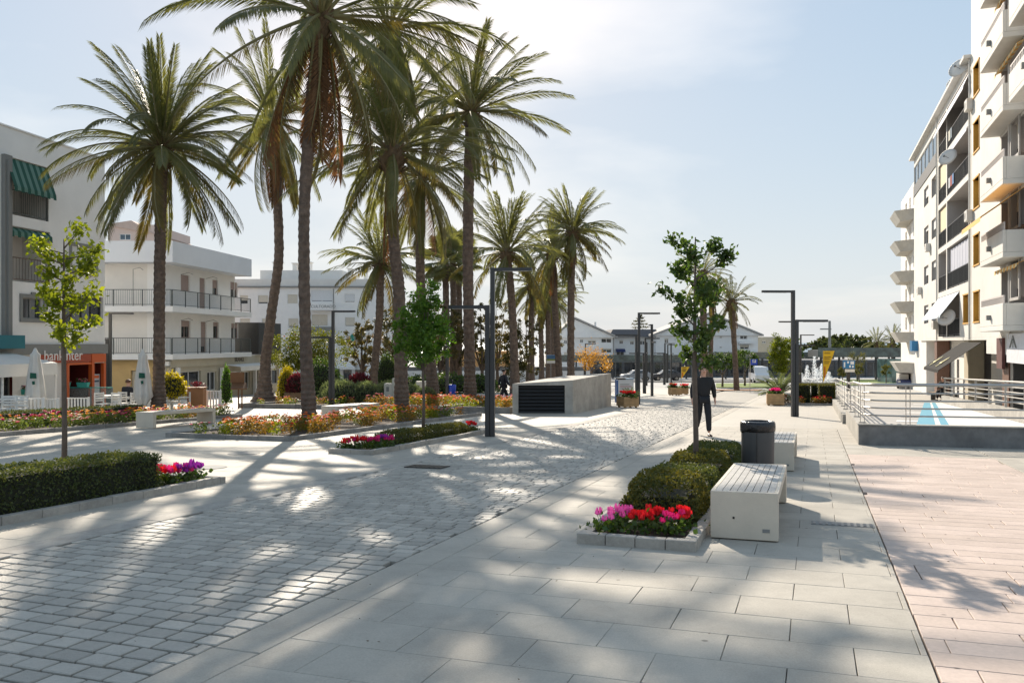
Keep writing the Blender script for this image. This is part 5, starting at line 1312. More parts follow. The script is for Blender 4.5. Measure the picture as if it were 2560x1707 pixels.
# two pale yellow figures printed on the awning cloth
up = (FR_.P(0, 0, ZK[0] - .25) - FR_.P(0, 1.85, ZK[0] - 1.6)).normalized(); nrm = FR_.d.cross(up).normalized()
RM = Matrix((FR_.d, up, nrm)).transposed().to_euler()
for i, a_ in enumerate((sa(50.0), sa(47.6))):
    lettering(FR_, aw, '4', 0, 0, 1.15, 0, mat('awning_print', (.72, .66, .36), .8), 'awning_figure', rot=RM, loc=FR_.P(a_, 1.72, ZK[0] - 1.47) + nrm * .03)

# ---- neighbour block with chamfered concrete balconies
BN = thing('corner_block', 'beige block with stacked chamfered concrete balconies behind the white one', 'building', RS(8.9, 84))
FN = Fr(tuple(AX * 96 + NX * 8.6)[:2], tuple(-AX)[:2])
opsB = []
for k in range(5):
    opsB += [(8.2, 9.2, ZK[k] + .1, ZK[k] + 2.2, .2), (11.5, 12.8, ZK[k] + 1.0, ZK[k] + 2.2, .2), (4.5, 5.8, ZK[k] + 1.0, ZK[k] + 2.2, .2)]
facade(FN, BN, 0, 22, -4.5, ZK[5] + .3, opsB, M_cream, 9)
for o in opsB: window(FN, BN, o[:4], .2, M_white, M_glass, 1, .3, M_shut)
M_bal = mat('balcony_concrete', (.52, .49, .44), .85, .05, 2, stain=.12, sscale=1)
for k in range(-1, 5):
    z0 = ZK[0] + 2.8 * k - .25; q = MB(); P = lambda a, o, z: FN.P(a, o, z)
    base = [(5.2, 0.0), (6.2, 1.0), (10.6, 1.0), (11.6, 0.0)]; top = [(4.6, 0.0), (5.8, 1.55), (11.0, 1.55), (12.2, 0.0)]
    pb = [FN.P(a, o + .003, z0) for a, o in base]; pt = [FN.P(a, o + .003, z0 + .95) for a, o in top]
    q.add(pb + pt, [(0, 1, 2, 3), (4, 7, 6, 5), (0, 4, 5, 1), (1, 5, 6, 2), (2, 6, 7, 3), (3, 7, 4, 0)])
    q.build('balcony', M_bal, BN, bevel=.03)
q = MB(); FN.box(q, 6.5, 9.5, .2, 1.0, -4.4, ZK[0] - 3.2 - .01); q.build('pillar', M_bal, BN)
q = MB(); FN.box(q, 13.5, 15.2, .01, .5, ZK[0] - 1.0, ZK[0] - .1); q.build('blue_sign', mat('blue_sign', (.01, .16, .36), .4), BN)
# ------------------------------------------------------------------ concrete vent
VP0, VP1 = G(1281, 1034.5), G(1432, 1034.5)
FV = Fr((VP0.x, VP0.y), (VP1.x - VP0.x, VP1.y - VP0.y)); VL = (VP1 - VP0).length
vent = thing('ventilation_box', 'long concrete ventilation box with black louvred front', 'vent', VP0.lerp(VP1, .5))
zt_ = .20; vz0 = -1.2
vop = (FV.a(1296), FV.a(1412), -1.085, ZD(963, VP0.y))
q = MB(); dv = (RS(-9.05, 39.2) - VP1); dv.z = 0
bk0, bk1 = VP0 + dv, VP1 + dv
def vq(a, z): return FV.P(a, 0, z)
for (a0, a1, z0, z1) in ((0, vop[0], vz0, None), (vop[1], VL, vz0, None), (vop[0], vop[1], vz0, vop[2]), (vop[0], vop[1], vop[3], None)):
    za = lambda a: (.06 + (zt_ - .06) * a / VL)
    q.quad(vq(a0, z0), vq(a1, z0), vq(a1, z1 if z1 is not None else za(a1)), vq(a0, z1 if z1 is not None else za(a0)))
tl, tr_ = vq(0, .06), vq(VL, zt_); bl_, br_ = Vector((bk0.x, bk0.y, .06)), Vector((bk1.x, bk1.y, zt_))
q.quad(tl, tr_, br_, bl_)
q.quad(Vector((tr_.x, tr_.y, vz0)), Vector((br_.x, br_.y, -1.6)), br_, tr_); q.quad(Vector((bl_.x, bl_.y, -1.6)), Vector((tl.x, tl.y, vz0)), tl, bl_); q.quad(Vector((br_.x, br_.y, -1.6)), Vector((bl_.x, bl_.y, -1.6)), bl_, br_)
for (p1, p2) in (((vop[0], vop[2]), (vop[1], vop[2])), ((vop[1], vop[2]), (vop[1], vop[3])), ((vop[1], vop[3]), (vop[0], vop[3])), ((vop[0], vop[3]), (vop[0], vop[2]))):
    q.quad(FV.P(p1[0], 0, p1[1]), FV.P(p2[0], 0, p2[1]), FV.P(p2[0], -.35, p2[1]), FV.P(p1[0], -.35, p1[1]))
q.build('body', M_conc, vent)
q = MB(); q.quad(FV.P(vop[0], -.34, vop[2]), FV.P(vop[1], -.34, vop[2]), FV.P(vop[1], -.34, vop[3]), FV.P(vop[0], -.34, vop[3])); q.build('backing', M_blackp, vent)
n = 8; hh = (vop[3] - vop[2]) / n
for i in range(n):
    z = vop[2] + hh * i
    q = MB(); q.hexa([FV.P(vop[0] + .01, -.05, z + .01), FV.P(vop[1] - .01, -.05, z + .01), FV.P(vop[1] - .01, -.16, z + hh * .9), FV.P(vop[0] + .01, -.16, z + hh * .9), FV.P(vop[0] + .01, -.035, z + .02), FV.P(vop[1] - .01, -.035, z + .02), FV.P(vop[1] - .01, -.145, z + hh * .95), FV.P(vop[0] + .01, -.145, z + hh * .95)])
    q.build('louvre', mat('louvre_metal', (.03, .03, .031), .5, .1, 5), vent)

# ------------------------------------------------------------------ ramp enclosure with steel railing
r0, r1, sF, sB = .97, 6.5, 20.6, 48.5
rw_ = thing('ramp_wall', 'low concrete wall around the ramp, its stained end facing us darkened for shade', 'wall', RS(1.1, 21))
MB().rs(r0, r1, sF, sF + .25, -.1, .45).build('end_wall', M_concd, rw_)  # darker than the side walls: stain and shade both put into the colour
MB().rs(r0, r0 + .25, sF + .251, 28.6, -.1, .45).build('side_wall', M_conc, rw_); MB().rs(r0 - .1, r0 + .25, 28.601, sB, -.1, .30).build('side_wall', M_conc, rw_)
MB().rs(r1 - .25, r1, sF + .251, sB, -.1, .40).build('side_wall', M_conc, rw_)
MB().rs(r0 - .02, r1 + .02, sF - .03, sF + .28, .4505, .475).build('coping', M_conc, rw_)
dk = sheet('ramp_deck', 'grey deck inside the ramp wall', r0 + .25, r1 - .25, sF + .25, sB, .012, mat('deck_grey', (.40, .38, .36), .8, .1, 1, stain=.15))
M_deckw = mat('deck_white', (.70, .69, .67), .7, .03, 1, stain=.05); M_deckb = mat('deck_blue', (.10, .34, .46), .7, .05, 2)
def deckpoly(pts, z, m, name):
    q = MB(); q.add([RS(a, b, z) for a, b in pts], [tuple(range(len(pts)))]); return q.build(name, m, dk)
xa, xb = (2.05, sF + .3), (5.5, sB)
deckpoly([(xa[0] + .4, xa[1]), (r1 - .26, sF + .3), (r1 - .26, sB), (xb[0] + .1, sB)], .018, M_deckw, 'white_paint')
deckpoly([xa, (xa[0] + .62, xa[1]), (xb[0] + .22, xb[1]), (xb[0] - .05, xb[1])], .024, M_deckb, 'blue_stripe')
deckpoly([(xa[0] + .80, xa[1]), (xa[0] + 1.05, xa[1]), (xb[0] + .47, xb[1]), (xb[0] + .30, xb[1])], .024, M_deckb, 'blue_stripe')
for i in range(9):
    f = i / 9; s_ = xa[1] + (xb[1] - xa[1]) * f; rr = xa[0] + (xb[0] - xa[0]) * f
    deckpoly([(rr - .75 * (1 - f * .4), s_), (rr + .05, s_), (rr + .1, s_ + .8), (rr - .65 * (1 - f * .4), s_ + .8)], .021, M_deckw, 'white_bar')
rail = thing('steel_railing', 'stainless steel railing with five bars round the ramp wall', 'railing', RS(1.1, 21, .45))
LEV = ((.90, .036), (.71, .019), (.54, .019), (.37, .019), (.20, .019))
rc_, cR = r0 + .12, .75
def railpath(h):
    p = [RS(rc_, s_, (.45 if s_ < 28 else .37) + h) for s_ in (sB, 44, 40, 36, 32, 28.9, 26, 24, sF + .14 + cR)]
    for k in range(1, 7):
        a = k / 6 * math.pi / 2; p.append(RS(rc_ + cR - cR * math.cos(a), sF + .14 + cR - cR * math.sin(a), .46 + h))
    return p + [RS(r_, sF + .14, .46 + h) for r_ in (3.2, 4.8, r1 - .1)]
for h, rd in LEV: MB().tube(railpath(h), rd, 8).build('handrail' if h > .8 else 'bar', M_steel, rail, smooth=True)
for r_, s_ in [(rc_, sF + .85 + i * 2.7) for i in range(10)] + [(2.0, sF + .13), (4.7, sF + .13)]:
    q = MB(); zb_ = .44 if s_ < 28.5 else .3; a = .03
    q.rs(r_ - .05, r_ - .035, s_ - a, s_ + a, zb_, 1.34); q.rs(r_ + .035, r_ + .05, s_ - a, s_ + a, zb_, 1.34); q.rs(r_ - .08, r_ + .08, s_ - .06, s_ + .06, zb_, zb_ + .035)
    q.build('post', M_steel, rail)
rail2 = thing('steel_railing', 'stainless steel railing on the far side of the ramp, before the shops', 'railing', RS(6.4, 30, .4))
for h, rd in LEV: MB().tube([RS(r1 - .12, s_, .40 + h) for s_ in (sB, 42, 36, 30, 25, sF + .3)], rd, 7).build('handrail' if h > .8 else 'bar', M_steel, rail2, smooth=True)
for s_ in np.arange(sF + 1.5, sB, 2.9): q = MB(); q.rs(r1 - .16, r1 - .08, s_ - .03, s_ + .03, .40, 1.3); q.build('post', M_steel, rail2)

# ------------------------------------------------------------------ planters, recycling box, blocks
M_wood = mat('planter_wood', (.46, .29, .14), .75, .15, 8, .2, 40, obj=.1, stain=.15, sscale=3)
def planter(label, loc, w=.76, h=.5, rz=.25, fl='red', seedv=0, fern=True):
    random.seed(seedv); t = thing('planter', label, 'planter', loc, rz, group='wooden plant boxes')
    n = 4; ph = (h - .06) / n; u = w / 2
    for i in range(n):
        z0, z1 = .06 + ph * i + .003, .06 + ph * (i + 1) - .003
        for k in range(4):
            q = MB().box(-u, u, -u, -u + .03, z0, z1) if k % 2 == 0 else MB().box(-u + .031, u - .031, -u, -u + .03, z0, z1)
            put('plank', q.mesh('plank', M_wood), t, (0, 0, 0), (0, 0, k * math.pi / 2))
    for a in (-1, 1):
        for b in (-1, 1): MB().box(a * (u - .1) - .04, a * (u - .1) + .04, b * (u - .1) - .04, b * (u - .1) + .04, -.05, .06).build('foot', M_wood, t, local=True)
    MB().box(-u + .035, u - .035, -u + .035, u - .035, .1, h - .06).build('soil', M_soil, t, local=True)
    return t
def on_planter(label, loc, kind, k, w, seedv):
    random.seed(seedv)
    for i in range(k):
        a, b = random.uniform(-w, w), random.uniform(-w, w)
        cyclamen(label + (' front', ' middle', ' back', ' side', ' corner')[i % 5], Vector(loc) + Vector((a, b, 0)), [kind], 9, 1.5, seedv + i, group='flowers in wooden plant boxes')
PLS = [(G(1569, 1018), .76, .5, .35, 'red', 'wooden planter with red cyclamen and fern by the lamp post'), (G(1938, 1013), .80, .58, -.25, 'magenta', 'wooden planter with magenta flowers beside the cycad'),
       (G(1686, 988), .66, .55, .2, 'red', 'left of two wooden planters behind the walking man'), (G(1708, 986), .6, .5, .1, 'red', 'right of two wooden planters behind the walking man')]
for i, (l, w, h, rz, c, lab) in enumerate(PLS):
    planter(lab, l, w, h, rz, c, i)
    on_planter(('red cyclamen in the planter by the lamp post,', 'magenta cyclamen in the planter by the cycad,', 'red cyclamen in the left far planter,', 'red cyclamen in the right far planter,')[i], l + Vector((0, 0, h - .07)), c, 5, w * .3, 300 + 10 * i)
random.seed(3)
for (l, h, lab) in ((G(1569, 1018) + Vector((.12, .1, .42)), 1.0, 'light green fern in the planter by the lamp post'), (G(1686, 988) + Vector((-.1, .1, .48)), .8, 'grey green spiky plant in the left far planter')):
    t = thing('fern', lab, 'plant', l)
    for k in range(16): put('frond', CYF, t, (0, 0, 0), (0, -R(random.uniform(35, 85)), k * 2.4), (h * .42,) * 3)

rb = thing('recycling_box', 'grey white recycling box with black and blue lids by the planter', 'recycling box', G(1562, 1006), .12)
M_pan = mat('info_panel', (.60, .61, .62), .5, .03, 3); M_blue = mat('box_blue', (.03, .10, .28), .5, .05, 3)
MB().box(-.42, .42, -.25, .25, .02, 1.22).build('body', M_pan, rb, local=True, bevel=.02); MB().box(-.47, -.425, -.26, .26, 0, 1.2).build('side_panel', M_blue, rb, local=True)
MB().box(-.42, -.02, -.26, .26, 1.222, 1.30).build('lid', M_blackp, rb, local=True); MB().box(.0, .42, -.26, .26, 1.222, 1.30).build('lid', mat('lid_blue', (.35, .45, .55), .5), rb, local=True)
for i, w in enumerate((.5, .62, .45, .55, .3)): MB().box(-.32, -.32 + w, -.256, -.2505, .95 - .11 * i, .985 - .11 * i).build('print_line', mat('print_red', (.35, .06, .05), .6) if i == 1 else M_frame, rb, local=True)
for (px, py, w, h, lab, m_) in ((1670, 985, .52, .88, 'dark concrete block left of the far planters', M_concd), (1783, 984, .85, 1.08, 'grey concrete block right of the walking man', M_conc)):
    q = MB(); q.box(-w / 2, w / 2, -w / 2, w / 2, -.05, h - .03); q.box(-w / 2 + .02, w / 2 - .02, -w / 2 + .02, w / 2 - .02, h - .03, h)
    o = q.build('concrete_block', m_, loc=G(px, py), bevel=.02); o.location = G(px, py); tag(o, lab, 'block')
for v in (): pass
cab = thing('utility_cabinet', 'cream utility cabinet of two heights in the lavender bed', 'cabinet', Vector((XD(976, 42), 42, gz(42) + .1)), -.1)
M_cab = mat('cabinet_cream', (.58, .55, .48), .7, .05, 3)
MB().box(-.28, .12, -.2, .2, 0, .95).build('low_body', M_cab, cab, local=True, bevel=.015); MB().box(.121, .32, -.15, .2, 0, 1.2).build('tall_body', M_cab, cab, local=True, bevel=.015); MB().box(-.16, -.02, -.206, -.2005, .55, .78).build('meter_door', M_frame, cab, local=True)
o = MB().box(-.3, .3, -.2, .2, 0, .75).build('meter_box', M_cab, loc=Vector((XD(1053, 50), 50, gz(50) + .3)), local=True, bevel=.02); o.location = Vector((XD(1053, 50), 50, gz(50) + .3)); tag(o, 'plain cream meter box among the palm trunks', 'box')
bb = thing('blue_bin', 'small blue bin hung beside the lamp post among the trunks', 'litter bin', Vector((XD(1131, 53), 53, gz(53))), 0)
MB().lathe([(.12, .1), (.2, .14), (.24, .75), (.22, .8)], 14).build('body', mat('bin_blue', (.01, .05, .42), .4), bb, local=True, smooth=True); MB().box(-.03, .03, -.03, .03, -.05, 1.1).build('stand', M_dark, bb, local=True)

# ------------------------------------------------------------------ cafe terrace
M_wchair = mat('white_paint_wood', (.70, .69, .66), .6, .05, 6)
def make_chair():
    t = thing('terrace_chair', 'white slatted chair', 'chair', (0, 0, 0))
    q = MB()
    for i in range(5): q.box(-.22, .22, -.2 + .085 * i, -.2 + .085 * i + .07, .43, .455)
    q.build('seat', M_wchair, t, local=True)
    for x in (-.2, .2):
        MB().box(x - .02, x + .02, -.2, -.16, 0, .43).build('leg', M_wchair, t, local=True); MB().box(x - .02, x + .02, .18, .22, 0, .86).build('leg', M_wchair, t, local=True)
        MB().box(x - .025, x + .025, -.22, .17, .64, .67).build('armrest', M_wchair, t, local=True)
    for i in range(4): MB().box(-.179, .179, .185, .205, .52 + .09 * i, .58 + .09 * i).build('back_slat', M_wchair, t, local=True)
    return t
CHS = [(18, 27.5, .3, 'leftmost white chair in the front row of the terrace'), (44, 27.2, -.2, 'white chair left of the first closed parasol'), (258, 31.5, 1.2, 'white chair in front of the lamp post'), (300, 32, 2.9, 'white chair behind the seated guest'), (338, 31.2, .2, 'white chair beside the second closed parasol'),
       (368, 32, -.8, 'white chair between parasol and palm trunk'), (414, 32.5, 1.4, 'white chair just right of the palm trunk'), (436, 33.5, .4, 'white chair under the yellow bush'), (460, 32.5, -1.1, 'white chair next to the wooden counter'), (5, 29.5, 2.6, 'white chair at the edge of the picture')]
ch0 = make_chair()
for i, (px, d, rz, lab) in enumerate(CHS):
    o = ch0 if i == 0 else copy_tree(ch0)
    o.location = (XD(px, d), d, gz(d)); o.rotation_euler[2] = rz; tag(o, lab, 'chair', 'white terrace chairs')
def table(px, d, lab):
    t = thing('terrace_table', lab, 'table', (XD(px, d), d, gz(d)), .2, group='terrace tables')
    MB().box(-.36, .36, -.36, .36, .71, .74).build('tabletop', M_wchair, t, local=True); MB().tube([(0, 0, .03), (0, 0, .71)], .03, 8).build('leg', M_wchair, t, local=True); MB().box(-.22, .22, -.22, .22, 0, .03).build('base', M_wchair, t, local=True)
    return t
table(28, 28.6, 'white table with chairs at the left edge of the terrace'); table(280, 32.3, 'white table in front of the seated guest'); table(448, 33.2, 'white table under the yellow bush')
def picket(px0, px1, d, lab, h=.72):
    x0, x1 = XD(px0, d), XD(px1, d); t = thing('picket_panel', lab, 'fence', ((x0 + x1) / 2, d, gz(d)), .0, group='white picket panels')
    L_ = x1 - x0; n = max(4, int(L_ / .11)); me = MB().box(-.03, .03, -.01, .01, .06, h - .06).mesh('picket', M_wchair)
    for i in range(n): put('picket', me, t, (-L_ / 2 + .05 + (L_ - .1) * i / (n - 1), 0, 0))
    for z in (h - .059, .02): MB().box(-L_ / 2, L_ / 2, -.02, .02, z, z + .04).build('rail', M_wchair, t, local=True)
    for x in (-L_ / 2, L_ / 2): MB().box(x - .03, x + .03, -.03, .03, -.05, h).build('post', M_wchair, t, local=True)
picket(64, 110, 27.6, 'white picket panel under the first closed parasol', .8); picket(114, 146, 29.5, 'short white picket panel left of the lime tree trunk'); picket(160, 222, 30.5, 'long white picket panel in front of the bank door'); picket(516, 551, 33.5, 'white picket panel right of the wooden counter', .9)
def parasol(px, d, lab, h=2.45):
    t = thing('parasol', lab, 'parasol', (XD(px, d), d, gz(d)), .3, group='closed white parasols')
    MB().tube([(0, 0, 0), (0, 0, h)], .025, 8).build('pole', M_wchair, t, local=True); MB().lathe([(.3, 0), (.3, .06), (.05, .1)], 12).build('base', M_concd, t, local=True)
    q = MB(); n = 24; prof = [(.43, .14), (.70, .30), (.9, .275), (1.3, .25), (1.75, .20), (2.1, .15), (2.25, .16), (2.3, .10), (h + .02, .03)]
    vs_ = []
    for j, (z, r_) in enumerate(prof):
        for k in range(n):
            a = 6.2832 * k / n; f = 1 + (.20 if j < 6 else .06) * math.cos(a * 8 + j * .25); vs_.append((r_ * f * math.cos(a), r_ * f * math.sin(a), z + (.05 * math.cos(a * 4) if j < 2 else 0)))
    fs = [(j * n + k, j * n + (k + 1) % n, (j + 1) * n + (k + 1) % n, (j + 1) * n + k) for j in range(len(prof) - 1) for k in range(n)]
    q.add(vs_, fs); q.build('canopy', mat('parasol_cloth', (.66, .63, .58), .9, .06, 5, .2, 20), t, local=True, smooth=True)
    q = MB(); q.add([(-.10, -.30, 1.42), (.11, -.30, 1.42), (.10, -.31, 1.60), (-.09, -.31, 1.62)], [(0, 1, 2, 3)]); q.add([(-.02, -.3, 1.2), (.06, -.3, 1.22), (.05, -.3, 1.33), (-.04, -.3, 1.32)], [(0, 1, 2, 3)]); q.build('green_print', mat('green_print', (.01, .09, .06), .8), t, local=True)
parasol(88, 29.3, 'closed white parasol at the left, in front of the cafe awning'); parasol(357, 30.6, 'closed white parasol next to the dark green palm')
# glass screen with turquoise top and plant troughs
gs = thing('glass_screen', 'glass windbreak with turquoise top rail in front of the bank', 'screen', (XD(200, 36), 36, gz(36)))
x0, x1 = XD(118, 36) - org(gs).x, XD(281, 36) - org(gs).x; M_turq = mat('turquoise_paint', (.05, .36, .30), .6, .06, 4)
gm_ = bpy.data.materials.new('clear_glass'); gm_.use_nodes = True; gp = gm_.node_tree.nodes['Principled BSDF']; gp.inputs['Transmission Weight'].default_value = .9; gp.inputs['Roughness'].default_value = .02; gp.inputs['Base Color'].default_value = (.85, .95, .92, 1); gp.inputs['IOR'].default_value = 1.05
for i in range(3):
    a, b = x0 + (x1 - x0) * i / 3 + .02, x0 + (x1 - x0) * (i + 1) / 3 - .02; MB().box(a, b, -.006, .006, .1, .93).build('pane', gm_, gs, local=True)
for i in range(4): a = x0 + (x1 - x0) * i / 3; MB().box(a - .018, a + .018, -.03, .03, 0, .94).build('post', M_frame, gs, local=True)
MB().box(x0, x1, -.04, .04, .941, .98).build('top_rail', M_turq, gs, local=True)
for i, (px, d, lab) in enumerate(((54, 33, 'turquoise plant trough behind the left parasol'), (160, 36, 'turquoise plant trough beside the lime tree trunk'), (208, 36, 'turquoise plant trough in front of the bank door'), (428, 34, 'turquoise plant trough under the yellow bush'))):
    t = thing('plant_trough', lab, 'plant trough', (XD(px, d), d, gz(d) + (.981 if d == 36 else .75)), group='turquoise plant troughs')
    q = MB(); q.hexa([(-.2, -.1, 0), (.2, -.1, 0), (.2, .1, 0), (-.2, .1, 0), (-.24, -.13, .2), (.24, -.13, .2), (.24, .13, .2), (-.24, .13, .2)]); q.build('trough', M_turq, t, local=True)
    P = [(random.gauss(0, .12), random.gauss(0, .06), .2 + random.random() * .16) for _ in range(160)]; put('leaves', leaf_mesh('leaves', P, [M_dkgreen, PM['rose']], .08, .6, midx=(RNG.random(160) < .25)), t)
    if d != 36: MB().box(-.03, .03, -.03, .03, -.8, -.001).build('stand', M_frame, t, local=True)
ct = thing('wooden_counter', 'brown wooden waiter counter with plants on top', 'counter', (XD(492, 33), 33, gz(33)), .1); M_ply = mat('brown_ply', (.30, .13, .05), .6, .1, 4)
MB().box(-.3, .3, -.25, .25, 0, 1.0).build('body', M_ply, ct, local=True, bevel=.01); MB().box(-.33, .33, -.28, .28, 1.001, 1.03).build('top', M_ply, ct, local=True); put('plants', leaf_mesh('plants', [(random.gauss(0, .12), random.gauss(0, .1), 1.05 + random.random() * .2) for _ in range(120)], M_burg, .1), ct)
le = thing('menu_lectern', 'brown menu board on two legs in front of the cafe window', 'menu board', (XD(598, 37), 37, gz(37)), 0); M_mb = mat('menu_brown', (.16, .075, .03), .6, .1, 4)
for x in (-.03, .12): MB().box(x - .025, x + .025, -.025, .025, 0, 1.0).build('leg', M_mb, le, local=True)
q = MB(); q.hexa([(-.3, -.25, .86), (.42, -.25, .86), (.25, .22, 1.1), (-.4, .22, 1.1), (-.3, -.25, .9), (.42, -.25, .9), (.25, .22, 1.14), (-.4, .22, 1.14)]); q.build('desk', M_mb, le, local=True); MB().box(-.46, .16, .2, .23, 1.141, 1.6).build('board', M_mb, le, local=True)
tg = thing('clay_trough', 'clay coloured trough beside the cafe corner', 'plant trough', (XD(748, 46), 46, gz(46))); MB().box(-.75, .75, -.3, .3, 0, .5).build('trough', mat('clay', (.26, .16, .09), .8, .1, 4), tg, local=True, bevel=.02); MB().box(-.7, .7, -.25, .25, .501, .52).build('soil', M_soil, tg, local=True)
# ------------------------------------------------------------------ people
def skin(name, V, E, m, parent, lv=2):
    """V: name -> (position, radius x, radius y); E: joints; first vertex is the root"""
    names = list(V); me = bpy.data.meshes.new(name); me.from_pydata([V[k][0] for k in names], [(names.index(a), names.index(b)) for a, b in E], [])
    me.materials.append(m); o = bpy.data.objects.new(name, me); COL.objects.link(o); o.parent = parent
    md = o.modifiers.new('skin', 'SKIN'); md.use_smooth_shade = True
    sv = me.skin_vertices[0].data
    for i, k in enumerate(names): sv[i].radius = (V[k][1], V[k][2] if len(V[k]) > 2 else V[k][1]); sv[i].use_root = (i == 0)
    sb = o.modifiers.new('smooth', 'SUBSURF'); sb.levels = lv; sb.render_levels = lv
    return o
M_skin = mat('skin', (.58, .33, .24), .55, .05, 8); M_hair = mat('dark_hair', (.03, .022, .018), .6, .2, 30, .5, 60); M_blackc = mat('black_cloth', (.012, .012, .014), .8, .15, 8, .3, 20); M_jean = mat('dark_trousers', (.014, .015, .019), .85, .12, 10, .3, 30)
M_navy = mat('dark_jacket', (.02, .022, .03), .8, .1, 8, .3, 20); M_shoe = mat('brown_shoe', (.09, .045, .03), .5, .1, 6)
def person(label, loc, rz, fwd=.2, arm=.12, h=1.78, coat=None, legs=None, sit=False, lean=.0, hair=None, bag=False):
    k = h / 1.78; coat = coat or M_blackc; legs = legs or M_jean
    t = thing('person', label, 'person', loc, rz); t.scale = (k, k, k)
    # faces -y
    J = dict(pel=(0, 0, .95), waist=(0, -.0 - lean * .1, 1.10), chest=(0, -lean * .5, 1.33), nb=(0, -lean * .8, 1.48), neck=(0, -.01 - lean, 1.545), jaw=(0, -.03 - lean * 1.05, 1.60), face=(0, -.025 - lean * 1.1, 1.67), crown=(0, -.005 - lean * 1.1, 1.745))
    hipz, kneez = .93, .50
    if sit:
        for n_ in J: J[n_] = (J[n_][0], J[n_][1], J[n_][2] - .45)
    def limb(sg):
        f = fwd * sg
        if sit: hp = (.09 * sg, 0, .50); kn = (.12 * sg, -.42, .50); an = (.12 * sg, -.40, .08)
        else:
            hp = (.09 * sg, 0, hipz); kn = (.10 * sg, -f * .55 - .03, kneez); an = (.10 * sg, -f + (.10 if f < 0 else 0), .09 + (.07 if f < 0 else 0))
        toe = (an[0] + .02 * sg, an[1] - .19, max(.035, an[2] - .06 - (.07 if f < 0 and not sit else 0)))
        g = -arm * sg
        if sit: sh, el, wr = (.19 * sg, -lean * .7, .98), (.25 * sg, -.10, .74), (.15 * sg, -.34, .76)
        else: sh, el, wr = (.205 * sg, -lean * .6, 1.43), (.285 * sg, -g * .4 + .03, 1.17), (.315 * sg, -g - .04, .93)
        return hp, kn, an, toe, sh, el, wr
    B = {n_: (J[n_], *r_) for n_, r_ in dict(pel=(.13, .095), waist=(.125, .085), chest=(.145, .10), nb=(.075, .065), neck=(.062, .062), jaw=(.072, .082), face=(.088, .102), crown=(.06, .07)).items()}
    E = [('pel', 'waist'), ('waist', 'chest'), ('chest', 'nb'), ('nb', 'neck'), ('neck', 'jaw'), ('jaw', 'face'), ('face', 'crown')]
    f_ = J['face']; B['nose'] = ((f_[0], f_[1] - .118, f_[2] - .012), .013, .015); E.append(('face', 'nose'))
    C = {n_: (J[n_], *r_) for n_, r_ in dict(chest=(.205, .14), waist=(.185, .13), pel=(.185, .13), nb=(.115, .09)).items()}; CE = [('chest', 'waist'), ('waist', 'pel'), ('chest', 'nb')]
    T = {'pel': ((J['pel'][0], J['pel'][1], J['pel'][2] - .01), .15, .11)}; TE = []
    for sg, n_ in ((-1, 'l'), (1, 'r')):
        hp, kn, an, toe, sh, el, wr = limb(sg)
        B.update({'hip' + n_: (hp, .085, .085), 'knee' + n_: (kn, .055, .055), 'ank' + n_: (an, .036, .04), 'sho' + n_: (sh, .055, .055), 'elb' + n_: (el, .042, .042), 'wri' + n_: (wr, .026, .03)})
        E += [('pel', 'hip' + n_), ('hip' + n_, 'knee' + n_), ('knee' + n_, 'ank' + n_), ('chest', 'sho' + n_), ('sho' + n_, 'elb' + n_), ('elb' + n_, 'wri' + n_)]
        pd = Vector((0, -.35, -1)).normalized() if not sit else Vector((-.4 * sg, -1, 0)).normalized(); w_ = Vector(wr); pm = w_ + pd * .07
        B['palm' + n_] = (tuple(pm), .030, .022); E.append(('wri' + n_, 'palm' + n_))
        for i in range(4):
            a = pm + Vector((0, (-.03 + .02 * i), 0)) + pd * .045; b = a + pd * (.045 + .01 * (i in (1, 2))) + Vector((-.012 * sg, 0, .01))
            B['fa%d%s' % (i, n_)] = (tuple(a), .009); B['fb%d%s' % (i, n_)] = (tuple(b), .008); E += [('palm' + n_, 'fa%d%s' % (i, n_)), ('fa%d%s' % (i, n_), 'fb%d%s' % (i, n_))]
        a = w_ + pd * .04 + Vector((-.01 * sg, -.045, 0)); B['th' + n_] = (tuple(a), .010); B['tt' + n_] = (tuple(a + pd * .04 + Vector((0, -.012, 0))), .009); E += [('palm' + n_, 'th' + n_), ('th' + n_, 'tt' + n_)]
        C.update({'sho' + n_: (sh, .085, .088), 'elb' + n_: (el, .070, .070), 'cuf' + n_: (tuple(Vector(el).lerp(Vector(wr), .93)), .046, .048)}); CE += [('chest', 'sho' + n_), ('sho' + n_, 'elb' + n_), ('elb' + n_, 'cuf' + n_)]
        T.update({'hip' + n_: (hp, .112, .112), 'knee' + n_: (kn, .086, .086), 'hem' + n_: (tuple(Vector(kn).lerp(Vector(an), .93)), .062, .065)}); TE += [('pel', 'hip' + n_), ('hip' + n_, 'knee' + n_), ('knee' + n_, 'hem' + n_)]
        skin('shoe', {'a': ((an[0], an[1] + .05, an[2] - .045), .045, .045), 'b': ((an[0] + .01 * sg, an[1] - .06, (an[2] + toe[2]) / 2 - .03), .045, .036), 'c': ((toe[0], toe[1] + .02, toe[2]), .04, .025)}, [('a', 'b'), ('b', 'c')], M_shoe, t)
        # ear and eye
        MB().lathe([(.002, -.03), (.014, -.02), (.016, .01), (.004, .03)], 8, (f_[0] + sg * .094, f_[1] + .01, f_[2])).build('ear', M_skin, t, local=True, smooth=True)
        MB().lathe([(.001, -.008), (.009, -.004), (.009, .004), (.001, .008)], 8, (f_[0] + sg * .032, f_[1] - .098, f_[2] + .015)).build('eye', M_hair, t, local=True, smooth=True)
    skin('body', B, E, M_skin, t); skin('jacket', C, CE, coat, t); skin('trousers', T, TE, legs, t)
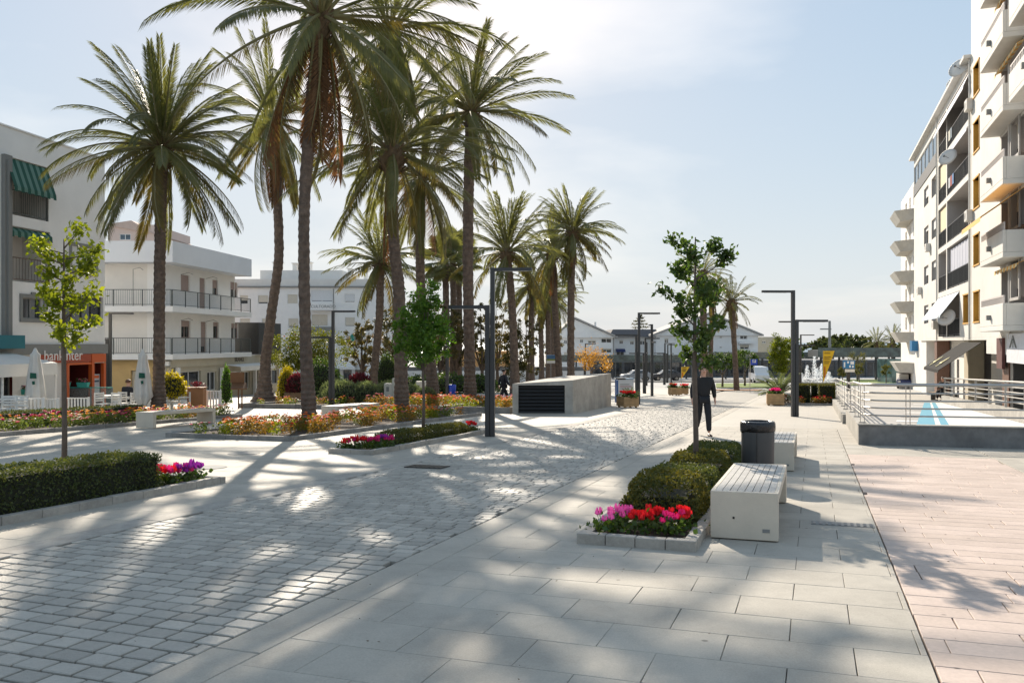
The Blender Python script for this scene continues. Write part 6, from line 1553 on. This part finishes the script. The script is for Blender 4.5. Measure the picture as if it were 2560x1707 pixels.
    MB().box(f_[0] - .025, f_[0] + .025, f_[1] - .106, f_[1] - .09, f_[2] - .055, f_[2] - .046).build('mouth', mat('lips', (.25, .09, .07), .5), t, local=True)
    q = MB(); q.lathe([(.098, -.03), (.102, .01), (.098, .05), (.073, .088), (.022, .103), (.002, .105)], 20, (f_[0], f_[1] + .022, f_[2] + .012), 1.0, 1.08)
    q.v = [(x, max(y, f_[1] - .075) if z > f_[2] + .05 else y, max(z, f_[2] + .068) if y < f_[1] - .015 else z) for x, y, z in q.v]
    q.build('hair', hair or M_hair, t, local=True, smooth=True)
    return t
person('person in black jacket and trousers walking toward us along the lane', G(1758, 1089), .02, .2, .10, 1.8)
person('person in dark jacket walking away past the concrete vent', G(1259, 1011), R(118), .36, .16, 1.76, M_navy)
pz = dbase(316, 33.2)
person('person in dark jacket seated at a terrace table, seen from behind', pz, R(160), sit=True, lean=.08, coat=M_navy, hair=mat('brown_hair', (.10, .045, .025), .6, .2, 30))
sc_ = copy_tree(ch0); sc_.location = pz + Vector((0, 0, 0)); sc_.rotation_euler[2] = R(160); tag(sc_, 'white chair the terrace guest sits on', 'chair', 'white terrace chairs')
p2 = RS(6.95, 53); person('person in black seated in front of the shops beyond the ramp railing', p2, R(-60), sit=True, lean=.05)
st = thing('bench_seat', 'plain bench under the person in front of the shops', 'bench', p2, R(-60)); MB().box(-.8, .8, -.2, .25, .38, .43).build('seat', M_wood, st, local=True)
for x in (-.65, .65): MB().box(x - .04, x + .04, -.15, .2, -.05, .379).build('leg', M_dark, st, local=True)
# ------------------------------------------------------------------ middle distance and background
def loc(px, d, dz=0.0): return Vector((XD(px, d), d, gz(d) + dz))
blob_tree('orange_tree', 'round orange tree with fruit between the two nearest lamp posts', loc(772, 58), 1.6, [((-1.5, 0, 3.1), (1.5, 1.4, 1.3)), ((0, 0, 3.6), (1.5, 1.5, 1.3)), ((1.5, 0, 3.1), (1.35, 1.4, 1.2)), ((.4, -.6, 2.5), (1.8, 1.3, .8)), ((-.6, 0, 2.3), (1.6, 1.3, .7))], 9500, .16, leafmat('orange_tree_leaf', (.06, .085, .012), (.13, .14, .02), .45, (2.1, 1.9, .6)), 400, .16, fruit=26)
M_mag = leafmat('magnolia_leaf', (.07, .07, .025), (.15, .12, .05), .35, (1.7, 1.5, .7)); M_cyp = leafmat('cypress_leaf', (.04, .045, .014), (.075, .07, .02), .3, (1.7, 1.5, .6))
def crown(h, w, n, z0, seedv):
    random.seed(seedv); out = []
    for i in range(n):
        f = (i + .5) / n; rr = w * math.sin(math.pi * (.15 + .75 * f)); a = i * 2.4
        out.append(((math.cos(a) * rr * .55, math.sin(a) * rr * .55, z0 + (h - z0) * f), (rr * random.uniform(.45, .7), rr * .6, (h - z0) / n * random.uniform(.8, 1.3))))
    return out
for i, (px, d, h, w, z0, n, m_, lab) in enumerate(((905, 68, 5.6, 1.9, 1.8, 2600, M_mag, 'thin leaved tree in front of the far apartment block'), (968, 78, 7.2, 2.6, 1.8, 3200, M_mag, 'loose olive coloured tree left of the dense young tree'),
        (1012, 74, 8.2, 2.8, 2.0, 3600, M_cyp, 'dark broad tree behind the dense young tree'), (1062, 80, 8.8, 3.0, 2.2, 3800, M_mag, 'tall loose tree between the middle palm trunks'), (1100, 70, 7.0, 2.6, 2.4, 3400, M_mag, 'brownish tree behind the edge on lamp post'),
        (1140, 76, 7.6, 2.6, 2.4, 3200, M_cyp, 'dark tree left of the tall straight palm'), (1205, 70, 6.8, 2.4, 2.0, 2800, M_mag, 'sparse tree right of the tall straight palm'), (1243, 78, 8.4, 1.9, 1.6, 2200, M_mag, 'tall thin tree above the walking figure'),
        (1318, 80, 6.6, 1.6, 1.6, 1700, M_mag, 'small open tree behind the vent, left'), (1378, 100, 7.0, 1.8, 1.6, 1500, M_mag, 'small open tree behind the vent, right'))):
    blob_tree('park_tree', lab, loc(px, d), 1.8, crown(h, w, 7, z0, 500 + i), n, .24 if m_ is M_mag else .22, m_, 410 + i, .17, group='trees in the park behind')
blob_tree('cypress', 'dark cypress like tree beside the spiky palm', loc(1288, 72), 1.0, [((0, 0, 1.6), (1.1, 1.1, 1.1)), ((.1, 0, 2.8), (1.15, 1.1, 1.2)), ((-.1, 0, 4.0), (.95, .9, 1.2)), ((0, 0, 5.2), (.6, .6, 1.1))], 4200, .2, M_cyp, 430, .2)
blob_tree('park_tree', 'small tree with sparse yellow leaves behind the concrete vent', loc(1480, 95), 1.6, [((-.9, 0, 3.4), (1.2, 1.0, .9)), ((.6, 0, 3.0), (1.4, 1.0, .7)), ((1.8, 0, 2.2), (.8, .8, .5)), ((-.4, 0, 2.3), (1.0, .9, .5))], 1500, .2, leafmat('autumn_leaf', (.36, .20, .03), (.45, .28, .05), .5, (1.6, 1.3, .6)), 431, .1, spread=.45)
blob_tree('bare_tree', 'almost bare grey tree beside the far apartment block', loc(935, 74), 1.8, [((-.9, 0, 3.2), (1.0, 1.0, .9)), ((.5, 0, 3.6), (1.0, 1.0, 1.0)), ((0, 0, 4.4), (.8, .8, .7))], 420, .18, leafmat('dry_leaf', (.16, .11, .07), (.22, .15, .10), .3), 432, .14)
blob_tree('round_tree', 'round headed small tree by the lone thin palm', loc(1806, 84), 1.3, [((0, 0, 2.6), (1.5, 1.3, .8)), ((1.1, 0, 2.5), (.9, .9, .6)), ((-.9, 0, 2.4), (.9, .9, .6))], 3600, .2, M_dkgreen, 433, .1)
blob_tree('round_tree', 'round headed small tree right of the lone thin palm', loc(1862, 88), 1.4, [((0, 0, 2.9), (1.3, 1.2, .8)), ((.7, 0, 2.6), (.8, .8, .6))], 2600, .2, M_dkgreen, 434, .1)
for i, (px, d, h) in enumerate(((1976, 120, 4.2), (2106, 92, 1.9), (2148, 92, 2.1), (2143, 100, 3.8), (2215, 95, 2.2))):
    blob_tree('lollipop_tree', ('bushy tree behind the small yellow green one', 'small clipped tree left of the blue board', 'small clipped tree right of the blue board', 'taller clipped tree behind the blue board', 'small clipped tree on the far lawn')[i], loc(px, d), h * .55, [((0, 0, h * .78), (h * .24, h * .24, h * .26))] if i else [((0, 0, 3.6), (1.6, 1.5, 1.3)), ((.6, 0, 5.0), (1.1, 1.1, .9))], 900 if i else 2500, .14 if i else .3, M_hedgey if i else M_dkgreen, 440 + i, .05 if i else .15, group='small trees on the lawn')
# pines on the right horizon
random.seed(77)
for i, (px, top, w) in enumerate(((2040, 852, 6), (2058, 845, 7), (2082, 838, 8), (2108, 836, 9), (2134, 840, 8), (2160, 850, 8), (2190, 856, 8), (2222, 858, 8), (2255, 856, 8), (2285, 855, 8))):
    d = 190 + 9 * (i % 4); hgt = ZD(top, d) - gz(d)
    blob_tree('pine_tree', 'pine number %s from the lamp posts in the dark row above the pergola' % ('one two three four five six seven eight nine ten'.split()[i]), loc(px, d), hgt * .5, [((-w * .22, 0, hgt * .68), (w * .34, 3, hgt * .22)), ((w * .25, 0, hgt * .72), (w * .33, 3, hgt * .22)), ((0, 0, hgt * .84), (w * .32, 3, hgt * .16))], 1500, .8, leafmat('pine_leaf', (.05, .07, .022), (.085, .095, .03), .3, (1.6, 1.6, .7)), 450 + i, .3, group='pines on the horizon')
for i, (px, top) in enumerate(((2192, 850), (2232, 842), (2262, 848))):
    d = 150; palm(('first', 'second', 'third')[i] + ' tiny palm top above the pergola near the beige block', loc(px, d), [(px, 900), (px, top + 10)], d, 3.0, (8, 8, 8), 0, FAR, FARR, .4, 470 + i, -50, rings=20, group='tiny palms on the horizon')
nf = thing('norfolk_pine', 'thin tiered conifer rising behind the dark roof', 'tree', loc(1600, 210)); MB().tube([(0, 0, 0), (0, 0, ZD(785, 210) - gz(210))], [.3, .08], 6).build('trunk', M_bark, nf, local=True)
P = []
for zt2, w in ((.97, .5), (.92, 1.0), (.86, 1.6), (.80, 2.2), (.74, 2.6), (.68, 3.0)):
    for k in range(90):
        a = random.uniform(0, 6.28); rr = w * random.random() ** .6; P.append((rr * math.cos(a), rr * math.sin(a), zt2 * (ZD(785, 210) - gz(210)) + random.gauss(0, .1)))
put('crown', leaf_mesh('crown', P, M_cyp, .7, .3), nf)

# far houses
def far_house(name, lab, px0, px1, d, eave, apex, ox, roofm, wallm, wins, depth=12, lab_cat='building', over=.5):
    t = thing(name, lab, 'building', loc((px0 + px1) / 2, d)); f = Fr((XD(px0, d), d), (1, 0)); L_ = f.a(px1); ze = ZD(eave, d); ops_ = [(*f.rect(*w), .2) for w in wins]
    facade(f, t, 0, L_, gz(d) - 1.5, ze, ops_, wallm, depth)
    for o in ops_: window(f, t, o[:4], .2, M_white, M_glass, 1, random.choice([0, .3, .5]), M_shut, .08)
    if apex:
        q = MB(); a_ = f.a(ox); zp = ZD(apex, d); q.add([f.P(-over, .4, ze - .05), f.P(L_ + over, .4, ze - .05), f.P(a_, .4, zp), f.P(-over, -depth, ze - .05), f.P(L_ + over, -depth, ze - .05), f.P(a_, -depth, zp)], [(0, 1, 2), (3, 5, 4), (0, 2, 5, 3), (1, 4, 5, 2), (0, 3, 4, 1)]); q.build('gable', wallm, t)
        q = MB()
        for (u, v) in ((f.P(-over - .3, 0, ze - .15), f.P(a_, 0, zp + .12)), (f.P(a_, 0, zp + .12), f.P(L_ + over + .3, 0, ze - .15))):
            n1, n2 = f.n * .7, f.n * -depth; q.hexa([u + n1, v + n1, v + n2, u + n2, u + n1 + Vector((0, 0, .3)), v + n1 + Vector((0, 0, .3)), v + n2 + Vector((0, 0, .3)), u + n2 + Vector((0, 0, .3))])
        q.build('roof', roofm, t)
    return t, f
M_roof = mat('grey_tiles', (.36, .34, .32), .85, .08, 2); M_roofd = mat('dark_tiles', (.11, .10, .10), .85, .1, 2)
h1, f = far_house('gabled_house', 'white gabled apartment house behind the palm row', 1392, 1532, 143, 843, 798, 1436, M_roof, M_white, [(1503, 846, 1529, 857), (1503, 871, 1529, 882), (1450, 848, 1458, 857), (1470, 850, 1490, 858), (1410, 850, 1418, 860), (1410, 880, 1420, 895)])
q = MB(); f.box(q, f.a(1493), f.a(1498), -6, -5, ZD(830, 143), ZD(803, 143)); q.build('chimney', M_white, h1)
h2, f = far_house('long_house', 'long white house with dark flat pitched roof between the gabled ones', 1534, 1642, 150, 842, None, 0, None, M_white, [(1541, 872, 1560, 888), (1548, 850, 1558, 860), (1575, 852, 1585, 862), (1600, 852, 1612, 862)])
q = MB(); q.hexa([f.P(-1, .8, ZD(842, 150)), f.P(f.a(1642) + 1, .8, ZD(842, 150)), f.P(f.a(1642) + 1, -12, ZD(842, 150)), f.P(-1, -12, ZD(842, 150)), f.P(0, -1, ZD(823, 150)), f.P(f.a(1642), -1, ZD(823, 150)), f.P(f.a(1642), -11, ZD(823, 150)), f.P(0, -11, ZD(823, 150))]); q.build('roof', M_roofd, h2)
awning(f, h2, f.a(1539), f.a(1562), .02, ZD(872, 150), 1.0, ZD(877, 150), .2, mat('navy_awning', (.03, .04, .12), .8))
h3, f = far_house('gabled_house', 'broad white gabled house behind the lone thin palm', 1640, 1895, 146, 838, 786, 1772, M_roof, M_white, [(1661, 845, 1671, 858), (1686, 846, 1690, 850), (1799, 840, 1805, 846), (1799, 866, 1805, 871), (1850, 836, 1868, 848), (1850, 862, 1872, 873), (1720, 845, 1730, 858), (1720, 868, 1730, 880)])
for a, b, t_ in ((1795, 1800, 794), (1815, 1820, 796), (1853, 1859, 808)): q = MB(); f.box(q, f.a(a), f.a(b), -5, -4, ZD(835, 146), ZD(t_, 146)); q.build('chimney', M_white, h3)
for i, (a, b, y0, y1) in enumerate(((1845, 1882, 853, 859), (1845, 1890, 874, 880))): q = MB(); f.box(q, f.a(a), f.a(b), .01, 1.2, ZD(y1, 146), ZD(y0, 146)); q.build('balcony', M_white, h3)
h4, f = far_house('low_block', 'low beige block at the end of the gabled house', 1890, 1960, 165, 842, None, 0, None, M_beige, [(1905, 850, 1915, 858), (1930, 850, 1940, 858)])
h5, f = far_house('orange_block', 'far orange brick block glimpsed between the palm trunks', 1120, 1275, 185, 878, None, 0, None, mat('orange_brick', (.52, .27, .10), .85, .06, 2), [(1160 + 18 * i, 886 + 14 * j, 1164 + 18 * i, 893 + 14 * j) for i in range(6) for j in range(3)])
# long pale wall and raised walkway
w1 = thing('long_wall', 'long pale retaining wall beyond the palm trunks', 'wall', loc(1250, 104)); q = MB(); q.box(XD(980, 104), XD(1475, 104), 104, 104.6, gz(104) - .5, ZD(927, 104)); q.build('wall', M_white, w1); q = MB(); q.box(XD(980, 104), XD(1475, 104), 104.2, 104.4, ZD(927, 104) + .002, ZD(917, 104)); q.build('fence_top', M_concd, w1)
pg = thing('raised_walkway', 'dark raised walkway on thin columns crossing the far end of the plaza', 'bridge', loc(1850, 122)); M_deck = mat('walkway_grey', (.13, .14, .14), .6, .1, 1)
for (x0, x1, y0, y1, d) in ((1385, 1760, 905, 893, 124), (1760, 2045, 897, 886, 122), (2045, 2290, 893, 875, 116)):
    q = MB(); q.box(XD(x0, d), XD(x1, d), d, d + 4, ZD(y0, d), ZD(y1, d)); q.build('deck', M_deck, pg)
    q = MB(); q.box(XD(x0, d), XD(x1, d), d - .05, d - .01, ZD(y0 - 3, d), ZD(y1 - 6, d)); q.build('glass_parapet', glassmat('green_glass', (.06, .085, .08), .2), pg)
    for px in range(int(x0) + 10, int(x1), 46): q = MB(); q.box(XD(px, d) - .12, XD(px, d) + .12, d + .3, d + .55, gz(d) - .3, ZD(y0, d) - .003); q.build('column', M_dark, pg)
sp = thing('shop_row', 'dark glazed shop row under the raised walkway', 'building', loc(1700, 132))
f = Fr((XD(1480, 132), 132), (1, 0)); ops_ = [(f.a(p), f.a(p + 34), gz(132), ZD(905, 132), .3) for p in range(1484, 2260, 38)]; facade(f, sp, 0, f.a(2270), gz(132) - .5, ZD(900, 132), ops_, mat('shop_dark', (.10, .10, .105), .7, .2, 1), 8)
for o in ops_: window(f, sp, o[:4], .3, M_frame, M_glass, 1, fw=.08, name='shop_window')
q = MB(); q.box(XD(2230, 100), XD(2272, 100), 100, 104, gz(100), ZD(898, 100)); o = q.build('glass_kiosk', glassmat('green_glass2', (.10, .16, .16), .08), loc=loc(2250, 100)); tag(o, 'green glass kiosk beside the beige block', 'kiosk')
# lawn, fountain, signs
def patch(name, lab, pts, z, m): q = MB(); q.add([(XD(px, d), d, gz(d) + z) for px, d in pts], [tuple(range(len(pts)))]); return tag(q.build(name, m), lab, kind='structure')
M_lawn = mat('lawn_grass', (.14, .19, .03), .95, .2, 1.5, .4, 10)
patch('lawn', 'bright green lawn behind the lone thin palm', [(1790, 82), (1950, 82), (1945, 100), (1790, 100)], .02, M_lawn); patch('lawn', 'bright green lawn behind the blue information board', [(2085, 92), (2300, 92), (2300, 118), (2110, 118)], .02, M_lawn)
patch('flower_strip', 'strip of orange flowers and earth at the lawn edge', [(1790, 70), (1905, 70), (1905, 74), (1790, 74)], .03, mat('orange_strip', (.30, .13, .05), .95, .35, 6)); patch('road', 'grey street beyond the lawn', [(1380, 106), (2330, 106), (2330, 116), (1380, 116)], .03, mat('asphalt', (.10, .10, .10), .9, .1, 3))
fo = thing('fountain', 'white jets of a fountain beside the yellow flag', 'fountain', loc(2036, 94)); q = MB(); q.lathe([(2.2, -.1), (2.2, .35), (2.05, .35), (2.0, .2)], 24); q.build('basin', M_conc, fo, local=True)
M_jet = leafmat('fountain_water', (.80, .84, .88), (.9, .92, .94), .5, (1.0, 1.0, 1.0), .3, .1)
for i, (x, h, r_) in enumerate(((0, 3.0, .22), (-.8, 2.0, .2), (.8, 2.2, .2), (1.6, 1.3, .22), (-1.5, 1.2, .2), (.3, 1.6, .3))):
    n_ = 500; u = RNG.random(n_) ** .7; P = np.stack([x + RNG.normal(size=n_) * r_ * (1.25 - u) , RNG.normal(size=n_) * r_ * (1.25 - u), .15 + u * h], 1)
    put('water_jet', leaf_mesh('water_jet', P, M_jet, .14, .35, dirs=np.tile([0, 0, 1.5], (n_, 1))), fo)
M_flag = mat('yellow_flag', (.80, .50, .02), .7, .04, 3)
def flag(lab, px, d, y0, y1, w0):
    t = thing('pennant_flag', lab, 'flag', loc(px, d)); z0, z1 = ZD(y1, d) - gz(d), ZD(y0, d) - gz(d)
    MB().tube([(0, 0, 0), (0, 0, z1)], .02, 6).build('pole', M_frame, t, local=True); q = MB(); n = 10
    for i in range(n):
        a, b = i / n, (i + 1) / n; q.hexa([(.02, .02 * math.sin(a * 5), z0 + (z1 - z0) * a), (.06 + w0 * a, .03 * math.sin(a * 5 + 1), z0 + (z1 - z0) * a), (.06 + w0 * a, .03 * math.sin(a * 5 + 1) + .008, z0 + (z1 - z0) * a), (.02, .02 * math.sin(a * 5) + .008, z0 + (z1 - z0) * a), (.02, .02 * math.sin(b * 5), z0 + (z1 - z0) * b), (.06 + w0 * b, .03 * math.sin(b * 5 + 1), z0 + (z1 - z0) * b), (.06 + w0 * b, .03 * math.sin(b * 5 + 1) + .008, z0 + (z1 - z0) * b), (.02, .02 * math.sin(b * 5) + .008, z0 + (z1 - z0) * b)])
    cloth = q.build('cloth', M_flag, t, local=True)
    for i, (f_, w_) in enumerate(((.93, .55), (.80, .62), (.74, .5), (.66, .5), (.60, .4))): MB().box(.1, .1 + w0 * w_, -.045, -.04, z0 + (z1 - z0) * f_ - .03, z0 + (z1 - z0) * f_ + .03).build('print_line', mat('flag_print', (.30, .18, .03), .8), cloth, local=True)
    MB().box(.09, .17, -.045, -.04, z0 + (z1 - z0) * .15, z0 + (z1 - z0) * .5).build('print_bar', mat('flag_red', (.55, .10, .03), .8), cloth, local=True)
flag('big yellow pennant flag beside the hedge cubes and fountain', 2057, 60, 877, 955, .78); flag('small yellow pennant flag left of the walking man', 1703, 82, 917, 946, .75)
def board(lab, px0, px1, y0, y1, d, base=True):
    t = thing('information_sign', lab, 'sign', loc((px0 + px1) / 2, d)); w = (XD(px1, d) - XD(px0, d)) / 2; za, zb_ = ZD(y1, d) - gz(d), ZD(y0, d) - gz(d)
    MB().box(-w, w, -.03, .03, za, zb_).build('panel', MATS['blue_sign'], t, local=True, bevel=.01); MB().box(-.14, .14, .031, .16, -.1, zb_).build('post', M_blackp, t, local=True); return t, w, za, zb_
t, w, za, zb_ = board('blue information board with white pictograms beyond the railing', 2107, 2137, 901, 921, 70)
M_wp = mat('sign_white', (.72, .74, .76), .5, .02)
for (a, b, c, e) in ((-.85, -.62, .15, .8), (-.3, 0, .65, .9), (.25, .85, .5, .9), (.05, .3, .12, .4), (.5, .8, .12, .35)): MB().box(a * w, b * w, -.036, -.031, za + (zb_ - za) * c, za + (zb_ - za) * e).build('pictogram', M_wp, t, local=True)
MB().box(-w * .6, w * .95, -.04, .04, za - .3, za - .06).build('lower_strip', M_cream, t, local=True)
ps = thing('parking_sign', 'white and blue parking sign on a thin post by the lawn', 'sign', loc(1875, 66)); MB().tube([(0, 0, 0), (0, 0, ZD(896, 66) - gz(66))], .03, 6).build('post', M_steel, ps, local=True)
zp = ZD(912, 66) - gz(66); MB().box(.05, .58, -.03, -.005, zp, zp + .45).build('panel', mat('sign_blue2', (.02, .07, .5), .4), ps, local=True); fz = Fr((0, 0), (1, 0))
for (a, b, c, e) in ((.18, .46, .17, .43), (.10, .15, .02, .04)): MB().box(a, b, -.036, -.031, zp + c, zp + e).build('letter_panel', M_wp, ps, local=True)
lettering(fz, ps, 'P', 0, 0, .3, 0, MATS['sign_blue2'], loc=org(ps) + Vector((.24, -.05, zp + .2)))
sg = thing('map_sign', 'small blue and green map sign in front of the palm row', 'sign', loc(1377, 78)); MB().tube([(0, 0, 0), (0, 0, 2.6)], .04, 6).build('post', M_frame, sg, local=True); zq = ZD(908, 78) - gz(78)
MB().box(-.42, .42, -.07, -.04, zq, zq + .8).build('panel', M_cream, sg, local=True); MB().box(-.40, .40, -.076, -.071, zq + .25, zq + .78).build('map_print', mat('map_blue', (.06, .14, .26), .6, .4, 5), sg, local=True); MB().box(-.40, .40, -.078, -.0765, zq + .26, zq + .40).build('map_band', mat('map_green', (.25, .28, .05), .6), sg, local=True)
mast = thing('light_mast', 'tall thin light mast behind the pines', 'mast', loc(2074, 170)); MB().tube([(0, 0, 0), (0, 0, ZD(802, 170) - gz(170))], [.35, .25], 8).build('pole', M_frame, mast, local=True); MB().box(-1.9, .3, -.2, .2, ZD(824, 170) - gz(170), ZD(821, 170) - gz(170)).build('arm', M_frame, mast, local=True)
# vehicles
def car(lab, loc_, rz, col, van=False, name='parked_car'):
    t = thing(name, lab, 'van' if van else 'car', loc_, rz); m_ = mat('car_' + name + str(int(col[2] * 999)), col, .25, .03, 3, spec=.7)
    prof = [(-2.0, .32), (-2.02, .72), (-1.85, .86), (-1.0, .95), (-.35, 1.42), (1.0, 1.46), (1.75, 1.05), (1.98, .92), (2.0, .35)] if not van else [(-2.4, .35), (-2.4, 1.0), (-2.0, 1.15), (-1.4, 1.95), (2.4, 2.0), (2.42, .35)]
    n = len(prof); q = MB(); ins = [.86 if z > 1.0 and not van else 1.0 for x, z in prof]
    q.add([(x, -.84 * k, z) for (x, z), k in zip(prof, ins)] + [(x, .84 * k, z) for (x, z), k in zip(prof, ins)], [tuple(range(n)), tuple(range(2 * n - 1, n - 1, -1))] + [(i, i + n, (i + 1) % n + n, (i + 1) % n) for i in range(n)]); q.build('body', m_, t, local=True, bevel=.05)
    for sg in (-1, 1):
        wv = [(-.75, 1.0), (-.3, 1.34), (.95, 1.37), (1.45, 1.05)] if not van else [(-1.6, 1.2), (-1.2, 1.8), (2.2, 1.82), (2.2, 1.2)]
        y = lambda z: sg * (.845 if z < 1.1 or van else .75); MB().add([(x, y(z), z) for x, z in wv], [(0, 1, 2, 3)]).build('side_window', M_glass, t, local=True)
        for x in (-1.25, 1.25):
            w_ = MB(); w_.tube([(x, sg * .66, .32), (x, sg * .86, .32)], .32, 16); wo = w_.build('wheel', M_blackp, t, local=True); MB().tube([(x, sg * .8, .32), (x, sg * .868, .32)], .19, 12).build('rim', M_steel, wo, local=True)
        MB().box(-2.03, -1.95, sg * .6 - .12, sg * .6 + .12, .62, .76).build('headlight', M_cream, t, local=True); MB().box(1.96, 2.03, sg * .62 - .1, sg * .62 + .1, .72, .9).build('tail_light', mat('tail_red', (.35, .01, .01), .3), t, local=True)
    if not van: MB().add([(-.98, -.72, .97), (-.98, .72, .97), (-.4, .66, 1.4), (-.4, -.66, 1.4)], [(0, 1, 2, 3)]).build('windscreen', M_glass, t, local=True); MB().add([(1.05, -.66, 1.44), (1.05, .66, 1.44), (1.72, .72, 1.08), (1.72, -.72, 1.08)], [(0, 1, 2, 3)]).build('rear_window', M_glass, t, local=True)
car('dark blue car parked beyond the ramp railing by the beige block', loc(2272, 80), RZ + R(78), (.03, .045, .14)); car('white van parked in front of the shop row', loc(1897, 104), R(84), (.62, .63, .65), True, 'parked_van')
car('silver car parked at the far left of the walkway', loc(1590, 112), R(5), (.35, .36, .38)); car('dark car parked on the far street left of the walking man', loc(1665, 113), R(3), (.05, .05, .06))

# dry leaves blown over the paving
random.seed(4); P = []
for k in range(420):
    r_, s_ = random.uniform(-14, 6), 3 + 22 * random.random() ** 1.6; P.append(RS(r_, s_, .006))
fl_ = put('fallen_leaves', leaf_mesh('fallen_leaves', np.array([tuple(p) for p in P]), mat('dry_litter', (.10, .065, .035), .9, .3, 5), .03, .5, jit=1.0)); fl_['kind'] = 'stuff'; fl_['label'] = 'dry leaf litter scattered on the paving'
me = fl_.data; co = np.zeros(len(me.vertices) * 3, np.float32); me.vertices.foreach_get('co', co); co = co.reshape(-1, 4, 3); c_ = co.mean(1, keepdims=True); co[:, :, 2] = c_[:, :, 2] + (co[:, :, 2] - c_[:, :, 2]) * .25 + .004; me.vertices.foreach_set('co', co.ravel()); me.update()

# plants that would share a label are told apart by their order from left to right
from collections import defaultdict
_by = defaultdict(list)
for o in COL.objects:
    if o.parent is None and 'category' in o and 'label' in o: _by[o['label']].append(o)
for lab, os_ in _by.items():
    if len(os_) < 2: continue
    os_.sort(key=lambda o: o.location.x / max(o.location.y, .1))
    words = {2: ('left', 'right'), 3: ('left', 'middle', 'right')}.get(len(os_)) or (['leftmost'] + ['second', 'third', 'fourth', 'fifth', 'sixth', 'seventh'][:len(os_) - 2] + ['rightmost'])
    for o, w_ in zip(os_, words): o['label'] = w_ + ' ' + lab
